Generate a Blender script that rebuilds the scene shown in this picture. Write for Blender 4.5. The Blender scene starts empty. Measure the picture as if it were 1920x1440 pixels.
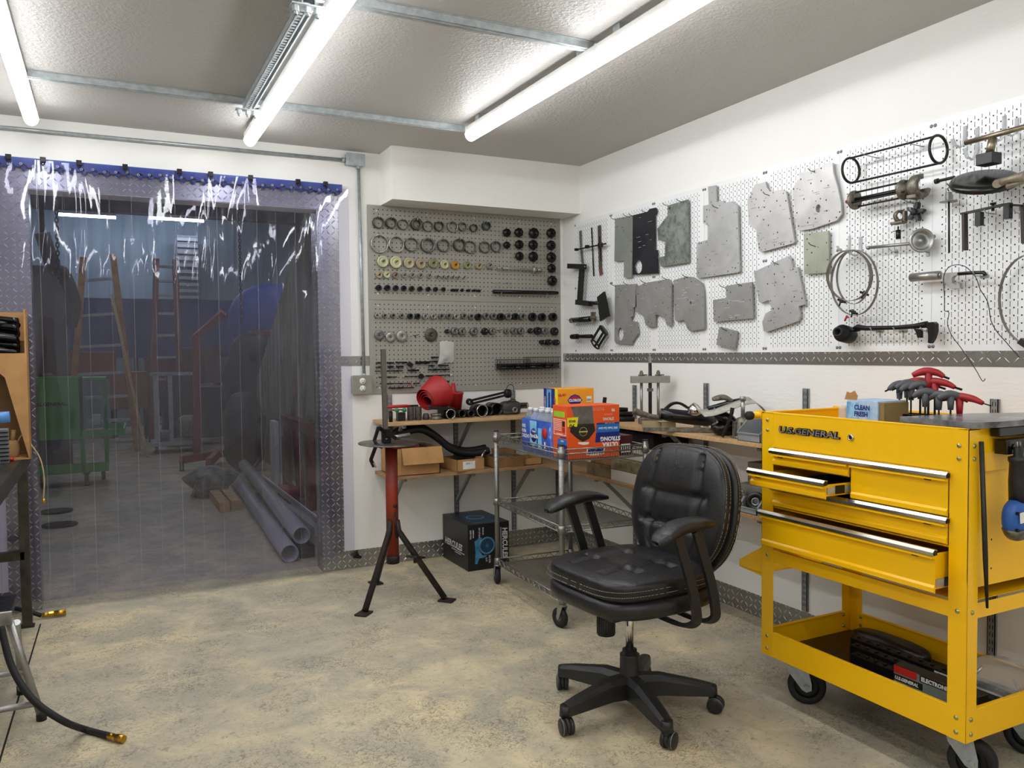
import bpy, bmesh, math, random
from math import pi, sin, cos, radians
from mathutils import Vector, Matrix, Quaternion

random.seed(7)
SC = bpy.context.scene
COL = SC.collection
V = Vector

# ------------------------------------------------------------------ camera
F_PX, YAW, PITCH, ROLL = 1507.6, -.4673, .0396, -.0104
CAM = V((-2.6391, -4.4873, 1.2281))
_f = V((-sin(YAW) * cos(PITCH), cos(YAW) * cos(PITCH), -sin(PITCH)))
_r0 = V((cos(YAW), sin(YAW), 0))
_u0 = _r0.cross(_f)
_r = _r0 * cos(ROLL) + _u0 * sin(ROLL)
_u = -_r0 * sin(ROLL) + _u0 * cos(ROLL)
cam_data = bpy.data.cameras.new('camera')
cam = bpy.data.objects.new('camera', cam_data)
COL.objects.link(cam)
cam_data.sensor_width = 36
cam_data.lens = 36 * F_PX / 1920
cam_data.clip_start = .02
cam_data.clip_end = 100
cam.matrix_world = Matrix(((_r.x, _u.x, -_f.x, CAM.x), (_r.y, _u.y, -_f.y, CAM.y), (_r.z, _u.z, -_f.z, CAM.z), (0, 0, 0, 1)))
SC.camera = cam

# ------------------------------------------------------------------ view, world
SC.view_settings.view_transform = 'Standard'
SC.view_settings.look = 'None'
SC.view_settings.gamma = 1
SC.view_settings.use_curve_mapping = False
SC.view_settings.exposure = 0.12
world = bpy.data.worlds.new('world')
SC.world = world
world.use_nodes = True
world.node_tree.nodes['Background'].inputs[0].default_value = (.6, .65, .72, 1)
world.node_tree.nodes['Background'].inputs[1].default_value = .15
TUBE_STRENGTH = 26.0
SHOP_STRENGTH = 68.0

# ------------------------------------------------------------------ reading distances off the walls
def ray(px, py):
    return _r * ((px - 960) / F_PX) - _u * ((py - 720) / F_PX) + _f
def on(px, py, ax, v):
    d = ray(px, py)
    return CAM + d * ((v - CAM[ax]) / d[ax])
def X(px, py, v=0): return on(px, py, 0, v)
def Y(px, py, v=0): return on(px, py, 1, v)
def Z(px, py, v=0): return on(px, py, 2, v)

# ------------------------------------------------------------------ object helpers
def tag(o, label=None, cat=None, group=None, kind=None):
    if label: o['label'] = label
    if cat: o['category'] = cat
    if group: o['group'] = group
    if kind: o['kind'] = kind
    return o

def thing(name, label, cat, loc=(0, 0, 0), rz=0, group=None, parent=None):
    o = bpy.data.objects.new(name, None)
    COL.objects.link(o)
    o.empty_display_size = .05
    o.location = loc
    o.rotation_euler = (0, 0, rz)
    return tag(o, label, cat, group)

def copy_tree(o, parent=None):
    c = o.copy()
    COL.objects.link(c)
    c.parent = parent
    for ch in list(o.children):
        copy_tree(ch, c)
    return c

def frame(z, x=None):
    z = V(z).normalized()
    if x is None:
        x = V((0, 0, 1)) if abs(z.z) < .9 else V((1, 0, 0))
    x = V(x)
    x = (x - z * x.dot(z)).normalized()
    y = z.cross(x)
    return Matrix(((x.x, y.x, z.x), (x.y, y.y, z.y), (x.z, y.z, z.z)))

def catmull(pts, n=6, closed=False):
    P = [V(p) for p in pts]
    out = []
    N = len(P)
    rng = range(N if closed else N - 1)
    for i in rng:
        if closed:
            a, b, c, d = P[(i - 1) % N], P[i], P[(i + 1) % N], P[(i + 2) % N]
        else:
            a, b, c, d = P[max(i - 1, 0)], P[i], P[i + 1], P[min(i + 2, N - 1)]
        for k in range(n):
            t = k / n
            out.append(.5 * ((2 * b) + (c - a) * t + (2 * a - 5 * b + 4 * c - d) * t * t + (3 * b - a - 3 * c + d) * t ** 3))
    if not closed: out.append(P[-1])
    return out

class MB:
    """collects shapes in one bmesh"""
    def __init__(s, mat=None):
        s.bm = bmesh.new(); s.mats = []; s.cur = 0; s.sm = False
        if mat: s.m(mat)
    def m(s, mat):
        if mat not in s.mats: s.mats.append(mat)
        s.cur = s.mats.index(mat)
        return s
    def _fin(s, faces, smooth):
        for f in faces:
            f.material_index = s.cur; f.smooth = smooth
    def poly(s, verts, faces, smooth=False):
        vs = [s.bm.verts.new(v) for v in verts]
        out = []
        for f in faces:
            try: out.append(s.bm.faces.new([vs[i] for i in f]))
            except ValueError: pass
        s._fin(out, smooth)
        return s
    def box(s, c, size, rot=None, bev=0, seg=2):
        R = rot.to_4x4() if rot is not None else Matrix()
        n0 = len(s.bm.faces)
        r = bmesh.ops.create_cube(s.bm, size=1, matrix=Matrix.Translation(V(c)) @ R @ Matrix.Diagonal((*size, 1)))
        vs = r['verts']
        fs = list({f for v in vs for f in v.link_faces})
        s._fin(fs, False)
        if bev:
            es = list({e for v in vs for e in v.link_edges})
            rr = bmesh.ops.bevel(s.bm, geom=es, offset=bev, segments=seg, profile=.6, affect='EDGES', clamp_overlap=True)
            s._fin(rr['faces'], seg > 1)
            for f in fs:
                if f.is_valid: f.material_index = s.cur
        return s
    def bx(s, x0, x1, y0, y1, z0, z1, bev=0, seg=2):
        return s.box(((x0 + x1) / 2, (y0 + y1) / 2, (z0 + z1) / 2), (abs(x1 - x0), abs(y1 - y0), abs(z1 - z0)), None, bev, seg)
    def lathe(s, prof, o=(0, 0, 0), ax=(0, 0, 1), seg=24, smooth=True, arc=2 * pi, closed_prof=False, sharp=True):
        R = frame(ax); o = V(o)
        full = abs(arc - 2 * pi) < 1e-6
        n = seg if full else seg + 1
        rings = []
        for (r, h) in prof:
            if r < 1e-7:
                rings.append([s.bm.verts.new(o + R @ V((0, 0, h)))] * n)
            else:
                rings.append([s.bm.verts.new(o + R @ V((r * cos(arc * k / seg), r * sin(arc * k / seg), h))) for k in range(n)])
        fs = []
        m = len(prof)
        for i in range(m if closed_prof else m - 1):
            a, b = rings[i], rings[(i + 1) % m]
            dr = abs(prof[i][0] - prof[(i + 1) % m][0]); dh = abs(prof[i][1] - prof[(i + 1) % m][1])
            for k in range(seg):
                k2 = (k + 1) % n
                vs = []
                for v in (a[k], a[k2], b[k2], b[k]):
                    if v not in vs: vs.append(v)
                if len(vs) > 2:
                    try:
                        f = s.bm.faces.new(vs); f.smooth = smooth; f.material_index = s.cur; fs.append(f)
                    except ValueError: pass
        return s
    def cyl(s, a, b, r, r2=None, seg=16, cap=True, smooth=True):
        a, b = V(a), V(b); L = (b - a).length
        if L < 1e-9: return s
        r2 = r if r2 is None else r2
        R = frame(b - a)
        ra = [s.bm.verts.new(a + R @ V((r * cos(2 * pi * k / seg), r * sin(2 * pi * k / seg), 0))) for k in range(seg)]
        rb = [s.bm.verts.new(b + R @ V((r2 * cos(2 * pi * k / seg), r2 * sin(2 * pi * k / seg), 0))) for k in range(seg)]
        fs = [s.bm.faces.new((ra[k], ra[(k + 1) % seg], rb[(k + 1) % seg], rb[k])) for k in range(seg)]
        s._fin(fs, smooth and seg > 6)
        if cap:
            s._fin([s.bm.faces.new(ra[::-1]), s.bm.faces.new(rb)], False)
        return s
    def pipe(s, a, b, r, ri, seg=24):
        L = (V(b) - V(a)).length
        return s.lathe([(ri, 0), (r, 0), (r, L), (ri, L)], a, V(b) - V(a), seg, True, closed_prof=True)
    def tube(s, pts, r, seg=8, closed=False, smooth=True, flat=None, up=None):
        """round (or flat=(w,t) strap) sweep along pts; r number or list"""
        P = [V(p) for p in pts]; N = len(P)
        if N < 2: return s
        T = []
        for i in range(N):
            if closed: t = P[(i + 1) % N] - P[(i - 1) % N]
            else: t = P[min(i + 1, N - 1)] - P[max(i - 1, 0)]
            T.append(t.normalized() if t.length > 1e-9 else V((0, 0, 1)))
        x = V(up) if up is not None else (V((0, 0, 1)) if abs(T[0].z) < .9 else V((1, 0, 0)))
        rings = []
        for i in range(N):
            if up is not None: x = V(up)
            x = x - T[i] * x.dot(T[i])
            if x.length < 1e-6: x = T[i].orthogonal()
            x.normalize(); y = T[i].cross(x)
            rr = r[i] if isinstance(r, (list, tuple)) else r
            if flat:
                w, t = flat[0] / 2, flat[1] / 2
                ring = [P[i] + x * a + y * b for a, b in ((w, t), (-w, t), (-w, -t), (w, -t))]
            else:
                ring = [P[i] + (x * cos(2 * pi * k / seg) + y * sin(2 * pi * k / seg)) * rr for k in range(seg)]
            rings.append([s.bm.verts.new(v) for v in ring])
        n = len(rings[0]); fs = []
        for i in range(N if closed else N - 1):
            a, b = rings[i], rings[(i + 1) % N]
            for k in range(n):
                fs.append(s.bm.faces.new((a[k], a[(k + 1) % n], b[(k + 1) % n], b[k])))
        s._fin(fs, smooth and not flat)
        if not closed:
            s._fin([s.bm.faces.new(rings[0][::-1]), s.bm.faces.new(rings[-1])], False)
        return s
    def prism(s, poly, o, u, v, t, holes=(), bev=0):
        """extruded outline: poly in (a,b) along u,v from o, thickness t along u x v"""
        o, u, v = V(o), V(u).normalized(), V(v).normalized(); n = u.cross(v)
        loops = [poly] + list(holes)
        edges = []; before = set(s.bm.faces)
        for L in loops:
            vs = [s.bm.verts.new(o + u * a + v * b) for a, b in L]
            edges += [s.bm.edges.new((vs[i], vs[(i + 1) % len(vs)])) for i in range(len(vs))]
        r = bmesh.ops.triangle_fill(s.bm, use_beauty=True, use_dissolve=False, edges=edges, normal=n)
        fs = [g for g in r['geom'] if isinstance(g, bmesh.types.BMFace)]
        for f in fs: f.normal_update()
        e = bmesh.ops.extrude_face_region(s.bm, geom=fs)
        nv = [g for g in e['geom'] if isinstance(g, bmesh.types.BMVert)]
        bmesh.ops.translate(s.bm, vec=n * t, verts=nv)
        new = [f for f in s.bm.faces if f not in before]
        bmesh.ops.recalc_face_normals(s.bm, faces=new)
        s._fin(new, False)
        return s
    def blob(s, c, size, p=2.0, rot=None, nu=24, nv=14, fn=None):
        """superellipsoid, optional fn(Vector unit-ish local)->Vector"""
        R = rot if rot is not None else Matrix.Identity(3)
        c = V(c)
        def sp(x, e): return math.copysign(abs(x) ** e, x)
        e = 2.0 / p
        rings = []
        for j in range(nv + 1):
            ph = -pi / 2 + pi * j / nv
            if j in (0, nv):
                pts = [V((0, 0, sp(sin(ph), e)))]
            else:
                pts = [V((sp(cos(ph), e) * sp(cos(2 * pi * i / nu), e), sp(cos(ph), e) * sp(sin(2 * pi * i / nu), e), sp(sin(ph), e))) for i in range(nu)]
            if fn: pts = [fn(q) for q in pts]
            rings.append([s.bm.verts.new(c + R @ V((q.x * size[0] / 2, q.y * size[1] / 2, q.z * size[2] / 2))) for q in pts])
        fs = []
        for j in range(nv):
            a, b = rings[j], rings[j + 1]
            for i in range(nu):
                i2 = (i + 1) % nu
                if len(a) == 1: fs.append(s.bm.faces.new((a[0], b[i2], b[i])))
                elif len(b) == 1: fs.append(s.bm.faces.new((a[i], a[i2], b[0])))
                else: fs.append(s.bm.faces.new((a[i], a[i2], b[i2], b[i])))
        s._fin(fs, True)
        return s
    def build(s, name, parent=None, at=None, world=False):
        me = bpy.data.meshes.new(name)
        bmesh.ops.remove_doubles(s.bm, verts=s.bm.verts, dist=1e-6)
        o = bpy.data.objects.new(name, me)
        off = V((0, 0, 0))
        if parent is not None and world:
            off = V(WL(parent))
        if at is not None:
            off = V(at); o.location = at
        if off.length > 0:
            bmesh.ops.translate(s.bm, vec=-off, verts=s.bm.verts)
        s.bm.to_mesh(me); s.bm.free()
        for m in s.mats: me.materials.append(m)
        COL.objects.link(o)
        if parent is not None: o.parent = parent
        return o

def build_each(mb, name, parent, world=False):
    """every connected piece becomes a part of its own"""
    bm = mb.bm; left = set(bm.verts); out = []
    while left:
        st = [left.pop()]; isl = {st[0]}
        while st:
            v = st.pop()
            for e in v.link_edges:
                w = e.other_vert(v)
                if w not in isl: isl.add(w); left.discard(w); st.append(w)
        q = MB(); q.mats = list(mb.mats); mp = {}
        for v in isl: mp[v] = q.bm.verts.new(v.co)
        for f in {f for v in isl for f in v.link_faces}:
            try: g = q.bm.faces.new([mp[v] for v in f.verts])
            except ValueError: continue
            g.material_index = f.material_index; g.smooth = f.smooth
        out.append(q.build(name, parent, world=world))
    bm.free(); return out

def WL(o):
    p = V((0, 0, 0))
    while o is not None:
        p += V(o.location); o = o.parent
    return p

def solo(mb, name, label, cat, at, group=None, world=False):
    """a thing that is a single mesh; with world=True the shapes were given in room coordinates"""
    o = mb.build(name, at=at if world else None)
    if not world: o.location = at
    return tag(o, label, cat, group)

def text_mesh(txt, size, depth, mat, name, parent, M4, bold=0, align='LEFT', sx=1.0, shear=0, label=None, world=False):
    cu = bpy.data.curves.new(name, 'FONT')
    cu.body = txt; cu.size = size; cu.extrude = depth; cu.offset = bold; cu.align_x = align; cu.shear = shear
    cu.resolution_u = 2
    tmp = bpy.data.objects.new('tmp', cu)
    COL.objects.link(tmp)
    dg = bpy.context.evaluated_depsgraph_get()
    me = bpy.data.meshes.new_from_object(tmp.evaluated_get(dg))
    bpy.data.objects.remove(tmp); bpy.data.curves.remove(cu)
    me.name = name
    T = M4 @ Matrix.Diagonal((sx, 1, 1, 1))
    if world: T = Matrix.Translation(-WL(parent)) @ T
    me.transform(T)
    me.materials.clear(); me.materials.append(mat)
    for p in me.polygons: p.material_index = 0
    o = bpy.data.objects.new(name, me)
    COL.objects.link(o)
    o.parent = parent
    if label: o['label'] = label
    return o

def basis(o, u, v):
    """4x4 whose x,y are u,v and origin o (for lettering on a face)"""
    u, v = V(u).normalized(), V(v).normalized(); n = u.cross(v)
    return Matrix(((u.x, v.x, n.x, o[0]), (u.y, v.y, n.y, o[1]), (u.z, v.z, n.z, o[2]), (0, 0, 0, 1)))

# ------------------------------------------------------------------ materials
def lin(c):
    if isinstance(c, str):
        c = c.lstrip('#'); c = [int(c[i:i + 2], 16) / 255 for i in (0, 2, 4)]
        return tuple(x / 12.92 if x <= .04045 else ((x + .055) / 1.055) ** 2.4 for x in c)
    return tuple(c)

class NT:
    def __init__(s, name):
        s.mat = bpy.data.materials.new(name); s.mat.use_nodes = True
        s.t = s.mat.node_tree; s.b = s.t.nodes['Principled BSDF']; s.out = s.t.nodes['Material Output']
        s._c = None
    def n(s, typ, **kw):
        x = s.t.nodes.new(typ)
        for k, v in kw.items():
            if k.startswith('i_'):
                key = k[2:]; key = int(key) if key.isdigit() else key
                x.inputs[key].default_value = v
            else: setattr(x, k, v)
        return x
    def l(s, a, b): s.t.links.new(a, b)
    def math(s, op, a, b=None, c=None, clamp=False):
        x = s.t.nodes.new('ShaderNodeMath'); x.operation = op; x.use_clamp = clamp
        for i, v in enumerate((a, b, c)):
            if v is None: continue
            if isinstance(v, (int, float)): x.inputs[i].default_value = v
            else: s.l(v, x.inputs[i])
        return x.outputs[0]
    def coord(s, scale=(1, 1, 1), kind='Object'):
        tc = s.n('ShaderNodeTexCoord'); mp = s.n('ShaderNodeMapping')
        mp.inputs['Scale'].default_value = scale
        s.l(tc.outputs[kind], mp.inputs[0]); return mp.outputs[0]
    def noise(s, co, scale, detail=4, rough=.55, dist=0):
        x = s.n('ShaderNodeTexNoise'); s.l(co, x.inputs['Vector'])
        x.inputs['Scale'].default_value = scale; x.inputs['Detail'].default_value = detail
        x.inputs['Roughness'].default_value = rough; x.inputs['Distortion'].default_value = dist
        return x.outputs[0]
    def ramp(s, fac, stops):
        x = s.n('ShaderNodeValToRGB'); s.l(fac, x.inputs[0])
        e = x.color_ramp.elements
        while len(e) < len(stops): e.new(.5)
        for el, (p, c) in zip(e, stops):
            el.position = p; c = lin(c) if not isinstance(c, (int, float)) else (c, c, c)
            el.color = (*c, 1)
        return x.outputs[0]
    def mix(s, fac, a, b, mode='MIX'):
        x = s.n('ShaderNodeMix', data_type='RGBA', blend_type=mode)
        for sock, v in ((x.inputs[0], fac), (x.inputs[6], a), (x.inputs[7], b)):
            if isinstance(v, (int, float)): sock.default_value = v
            elif isinstance(v, (tuple, str)): sock.default_value = (*lin(v), 1)
            else: s.l(v, sock)
        return x.outputs[2]
    def bump(s, h, strength=.5, dist=.002):
        x = s.n('ShaderNodeBump'); s.l(h, x.inputs['Height'])
        x.inputs['Strength'].default_value = strength; x.inputs['Distance'].default_value = dist
        if s._c is not None: s.l(s._c, x.inputs['Normal'])
        s._c = x.outputs[0]; s.l(s._c, s.b.inputs['Normal'])
        return s

MATS = {}
def M(name, col, rough=.5, metal=0, var=None, vscale=20, bump=0, bscale=60, spec=None, coat=0, alpha=None, stretch=(1, 1, 1), rvar=0):
    """plain principled material with a procedural noise variation"""
    if name in MATS: return MATS[name]
    k = NT(name); b = k.b
    b.inputs['Roughness'].default_value = rough; b.inputs['Metallic'].default_value = metal
    if spec is not None: b.inputs['Specular IOR Level'].default_value = spec
    if coat: b.inputs['Coat Weight'].default_value = coat; b.inputs['Coat Roughness'].default_value = .1
    co = k.coord(stretch)
    c2 = var if var is not None else tuple(x * .86 for x in lin(col))
    nz = k.noise(co, vscale, 5, .6)
    k.l(k.mix(k.ramp(nz, [(.35, 0.0), (.65, 1.0)]), tuple(lin(col)), c2), b.inputs['Base Color'])
    if rvar:
        k.l(k.math('MULTIPLY_ADD', nz, rvar, rough - rvar / 2), b.inputs['Roughness'])
    if bump: k.bump(k.noise(co, bscale, 3), bump, .002)
    MATS[name] = k.mat
    return k.mat

m_black = M('black_plastic', '#1b1b1c', .45, bump=.05, bscale=200)
m_blackgloss = M('black_gloss_plastic', '#101011', .22)
m_rubber = M('rubber', '#161616', .7)
m_steel = M('brushed_steel', '#a3a29e', .36, .75, vscale=60, rvar=.2)
m_darksteel = M('dark_steel', '#3d3c3b', .42, .9, vscale=40, rvar=.25)
m_oxide = M('black_oxide_steel', '#1e1e1f', .4, .55, vscale=50, rvar=.2)
m_zinc = M('galvanised_steel', '#b3b8ba', .36, .45, var='#9aa1a3', vscale=35, rvar=.2)
m_chrome = M('chrome', '#d5d5d3', .12, 1)
m_alu = M('satin_aluminium', '#b4b4b2', .4, .9, vscale=80, rvar=.15)
m_castiron = M('cast_metal', '#8a8478', .5, .6, var='#5c564c', vscale=60, bump=.3, bscale=150)
m_red = M('red_plastic', '#b3181c', .4, vscale=10)
m_blue = M('blue_plastic', '#2259a8', .4)
m_card = M('cardboard', '#b98d5b', .85, var='#a87d4c', vscale=9, bump=.05, bscale=90)
m_card2 = M('brown_cardboard', '#8e6640', .85, var='#70502f', vscale=12, bump=.06, bscale=90)
m_white = M('white_paint_metal', '#e8e8e4', .4)
m_wood = M('pine_wood', '#c9a878', .7, var='#a98555', vscale=14, stretch=(1, 1, 8), bump=.06, bscale=80)
m_brass = M('brass', '#c59a3c', .28, 1)
m_yellow = M('yellow_powder_paint', '#fbc200', .36, 0, var='#f8be00', vscale=3, spec=.4, coat=.15)
m_grey = M('grey_plastic', '#6d6f72', .5)
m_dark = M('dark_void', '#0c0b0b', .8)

# ================================================================== ROOM
CEIL = 2.368
DX0, DX1, DZ = -2.952, -1.573, 2.028       # doorway

def wall_paint(name, col, stretch, strength=.35):
    k = NT(name); b = k.b
    b.inputs['Roughness'].default_value = .55
    co = k.coord()
    nz = k.noise(co, 1.3, 4)
    k.l(k.mix(k.ramp(nz, [(.35, 0.0), (.7, 1.0)]), tuple(lin(col)), tuple(x * .955 for x in lin(col))), b.inputs['Base Color'])
    co2 = k.coord(stretch)
    h = k.noise(co2, 34, 5, .65, .6)
    k.bump(h, strength, .004)
    h2 = k.noise(co, 160, 2)
    k.bump(h2, .06, .002)
    return k.mat
m_wall_b = wall_paint('painted_board_back', '#efeeea', (.35, 1, 1.6))
m_wall_r = wall_paint('painted_board_side', '#efeeeb', (1, .35, 1.6))

def ceiling_mat():
    k = NT('knockdown_ceiling'); b = k.b
    b.inputs['Roughness'].default_value = .42
    co = k.coord()
    nz = k.noise(co, .9, 3)
    k.l(k.mix(k.ramp(nz, [(.35, 0.0), (.7, 1.0)]), '#b9b5b1', '#b1ada9'), b.inputs['Base Color'])
    v = k.noise(co, 75, 3, .5, .3)
    k.bump(k.ramp(v, [(.42, 0.0), (.66, 1.0)]), .35, .004)
    return k.mat
m_ceil = ceiling_mat()

def floor_mat():
    k = NT('stained_concrete_floor'); b = k.b
    co = k.coord()
    big = k.noise(co, .9, 5, .6, .8)
    mid = k.noise(co, 4.5, 6, .65, .5)
    fine = k.noise(co, 38, 5, .7, 1.2)
    base = k.mix(k.ramp(big, [(.33, 0.0), (.62, 1.0)]), '#b5ad97', '#d6c59f')
    base = k.mix(k.ramp(mid, [(.4, .0), (.62, .75)]), base, '#9c988a')
    base = k.mix(k.ramp(mid, [(.22, .55), (.42, .0)]), base, '#e2d4b0')
    # thin dark worm-like mottling gathered in patches
    veins = k.n('ShaderNodeTexVoronoi', feature='DISTANCE_TO_EDGE'); dis = k.n('ShaderNodeMixRGB', blend_type='ADD')
    nc = k.n('ShaderNodeTexNoise'); k.l(co, nc.inputs['Vector']); nc.inputs['Scale'].default_value = 14; nc.inputs['Detail'].default_value = 4
    dis.inputs[0].default_value = .22; k.l(co, dis.inputs[1]); k.l(nc.outputs[1], dis.inputs[2])
    k.l(dis.outputs[0], veins.inputs['Vector']); veins.inputs['Scale'].default_value = 34
    vm = k.ramp(veins.outputs[0], [(.0, 1.0), (.09, 0.0)])
    patch = k.ramp(k.noise(co, 3.1, 5, .7, .4), [(.42, 0.0), (.6, 1.0)])
    fac = k.math('MULTIPLY', vm, patch)
    base = k.mix(k.math('MULTIPLY', fac, .7), base, '#3f3b33')
    speck = k.ramp(fine, [(.30, .75), (.44, 0.0)])
    base = k.mix(speck, base, '#6c675a')
    hs = k.n('ShaderNodeHueSaturation'); hs.inputs['Value'].default_value = 1.0; hs.inputs['Saturation'].default_value = 1.0
    k.l(base, hs.inputs['Color']); k.l(hs.outputs[0], b.inputs['Base Color'])
    k.l(k.math('MULTIPLY_ADD', mid, .3, .38), b.inputs['Roughness'])
    k.bump(fine, .12, .002)
    return k.mat
m_floor = floor_mat()

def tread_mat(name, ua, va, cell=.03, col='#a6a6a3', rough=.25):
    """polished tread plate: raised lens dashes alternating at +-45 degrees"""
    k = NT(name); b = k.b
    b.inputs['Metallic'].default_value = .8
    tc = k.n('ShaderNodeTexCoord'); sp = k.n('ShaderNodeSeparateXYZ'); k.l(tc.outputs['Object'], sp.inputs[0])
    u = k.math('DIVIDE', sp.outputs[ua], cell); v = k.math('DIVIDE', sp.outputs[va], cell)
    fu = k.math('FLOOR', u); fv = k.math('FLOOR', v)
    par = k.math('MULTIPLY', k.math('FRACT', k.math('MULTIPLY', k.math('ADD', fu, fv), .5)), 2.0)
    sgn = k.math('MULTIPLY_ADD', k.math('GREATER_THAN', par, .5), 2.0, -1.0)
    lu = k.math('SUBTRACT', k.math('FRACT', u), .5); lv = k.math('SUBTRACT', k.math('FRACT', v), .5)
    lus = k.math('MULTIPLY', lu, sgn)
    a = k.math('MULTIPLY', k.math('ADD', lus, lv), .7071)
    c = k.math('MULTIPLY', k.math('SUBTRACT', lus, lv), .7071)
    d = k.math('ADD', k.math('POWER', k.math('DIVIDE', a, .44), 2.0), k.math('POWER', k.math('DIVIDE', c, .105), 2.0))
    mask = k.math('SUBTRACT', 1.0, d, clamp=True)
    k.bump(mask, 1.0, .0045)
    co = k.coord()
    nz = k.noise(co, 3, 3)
    k.l(k.mix(k.math('GREATER_THAN', mask, .12), k.mix(nz, tuple(x * .72 for x in lin(col)), tuple(x * .95 for x in lin(col))), '#f2f1ee'), b.inputs['Base Color'])  # lugs coloured near white: polished, with their glint put into the colour
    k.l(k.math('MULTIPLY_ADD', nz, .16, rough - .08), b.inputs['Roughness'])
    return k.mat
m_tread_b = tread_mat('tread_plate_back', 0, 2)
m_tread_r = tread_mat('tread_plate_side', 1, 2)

def struct(mb, name, at=None):
    return tag(mb.build(name, at=at), kind='structure')

WT = .14
b = MB(m_floor); b.bx(-7, .15, -7.5, WT, -.1, 0); struct(b, 'floor')
b = MB(m_floor); b.bx(-7, 3.5, WT, 14, -.1, 0); struct(b, 'floor_workshop')
b = MB(m_ceil); b.bx(-7, .15, -7.5, WT, CEIL, CEIL + .1); struct(b, 'ceiling')
b = MB(m_wall_b)
b.bx(-7, DX0, 0, WT, 0, CEIL); b.bx(DX1, .15, 0, WT, 0, CEIL); b.bx(DX0, DX1, 0, WT, DZ, CEIL)
struct(b, 'wall_back')
b = MB(m_wall_r); b.bx(0, .15, -7.5, 0, 0, CEIL); struct(b, 'wall_right')
b = MB(m_wall_r); b.bx(-7.15, -7, -7.5, WT, 0, CEIL); struct(b, 'wall_left')
b = MB(m_wall_b); b.bx(-7, .15, -7.65, -7.5, 0, CEIL); struct(b, 'wall_front')
# boxed-in duct where back wall meets ceiling
b = MB(m_wall_b); b.bx(-1.21, 0, -.219, 0, 2.076, CEIL); struct(b, 'trim_1', at=(-.6, -.1, 2.076))

# tread plate around the doorway, wainscot strips and baseboards
def plate(mat, x0, x1, y0, y1, z0, z1, name):
    b = MB(mat); b.bx(x0, x1, y0, y1, z0, z1, .0008, 1); return struct(b, name)
T = .003
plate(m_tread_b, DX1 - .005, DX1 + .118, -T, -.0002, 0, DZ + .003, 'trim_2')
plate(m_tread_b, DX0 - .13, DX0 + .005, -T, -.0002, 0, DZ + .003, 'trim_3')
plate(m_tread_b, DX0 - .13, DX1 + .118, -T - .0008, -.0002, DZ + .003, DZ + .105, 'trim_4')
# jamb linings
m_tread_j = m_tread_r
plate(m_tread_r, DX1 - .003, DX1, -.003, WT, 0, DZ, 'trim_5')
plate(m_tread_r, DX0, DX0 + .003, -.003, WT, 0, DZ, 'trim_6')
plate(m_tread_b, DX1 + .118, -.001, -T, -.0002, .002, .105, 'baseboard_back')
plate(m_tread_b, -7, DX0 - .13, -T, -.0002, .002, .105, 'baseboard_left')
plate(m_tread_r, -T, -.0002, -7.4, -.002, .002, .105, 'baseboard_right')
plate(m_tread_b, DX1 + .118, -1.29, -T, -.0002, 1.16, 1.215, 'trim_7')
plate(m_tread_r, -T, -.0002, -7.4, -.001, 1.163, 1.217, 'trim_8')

# control joint in the slab
b = MB(m_dark)
p = [Z(76, 1170), Z(40, 1290), Z(0, 1425)]
d = (p[2] - p[0]).normalized()
b.tube([p[0] + V((0, 0, .0001)), p[0] + d * 4 + V((0, 0, .0001))], 0, flat=(.006, .0015), up=(1, 0, 0))
struct(b, 'trim_9')

# ================================================================== CEILING FIXTURES
def emit(name, col, s):
    k = NT(name)
    e = k.n('ShaderNodeEmission'); e.inputs[0].default_value = (*col, 1); e.inputs[1].default_value = s
    k.l(e.outputs[0], k.out.inputs[0]); return k.mat
m_tube = emit('lit_led_diffuser', (.965, .985, 1.0), TUBE_STRENGTH)
m_tube2 = emit('lit_led_diffuser_workshop', (.82, .93, 1), SHOP_STRENGTH)

def tube_light(x, y0, y1, label, zt=CEIL, group='LED tube lights in rows on the ceiling', mat=None, drop=.0):
    L = abs(y1 - y0); t = thing('tube_light', label, 'light', (x, max(y0, y1), zt), 0, group)
    b = MB(m_white)
    b.bx(-.026, .026, -L, 0, -.062 - drop, -.028 - drop, .003)
    o = b.build('housing', t)
    b = MB(mat or m_tube); R = .03
    prof = []
    n = 12
    for i, yy in enumerate((-.004, -L + .004)):
        pass
    vs = []; fs = []
    for yy in (-.003, -L + .003):
        for i in range(n + 1):
            a = pi + pi * i / n
            vs.append((R * cos(a), yy, -.062 - drop + R * 1.15 * sin(a)))
    for i in range(n): fs.append((i, i + 1, n + 2 + i, n + 1 + i))
    fs.append(tuple(range(n + 1))); fs.append(tuple(range(2 * n + 1, n, -1)))
    b.poly(vs, fs, True); b.build('diffuser', t)
    b = MB(m_zinc)
    for yy in (-.12, -L + .12): b.bx(-.018, .018, yy - .02, yy + .02, -.028 - drop, 0)
    build_each(b, 'mounting_clip', t)
    b = MB(m_white)
    for yy in (.0, -L):
        b.bx(-.027, .027, yy - .0025, yy + .0025, -.064 - drop, -.027 - drop)
    build_each(b, 'end_cap', t)
    return t
tube_light(-2.91, -.235, -2.66, 'lit ceiling tube light nearest the left edge, above the strip curtain')
tube_light(-1.965, -.262, -2.70, 'lit ceiling tube light in the middle, beside the perforated steel channel')
tube_light(-1.0, -.81, -1.984, 'lit ceiling tube light at the right, its far half towards the corner')
tube_light(-1.0, -1.99, -3.16, 'lit ceiling tube light at the right, nearer half running out of the picture')
for i, x in enumerate((-4.6, -2.91, -1.965, -1.0)):  # leftmost row added to light left-facing fronts; the others continue the seen rows
    for j, y in enumerate(((-1.2, -2.8) if i == 0 else ()) + (-4.0, -5.6)):
        tube_light(x, y, y - 1.2, 'unseen ceiling tube light outside the view')

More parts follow.
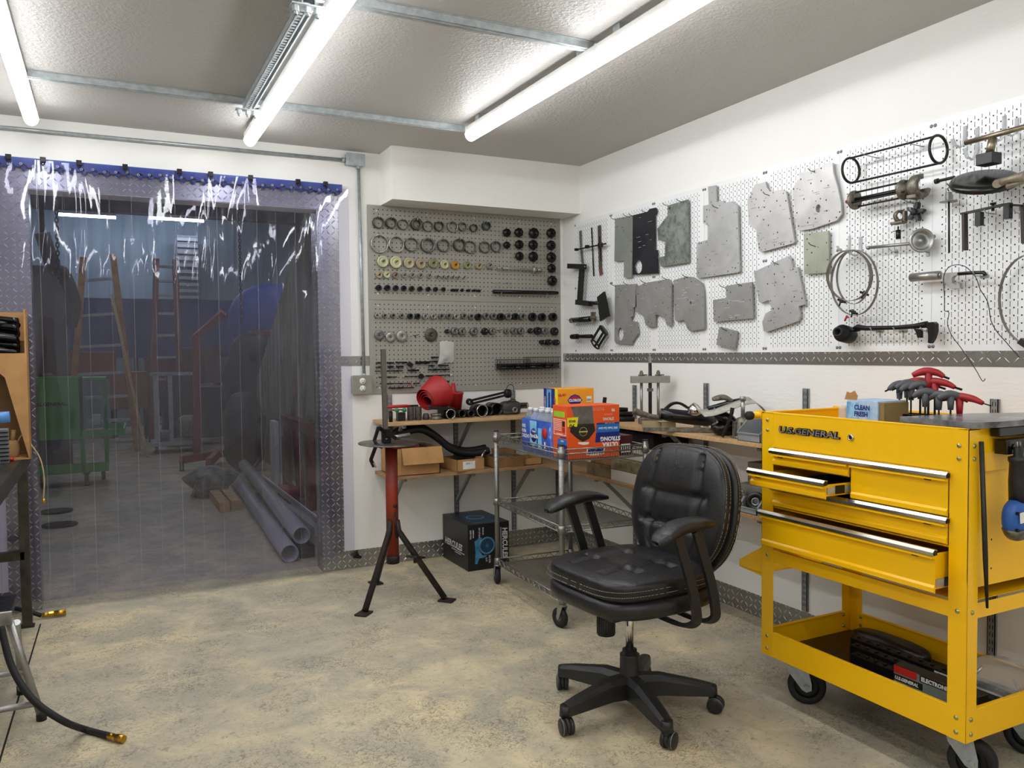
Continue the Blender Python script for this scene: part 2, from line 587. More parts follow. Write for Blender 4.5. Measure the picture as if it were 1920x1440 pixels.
# steel channel grid below the ceiling
def channel(mb, p0, p1, w=.034, h=.022):
    """hat channel hanging under the ceiling between two points"""
    p0, p1 = V(p0), V(p1); d = (p1 - p0).normalized(); s = V((d.y, -d.x, 0)); L = (p1 - p0).length
    t = .002
    prof = [(-w / 2 - .01, 0), (-w / 2, 0), (-w / 2, -h), (w / 2, -h), (w / 2, 0), (w / 2 + .01, 0), (w / 2 + .01, t), (w / 2 + t, t), (w / 2 + t, -h - t), (-w / 2 - t, -h - t), (-w / 2 - t, t), (-w / 2 - .01, t)]
    mb.prism(prof, p0, s, (0, 0, 1), -L if s.cross(V((0, 0, 1))).dot(d) < 0 else L)
for (x0, x1, y, zz, lb) in ((-2.885, -1.0, -.72, CEIL - .003, 'galvanised channel crossing the ceiling, nearer the doorway'), (-2.6, -1.0, -1.92, CEIL - .003, 'galvanised channel crossing the ceiling at the top of the picture')):
    b = MB(m_zinc); channel(b, (x0, y, zz), (x1, y, zz))
    b.bx(x0, x1, y - .006, y + .006, zz - .026, zz - .024)
    solo(b, 'ceiling_channel', lb, 'channel', ((x0 + x1) / 2, y, zz), 'steel channels crossing the ceiling', world=True)
t = thing('perforated_channel', 'perforated steel channel running beside the middle tube light', 'channel', (-2.04, -.74, CEIL - .027))
b = MB(m_zinc)
y0, y1 = .0, -1.2
b.bx(-.028, -.024, y1, y0, -.03, 0); b.bx(.012, .016, y1, y0, -.03, 0); b.bx(-.028, .016, y1, y0, -.002, 0)
b.build('rail', t)
b = MB(m_zinc)
n = 48
for i in range(n + 1):
    y = y0 + (y1 - y0) * i / n
    b.bx(-.024, -.004, y - .006, y + .006, -.03, -.026)
b.bx(-.028, -.022, y1, y0, -.031, -.027); b.bx(-.006, 0, y1, y0, -.031, -.027)
b.build('slotted_strip', t)
for yy in (-.01, -1.19):
    b = MB(m_zinc)
    b.bx(-.06, .04, yy - .02, yy + .02, -.034, -.03)
    for xx in (-.045, -.008, .022):
        b.cyl((xx, yy, -.034), (xx, yy, -.052), .011, seg=6); b.cyl((xx, yy, -.034), (xx, yy, -.062), .006, seg=8)
    b.build('bolted_bracket', t)

# ================================================================== CONDUIT, BOXES
t = thing('electrical_conduit', 'galvanised conduit along the back wall above the strip curtain and down to the outlet', 'conduit', (-1.35, -.02, 2.3))
zc = Y(400, 275, -.02).z
pa = Y(0, 238.5, -.02); pb = Y(645, 300, -.02)
b = MB(m_zinc); b.tube([V((-5, -.02, pa.z)), V((pa.x, -.02, pa.z)), V((pb.x, -.02, pb.z))], .0095, 12)
b.build('horizontal_pipe', t, world=True)
pc = Y(672, 313, -.02); pd = Y(682.5, 704, -.02)
b = MB(m_zinc); b.cyl((pc.x, -.02, pc.z), (pd.x, -.02, pd.z), .0095, seg=12); b.build('vertical_pipe', t, world=True)
b = MB(m_zinc)
for q, dd in ((pb, V((1, 0, 0))), (pc, V((0, 0, 1))), (pd, V((0, 0, 1)))):
    c = V((q.x, -.02, q.z)); b.cyl(c - dd * .012, c + dd * .012, .013, seg=12)
build_each(b, 'connector', t, True)
jc = Y(663, 302, 0)
t = thing('junction_box', 'steel junction box at the corner of the conduit run', 'junction box', (jc.x, 0, jc.z))
b = MB(m_zinc); b.bx(-.052, .052, -.04, 0, -.032, .032, .004); b.build('box_body', t)
b = MB(m_zinc); b.bx(-.054, .054, -.043, -.04, -.034, .034, .002)
for sx, sz in ((-.035, .0), (.035, .0)): b.cyl((sx, -.043, sz), (sx, -.046, sz), .005, seg=8)
b.build('cover_plate', t)
oc = Y(675.5, 721, 0)
t = thing('electrical_outlet', 'surface mounted steel outlet box with a white duplex receptacle', 'outlet', (oc.x, 0, oc.z))
b = MB(m_zinc); b.bx(-.055, .055, -.045, 0, -.052, .052, .006)
b.build('box_body', t)
b = MB(M('grey_steel_plate', '#9a978c', .4, .4)); b.bx(-.057, .057, -.049, -.045, -.054, .054, .006); b.build('cover_plate', t)
for zz in (.021, -.021):
    b = MB(m_white); b.lathe([(0, .006), (.0165, .006), (.0175, 0)], (0, -.049, zz), (0, -1, 0), 20)
    o = b.build('receptacle', t, )
    b = MB(m_dark)
    b.bx(-.008, -.006, -.0556, -.0548, zz - .001, zz + .009); b.bx(.006, .008, -.0556, -.0548, zz, zz + .008)
    b.cyl((0, -.0548, zz - .008), (0, -.0556, zz - .008), .003, seg=8)
    b.build('slot', o)

# ================================================================== PEGBOARDS
def peg_mat(name, ua, va, pitch, r, col, slots=False, metal=.0, rough=.4, off=(0, 0), margin=None):
    k = NT(name); b = k.b
    b.inputs['Roughness'].default_value = rough
    b.inputs['Metallic'].default_value = metal
    tc = k.n('ShaderNodeTexCoord'); sp = k.n('ShaderNodeSeparateXYZ'); k.l(tc.outputs['Object'], sp.inputs[0])
    U, Vv = sp.outputs[ua], sp.outputs[va]
    u = k.math('DIVIDE', k.math('ADD', U, off[0]), pitch); v = k.math('DIVIDE', k.math('ADD', Vv, off[1]), pitch)
    fu = k.math('SUBTRACT', k.math('FRACT', u), .5); fv = k.math('SUBTRACT', k.math('FRACT', v), .5)
    d = k.math('SQRT', k.math('ADD', k.math('MULTIPLY', fu, fu), k.math('MULTIPLY', fv, fv)))
    hole = k.math('LESS_THAN', d, r / pitch)
    if slots:
        fu2 = k.math('ABSOLUTE', k.math('SUBTRACT', k.math('FRACT', k.math('ADD', u, .5)), .5))
        fv2 = k.math('ABSOLUTE', k.math('SUBTRACT', k.math('FRACT', k.math('ADD', v, .5)), .5))
        sl = k.math('MULTIPLY', k.math('LESS_THAN', fu2, .045), k.math('LESS_THAN', fv2, .37))
        hole = k.math('MAXIMUM', hole, sl)
    if margin:
        (u0, u1, v0, v1) = margin
        for s_, lo, hi in ((U, u0, u1), (Vv, v0, v1)):
            hole = k.math('MULTIPLY', hole, k.math('MULTIPLY', k.math('GREATER_THAN', s_, lo), k.math('LESS_THAN', s_, hi)))
    k.l(k.mix(hole, col, '#1a1a1a' if not slots else '#3c3f42'), b.inputs['Base Color'])
    k.l(k.math('MULTIPLY_ADD', hole, .5, rough), b.inputs['Roughness'])
    k.bump(k.math('SUBTRACT', 1.0, hole), .5, .002)
    return k.mat
GX0, GX1, GZ0, GH = -1.29, -.0229, .9953, .5411
IN = .0254
m_peg_g = peg_mat('grey_pegboard_panel', 0, 2, IN * 1.04, .0034, '#97948b', margin=(.03, 1.24, .02, .525))
for i in range(2):
    z0 = GZ0 + i * GH
    b = MB(m_peg_g); b.bx(0, GX1 - GX0, 0, .004, 0, GH - .0015, .001, 1)
    o = b.build('pegboard_panel'); o.location = (GX0, -.008, z0)
    tag(o, 'grey pegboard panel on the back wall, %s of the two' % ('upper' if i else 'lower'), 'pegboard', 'grey pegboard panels')
    b = MB(m_wood)
    for x in (.02, .6, 1.2): b.bx(x, x + .03, .004, .0078, 0.01, GH - .01)
    build_each(b, 'batten', o)
    b = MB(m_white)
    for x in (.055, .36, .665, .97, 1.2):
        for z in (.035, GH - .035): b.blob((x, -.001, z), (.009, .004, .009), nu=8, nv=4)
    build_each(b, 'screw_head', o)
P0, PW, ZT, PH = .5635, .4064, 2.0286, .8128
m_peg_w = peg_mat('white_slotted_metal_pegboard', 1, 2, IN, .0029, '#eceeef', True, 0, .22, margin=(-PW + .028, -.028, .022, PH - .022))
m_peg_w0 = peg_mat('white_slotted_metal_pegboard_narrow', 1, 2, IN, .0029, '#e3e5e6', True, 0, .26, margin=(-.37, -.012, .022, PH - .022))
names = ['white metal pegboard panel nearest the room corner', 'second white metal pegboard panel from the room corner, behind the black plate',
         'third white metal pegboard panel from the room corner', 'fourth white metal pegboard panel from the room corner', 'fifth white metal pegboard panel from the room corner, behind the large aluminium plates',
         'sixth white metal pegboard panel from the room corner, behind the band clamps', 'white metal pegboard panel at the right edge of the picture', 'white metal pegboard panel beyond the right edge']
for i in range(8):
    y1 = -(P0 + PW * (i - 1)) if i else -(P0 - PW)
    b = MB(m_peg_w)
    wdt = PW
    b.bx(0, .0012, -wdt + .0006, -.0006, 0, PH)
    for yy in (-wdt + .0006, -.0018): b.bx(.0012, .0056, yy, yy + .0012, 0, PH)
    for zz in (0, PH - .0012): b.bx(.0012, .0056, -wdt, 0, zz, zz + .0012)
    o = b.build('pegboard_panel'); o.location = (-.006, y1, ZT - PH)
    tag(o, names[i], 'pegboard', 'white metal pegboard panels')
    b = MB(M('grey_screw_head', '#7f8182', .4, .6))
    for z in (.017, PH / 2, PH - .017):
        for yy in (-.0075, -PW + .0075): b.lathe([(0, .003), (.004, .0028), (.0065, .0008), (.0068, 0)], (0, yy, z), (-1, 0, 0), 12)
    build_each(b, 'screw_head', o)

# ================================================================== THINGS ON THE GREY PEGBOARD
ORD = ['first', 'second', 'third', 'fourth', 'fifth', 'sixth', 'seventh', 'eighth', 'ninth', 'tenth', 'eleventh', 'twelfth', 'thirteenth', 'fourteenth', 'fifteenth', 'sixteenth', 'seventeenth', 'eighteenth', 'nineteenth', 'twentieth', 'twenty-first', 'twenty-second', 'twenty-third']
def g1(zx, zy, y=-.02): return Y(680 + zx / 5.053, 370 + zy / 5.053, y)
def g2(zx, zy, y=-.02): return Y(680 + zx / 5.053, 555 + zy / 5.053, y)
def gr(zx, r): return r / 5.053 / (330 - (zx / 1920) * 40)          # radius in metres at that spot
PEGY = -.008
m_ring_b = M('bright_ground_steel_ring', '#bdbab2', .3, .75, var='#948f85', vscale=30)
m_ring_d = M('dark_worn_steel_ring', '#625c53', .45, .6, var='#47423a', vscale=30)
m_ring_g = M('green_tinted_steel_ring', '#5d6f64', .45, .6, var='#2e3a33', vscale=30)
m_peghook = m_zinc
m_disc = {}
for nm, c in (('palegreen', '#b9bd97'), ('cream', '#c4c49b'), ('sand', '#b9ac8e'), ('tan', '#a8977b'), ('olive', '#8c8a63'), ('orange', '#c08a3c'), ('green', '#8f9467'), ('grey', '#8e8b82'), ('rose', '#8f7466')):
    m_disc[nm] = M('plated_driver_' + nm, c, .45, .35, vscale=50)
m_soc = M('grey_steel_socket', '#7e7c78', .42, .6, var='#62605c', vscale=40, rvar=.2)
m_socl = M('light_steel_socket', '#a5a39d', .38, .6, var='#85827d', vscale=40)
m_socd = M('dark_steel_socket', '#2f2f33', .45, .7, var='#222226', vscale=40)

def peg(t, L=.03, r=.0022, up=True, z=0, lean=0):
    """straight peg with an upturned tip, rooted in the board behind the thing"""
    b = MB(m_peghook)
    pts = [(0, 0, z), (0, -L, z)] + ([(0, -L - .004, z + .004), (0, -L - .004, z + .014)] if up else [])
    b.tube(pts, r, 6); return b.build('hook', t)

def gthing(name, label, cat, p, group):
    return thing(name, label, cat, (p.x, PEGY, p.z), 0, group)

# rings, two rows
row1 = [(148, 240, 55, 'd', .6), (268, 243, 52, 'd', .9), (380, 258, 50, 'm', .5), (505, 255, 55, 'd', 1.3), (615, 275, 50, 'm', .5), (720, 275, 46, 'd', .9), (845, 280, 50, 'b', 1.2), (940, 280, 40, 'm', .9), (1047, 292, 38, 'd', .9), (1165, 273, 40, 'g', 1.6)]
row2 = [(157, 440, 86, 'b', .4), (315, 445, 76, 'b', .6), (460, 447, 65, 'm', .5), (613, 455, 68, 'm', 1.3), (762, 457, 60, 'm', .9), (912, 453, 60, 'd', 1.2), (1015, 472, 60, 'm', .3), (1152, 473, 53, 'm', .8), (1258, 467, 50, 'm', 1.0)]
for rn, row in (('top', row1), ('second', row2)):
    for i, (zx, zy, rp, kind, wd) in enumerate(row):
        R = gr(zx, rp); p = g1(zx, zy, -.02)
        look = {'d': 'dark', 'm': 'grey', 'b': 'bright', 'g': 'green-tinted'}[kind]
        t = gthing('bearing_ring', '%s steel ring, %s from the left in the %s row of the grey pegboard' % (look, ORD[i], rn), 'ring', p, 'steel rings on the grey pegboard')
        th = max(.0022, R * (.10 if kind != 'b' else .09) * (1.6 if kind == 'd' else 1) * (2.2 if wd > 1.25 else 1.2)); W = .012 + .012 * wd
        b = MB({'d': m_ring_d, 'm': m_soc, 'b': m_ring_b, 'g': m_ring_g}[kind])
        y0 = -.006
        b.lathe([(R - th, y0 + .0), (R, y0 + .001), (R, y0 - W + .001), (R - .0008, y0 - W), (R - th + .0008, y0 - W), (R - th, y0 - W + .001)][::-1], (0, 0, 0), (0, 1, 0), 36, True, closed_prof=True)
        b.build('ring', t)
        peg(t, L=.006 + W + .004, z=R - th - .0022)
        if kind in 'bm':
            b = MB(m_peghook); b.cyl((0, .001, R + .008), (0, -.012, R + .012), .0018, seg=6); b.build('pin', t)

# cream and tan drivers, two rows
def driver(zx, zy, rp, col, lab, grp, g=g1, thick=.016, boreR=.3, name='bushing_driver', cat='driver disc', dark=m_oxide):
    R = gr(zx, rp); p = g(zx, zy, -.02)
    t = gthing(name, lab, cat, p, grp)
    b = MB(col)
    y1 = -.006 - thick
    b.lathe([(0, -.006), (R * .93, -.006), (R, -.009), (R, y1 + .002), (R * .96, y1), (R * .72, y1), (R * .68, y1 + .0012), (R * .42, y1 + .0012), (R * .38, y1), (R * boreR, y1), (R * boreR, y1 + .003), (0, y1 + .003)], (0, 0, 0), (0, 1, 0), 28)
    b.build('disc', t)
    b = MB(dark)
    b.tube([(0, y1 + .004, 0), (0, y1 - .008, 0), (R * .12 + .001, y1 - .012, .006), (.005, y1 - .012, .009)], .0026, 6); b.build('hook', t)
    return t
row3 = [(190, 608, 56, 'palegreen'), (313, 615, 58, 'cream'), (437, 622, 52, 'sand'), (550, 628, 50, 'tan'), (665, 625, 46, 'olive'), (773, 637, 42, 'cream'), (875, 642, 40, 'orange'), (990, 645, 36, 'green'), (1097, 648, 33, 'tan'), (1200, 648, 30, 'grey')]
for i, (a, c, r, k) in enumerate(row3):
    driver(a, c, r, m_disc[k], '%s disc driver, %s from the left in the row of large pale discs' % (k.replace('palegreen', 'pale green'), ORD[i]), 'large pale driver discs')
row4 = [(155, 735, 32, 'tan'), (228, 733, 32, 'cream'), (310, 738, 30, 'rose'), (393, 738, 25, 'grey'), (467, 740, 25, 'grey'), (545, 742, 25, 'grey'), (628, 745, 22, 'grey'), (703, 755, 16, 'grey'), (757, 757, 16, 'grey'), (800, 757, 15, 'grey'), (850, 757, 12, 'grey'), (900, 762, 11, 'grey'), (955, 762, 10, 'grey')]
for i, (a, c, r, k) in enumerate(row4):
    driver(a, c, r, m_disc[k], 'small %s driver, %s from the left in the row under the large pale discs' % ({'tan': 'tan', 'cream': 'cream', 'rose': 'brown', 'grey': 'steel'}[k], ORD[i]), 'small drivers under the pale discs', thick=.012)
row5 = [(150, 858, 28), (232, 858, 28), (312, 860, 27), (388, 862, 26), (463, 865, 25), (540, 868, 24), (618, 870, 22), (688, 872, 22), (762, 873, 20), (845, 880, 13), (868, 880, 13), (895, 880, 13), (942, 880, 15), (990, 883, 11), (1008, 883, 11), (1043, 884, 10), (1060, 884, 10), (1085, 886, 11), (1108, 887, 11)]
for i, (a, c, r) in enumerate(row5):
    driver(a, c, r, m_socd, 'small black bushing, %s from the left in the black row of the upper pegboard' % ORD[i], 'row of small black bushings', thick=.018 if r > 18 else .008, boreR=.45, name='black_bushing', cat='bushing')
# black hole-cutter style knobs in four columns
knobs = [(1365, 335, 40, 'top of the first column'), (1480, 333, 44, 'top of the second column'), (1622, 340, 52, 'top of the third column'), (1785, 340, 48, 'top of the right column'), (1365, 452, 33, 'bottom of the first column'), (1483, 447, 43, 'middle of the second column'), (1615, 450, 48, 'middle of the third column'), (1785, 455, 47, 'second in the right column'), (1485, 557, 42, 'bottom of the second column'), (1617, 562, 49, 'bottom of the third column'), (1787, 568, 50, 'third in the right column'), (1790, 673, 43, 'fourth in the right column'), (1795, 790, 50, 'bottom of the right column')]
for i, (zx, zy, rp, lb) in enumerate(knobs):
    R = gr(zx, rp) * .92; p = g1(zx, zy, -.03)
    t = gthing('black_cup_adapter', 'black ribbed cup adapter, %s of black knobs' % lb, 'adapter', p, 'black cup adapters')
    b = MB(m_oxide)
    b.lathe([(0, -.004), (R * .8, -.004), (R * .86, -.012), (R, -.014), (R, -.030), (R * .93, -.034), (R * .62, -.034), (R * .58, -.041), (R * .36, -.041), (R * .33, -.034), (0, -.034)], (0, 0, 0), (0, 1, 0), 20)
    for k in range(8):
        a = 2 * pi * k / 8 + .2
        b.box((R * cos(a), -.022, R * sin(a)), (.005, .014, .005), Matrix.Rotation(-a, 3, 'Y'))
    b.build('cup', t)
    b = MB(m_oxide)
    q = V((.008 * (1 if zx > 1700 else .3), -.045, .006 if zx > 1700 else 0))
    b.cyl((0, -.038, 0), q, R * .34, R * .28, 12); b.cyl(q, q + V((0, -.006, 0)), R * .2, seg=6); b.build('hub', t)
# arbor with nut, long black bar, two empty hooks
a, c = g1(1275, 668, -.04), g1(1700, 672, -.04)
t = thing('steel_arbor', 'long threaded steel arbor with a large nut, right half of the upper grey pegboard', 'arbor', (a.x, PEGY, a.z))
L = c.x - a.x
b = MB(m_steel); b.cyl((0, -.03, 0), (L * .12, -.03, -.001), .0072, seg=12); b.cyl((L * .12, -.03, -.001), (L, -.03, -.003), .006, seg=12)
for k in range(30): b.cyl((L * (.16 + .018 * k), -.03, -.001), (L * (.16 + .018 * k) + .002, -.03, -.001), .0068, seg=10)
b.build('threaded_shaft', t)
b = MB(m_alu); b.lathe([(0, 0), (.018, 0), (.0225, .004), (.0225, .012), (.013, .016), (.013, .026), (0, .026)], (L * .78, -.03, -.002), (1, 0, 0), 24); b.cyl((L * .9, -.03, -.002), (L * 1.0, -.03, -.002), .008, seg=8); b.build('nut', t)
for xx in (.02, L * .62):
    b = MB(m_zinc); b.tube([(xx, 0, -.012), (xx, -.03, -.012), (xx, -.042, -.002)], .002, 6); b.build('hook', t)
a, c = g1(1240, 893, -.04), g1(1840, 905, -.04)
t = thing('black_bar', 'long round black steel bar low on the upper grey pegboard', 'bar', (a.x, PEGY, a.z))
b = MB(m_oxide); L = c.x - a.x
b.cyl((0, -.03, 0), (L, -.03, c.z - a.z), .0118, seg=16); b.cyl((L - .003, -.03, c.z - a.z), (L + .01, -.03, c.z - a.z), .009, seg=12)
b.cyl((-.001, -.03, 0), (.004, -.03, 0), .0122, seg=16); b.build('rod', t)
for xx in (.05, L * .83):
    b = MB(m_zinc); b.tube([(xx, 0, -.015), (xx, -.03, -.015), (xx, -.045, -.005)], .002, 6); b.build('hook', t)
for i, (zx, lb) in enumerate(((1255, 'left'), (1355, 'right'))):
    p = g1(zx, 808, -.02)
    b = MB(m_zinc); b.tube([(-.012, 0, 0), (0, -.006, 0), (.01, -.03, .004), (.013, -.034, .01)], .002, 6); b.bx(-.008, .008, -.003, 0, -.004, .004)
    solo(b, 'peg_hook', 'empty wire hook on the grey pegboard, %s one of the pair above the black bar' % lb, 'hook', (p.x, PEGY, p.z), 'empty hooks')

# lower board: collars and sockets
def collar(zx, zy, rp, tone, lab, grp, name='drive_socket', cat='socket', g=g2, hook='top', L=None, bore=.5):
    R = gr(zx, rp) * .95; p = g(zx, zy, -.03)
    t = gthing(name, lab, cat, p, grp)
    L = L or (.018 + R * .4)
    b = MB({'l': m_socl, 'm': m_soc, 'd': m_socd, 'b': m_ring_d}[tone])
    y0 = -.004; y1 = y0 - L
    b.lathe([(R * .8, y0), (R, y0 - .003), (R, y1 + .003), (R * .93, y1), (R * (bore + .1), y1), (R * bore, y1 + .002), (R * bore, y0)], (0, 0, 0), (0, 1, 0), 24, closed_prof=True)
    b.cyl((0, y0 - .002, 0), (0, y0 - .006, 0), R * .9, seg=16)
    b.build('body', t)
    b = MB(m_zinc)
    if hook == 'top': b.tube([(-.006, 0, R + .012), (0, -.006, R + .012), (.001, -.008, R * .5)], .0016, 5)
    else: b.tube([(0, y0, -.001), (.002, y1 - .006, 0), (.004, y1 - .009, .006)], .002, 5)
    b.build('hook', t); return t
rowL = [(135, 185, 22, 'l'), (210, 187, 22, 'm'), (290, 187, 25, 'm'), (370, 188, 24, 'm'), (452, 192, 28, 'd'), (523, 193, 28, 'd'), (592, 193, 26, 'l'), (668, 195, 27, 'l'), (745, 193, 27, 'm'), (815, 190, 28, 'm'), (885, 195, 28, 'l'), (960, 190, 28, 'm'), (1028, 195, 28, 'm'), (1097, 197, 33, 'd'), (1170, 190, 32, 'm'), (1240, 192, 32, 'm'), (1310, 197, 36, 'd'), (1380, 195, 34, 'm'), (1447, 195, 34, 'd'), (1515, 197, 34, 'm'), (1610, 198, 41, 'd'), (1702, 200, 39, 'd'), (1805, 198, 41, 'd')]
for i, (a, c, r, k) in enumerate(rowL):
    collar(a, c, r, k, '%s steel socket, %s from the left in the long row of the lower pegboard' % ({'l': 'light', 'm': 'grey', 'd': 'black'}[k], ORD[i]), 'long row of sockets')
rowM = [(163, 370, 50, 'm', 'left of three big grey washers'), (268, 388, 50, 'l', 'middle of three big grey washers'), (377, 378, 57, 'l', 'right, largest and lightest of three big grey washers'), (655, 368, 66, 'b', 'large dark brown disc above the plastic bag')]
for (a, c, r, k, lb) in rowM:
    collar(a, c, r, k, 'thick steel disc with a small bore, ' + lb, 'large discs on the lower pegboard', 'steel_disc', 'disc', hook='bore', L=.014, bore=.22)
rowR = [(803, 335, 22, 'd'), (873, 333, 38, 'm'), (944, 335, 38, 'm'), (1055, 335, 40, 'm'), (1160, 335, 34, 'd'), (1230, 332, 34, 'm'), (1362, 335, 26, 'm'), (1435, 330, 34, 'm'), (1500, 330, 34, 'm'), (1592, 330, 26, 'd'), (1660, 330, 38, 'd'), (1725, 330, 35, 'm'), (1820, 335, 40, 'd')]
for i, (a, c, r, k) in enumerate(rowR):
    collar(a, c, r, k, '%s grooved collar, %s from the left in the second row of the lower pegboard' % ({'m': 'grey', 'd': 'black'}[k], ORD[i]), 'second row of collars', 'grooved_collar', 'collar', hook='bore', L=.026, bore=.32)
for i, (a, c, r) in enumerate([(1697, 437, 22), (1755, 437, 29), (1830, 440, 29)]):
    collar(a, c, r, 'd', 'black adapter, %s of the three at the right above the wire basket' % ['left', 'middle', 'right'][i], 'three black adapters', 'small_adapter', 'adapter', hook='bore', L=.04, bore=.4)
for i, zx in enumerate((505, 1295)):
    p = g2(zx, 375 if i == 0 else 325, -.02)
    b = MB(m_darksteel); b.tube([(-.014, 0, .002), (0, -.006, 0), (.012, -.035, .006)], .002, 5); b.tube([(0, -.004, 0), (0, -.006, -.016)], .0014, 5)
    solo(b, 'peg_hook', 'empty double wire hook %s' % ['beside the three big grey washers', 'in the second row of collars'][i], 'hook', (p.x, PEGY, p.z), 'empty hooks')
# clear bag hanging from the board
def plastic(name, tint, wt=.35, rough=.15):
    k = NT(name)
    tr = k.n('ShaderNodeBsdfTransparent'); tr.inputs[0].default_value = (*tint, 1)
    k.b.inputs['Base Color'].default_value = (.85, .85, .82, 1); k.b.inputs['Roughness'].default_value = rough
    mx = k.n('ShaderNodeMixShader'); mx.inputs[0].default_value = wt
    k.bump(k.noise(k.coord(), 45, 4, .6, 1.5), .8, .006)
    k.l(tr.outputs[0], mx.inputs[1]); k.l(k.b.outputs[0], mx.inputs[2]); k.l(mx.outputs[0], k.out.inputs[0])
    return k.mat
m_bag = plastic('clear_poly_bag', (.93, .92, .9), .42)
p0 = g2(800, 430, -.03)
t = thing('clear_bag', 'clear plastic bag of small parts hanging on the grey pegboard', 'bag', (p0.x, PEGY, p0.z))
outline = [(733, 430), (800, 424), (870, 440), (866, 520), (872, 600), (855, 630), (780, 632), (712, 650), (728, 600), (735, 540)]
pts = [g2(x, y, -.03) - p0 for x, y in outline]
b = MB(m_bag)
n = len(pts); cx = sum(q.x for q in pts) / n; cz = sum(q.z for q in pts) / n
vs = []; fs = []
for s_, yy in ((1, -.004), (-1, -.03)):
    base = len(vs)
    for f in (1, .6):
        for q in pts: vs.append((cx + (q.x - cx) * f, -.015 + (yy + .015) * (0.1 if f == 1 else 1), cz + (q.z - cz) * f))
    vs.append((cx, yy, cz))
    for i in range(n):
        fs.append((base + i, base + (i + 1) % n, base + n + (i + 1) % n, base + n + i)); fs.append((base + n + i, base + n + (i + 1) % n, base + 2 * n))
b.poly(vs, fs, True); b.build('bag_film', t)
b = MB(M('paper_label', '#d8d6cc', .8)); b.bx(cx - .012, cx + .016, -.022, -.0215, cz - .008, cz + .02); b.build('paper_slip', t)
b = MB(M('brown_small_parts', '#7a6a54', .6, .4, var='#4a4034', vscale=90))
for k in range(26): b.cyl((cx + random.uniform(-.024, .014), -.015 + random.uniform(-.006, .006), cz - .042 + random.uniform(0, .012)), (cx + random.uniform(-.024, .014), -.015, cz - .038 + random.uniform(0, .014)), .002, seg=5)
b.build('small_parts', t)

# rods clipped on the board
rods = [(128, 632, 205, 632, 8), (232, 632, 300, 632, 9), (315, 628, 425, 630, 9), (128, 675, 200, 672, 8), (240, 670, 298, 670, 12), (322, 668, 392, 668, 10), (505, 630, 640, 628, 13), (640, 620, 718, 620, 9), (655, 582, 722, 580, 9), (630, 660, 685, 660, 8), (720, 658, 818, 658, 8), (120, 713, 385, 708, 6), (430, 703, 538, 703, 10), (622, 698, 828, 695, 8), (155, 770, 330, 767, 7), (390, 762, 585, 760, 6), (600, 757, 840, 748, 6), (165, 833, 455, 828, 6), (485, 828, 545, 826, 7), (245, 873, 490, 868, 7), (780, 805, 825, 815, 8)]
rnames = ['in the top row at the far left', 'in the top row beside the upright bar', 'in the top row next to the short block', 'in the second row at the far left', 'in the second row beside the upright bar', 'in the second row under the third', 'thick, left of the clear bag', 'running behind the clear bag', 'highest, just left of the clear bag', 'small, under the thick one left of the bag', 'directly below the clear bag', 'long and thin at the far left', 'short and fat in the third row', 'long, below the clear bag', 'stepped, behind the upright bar', 'with a yellow tip and a round disc', 'with a white tip, behind the red funnel', 'with a red tip, low on the board', 'mostly behind the red funnel, low', 'lowest and longest on the board', 'peeking out right of the big red funnel']
for i, ((x0, y0, x1, y1, r), nm) in enumerate(zip(rods, rnames)):
    a, c = g2(x0, y0, -.03), g2(x1, y1, -.03); R = gr(x0, r)
    t = thing('pilot_rod', 'dark steel rod on the lower pegboard, ' + nm, 'rod', (a.x, PEGY, a.z), 0, 'rods on the lower pegboard')
    d = c - a; L = d.length; yy = V((0, -.014, 0))
    b = MB(m_oxide)
    b.cyl(yy, yy + d, R * .8, seg=10)
    rs = random.Random(i)
    for k in range(rs.randint(2, 4)):
        u0 = rs.uniform(0, .8); b.cyl(yy + d * u0, yy + d * (u0 + rs.uniform(.05, .18)), R * rs.uniform(1.0, 1.25), seg=10)
    if i == 15: b.cyl(yy + d * .86 + V((0, .004, 0)), yy + d * .86 - V((0, .006, 0)), R * 4.2, seg=20)
    b.build('shank', t)
    if i in (15, 16, 17):
        b = MB({15: M('yellow_tip', '#d8c22e', .5), 16: m_white, 17: m_red}[i])
        q = yy + (d * -.02 if i == 15 else d * .97); b.cyl(q, q + d * .06, R * 1.7, seg=10); b.build('tip', t)
    b = MB(m_zinc)
    for u0 in (.2, .75): b.tube([d * u0 + V((0, .0, 0)), d * u0 + V((0, -.014, -R * 1.2)), d * u0 + V((0, -.018, R * 1.6))], .0014, 5)
    build_each(b, 'clip', t)
p = g2(455, 648, -.03)
b = MB(m_oxide); b.box((0, -.012, 0), (.032, .02, .024), Matrix.Rotation(radians(35), 3, 'Y'), .003)
solo(b, 'steel_block', 'short dark steel block tilted between the rods on the lower pegboard', 'block', (p.x, PEGY, p.z))

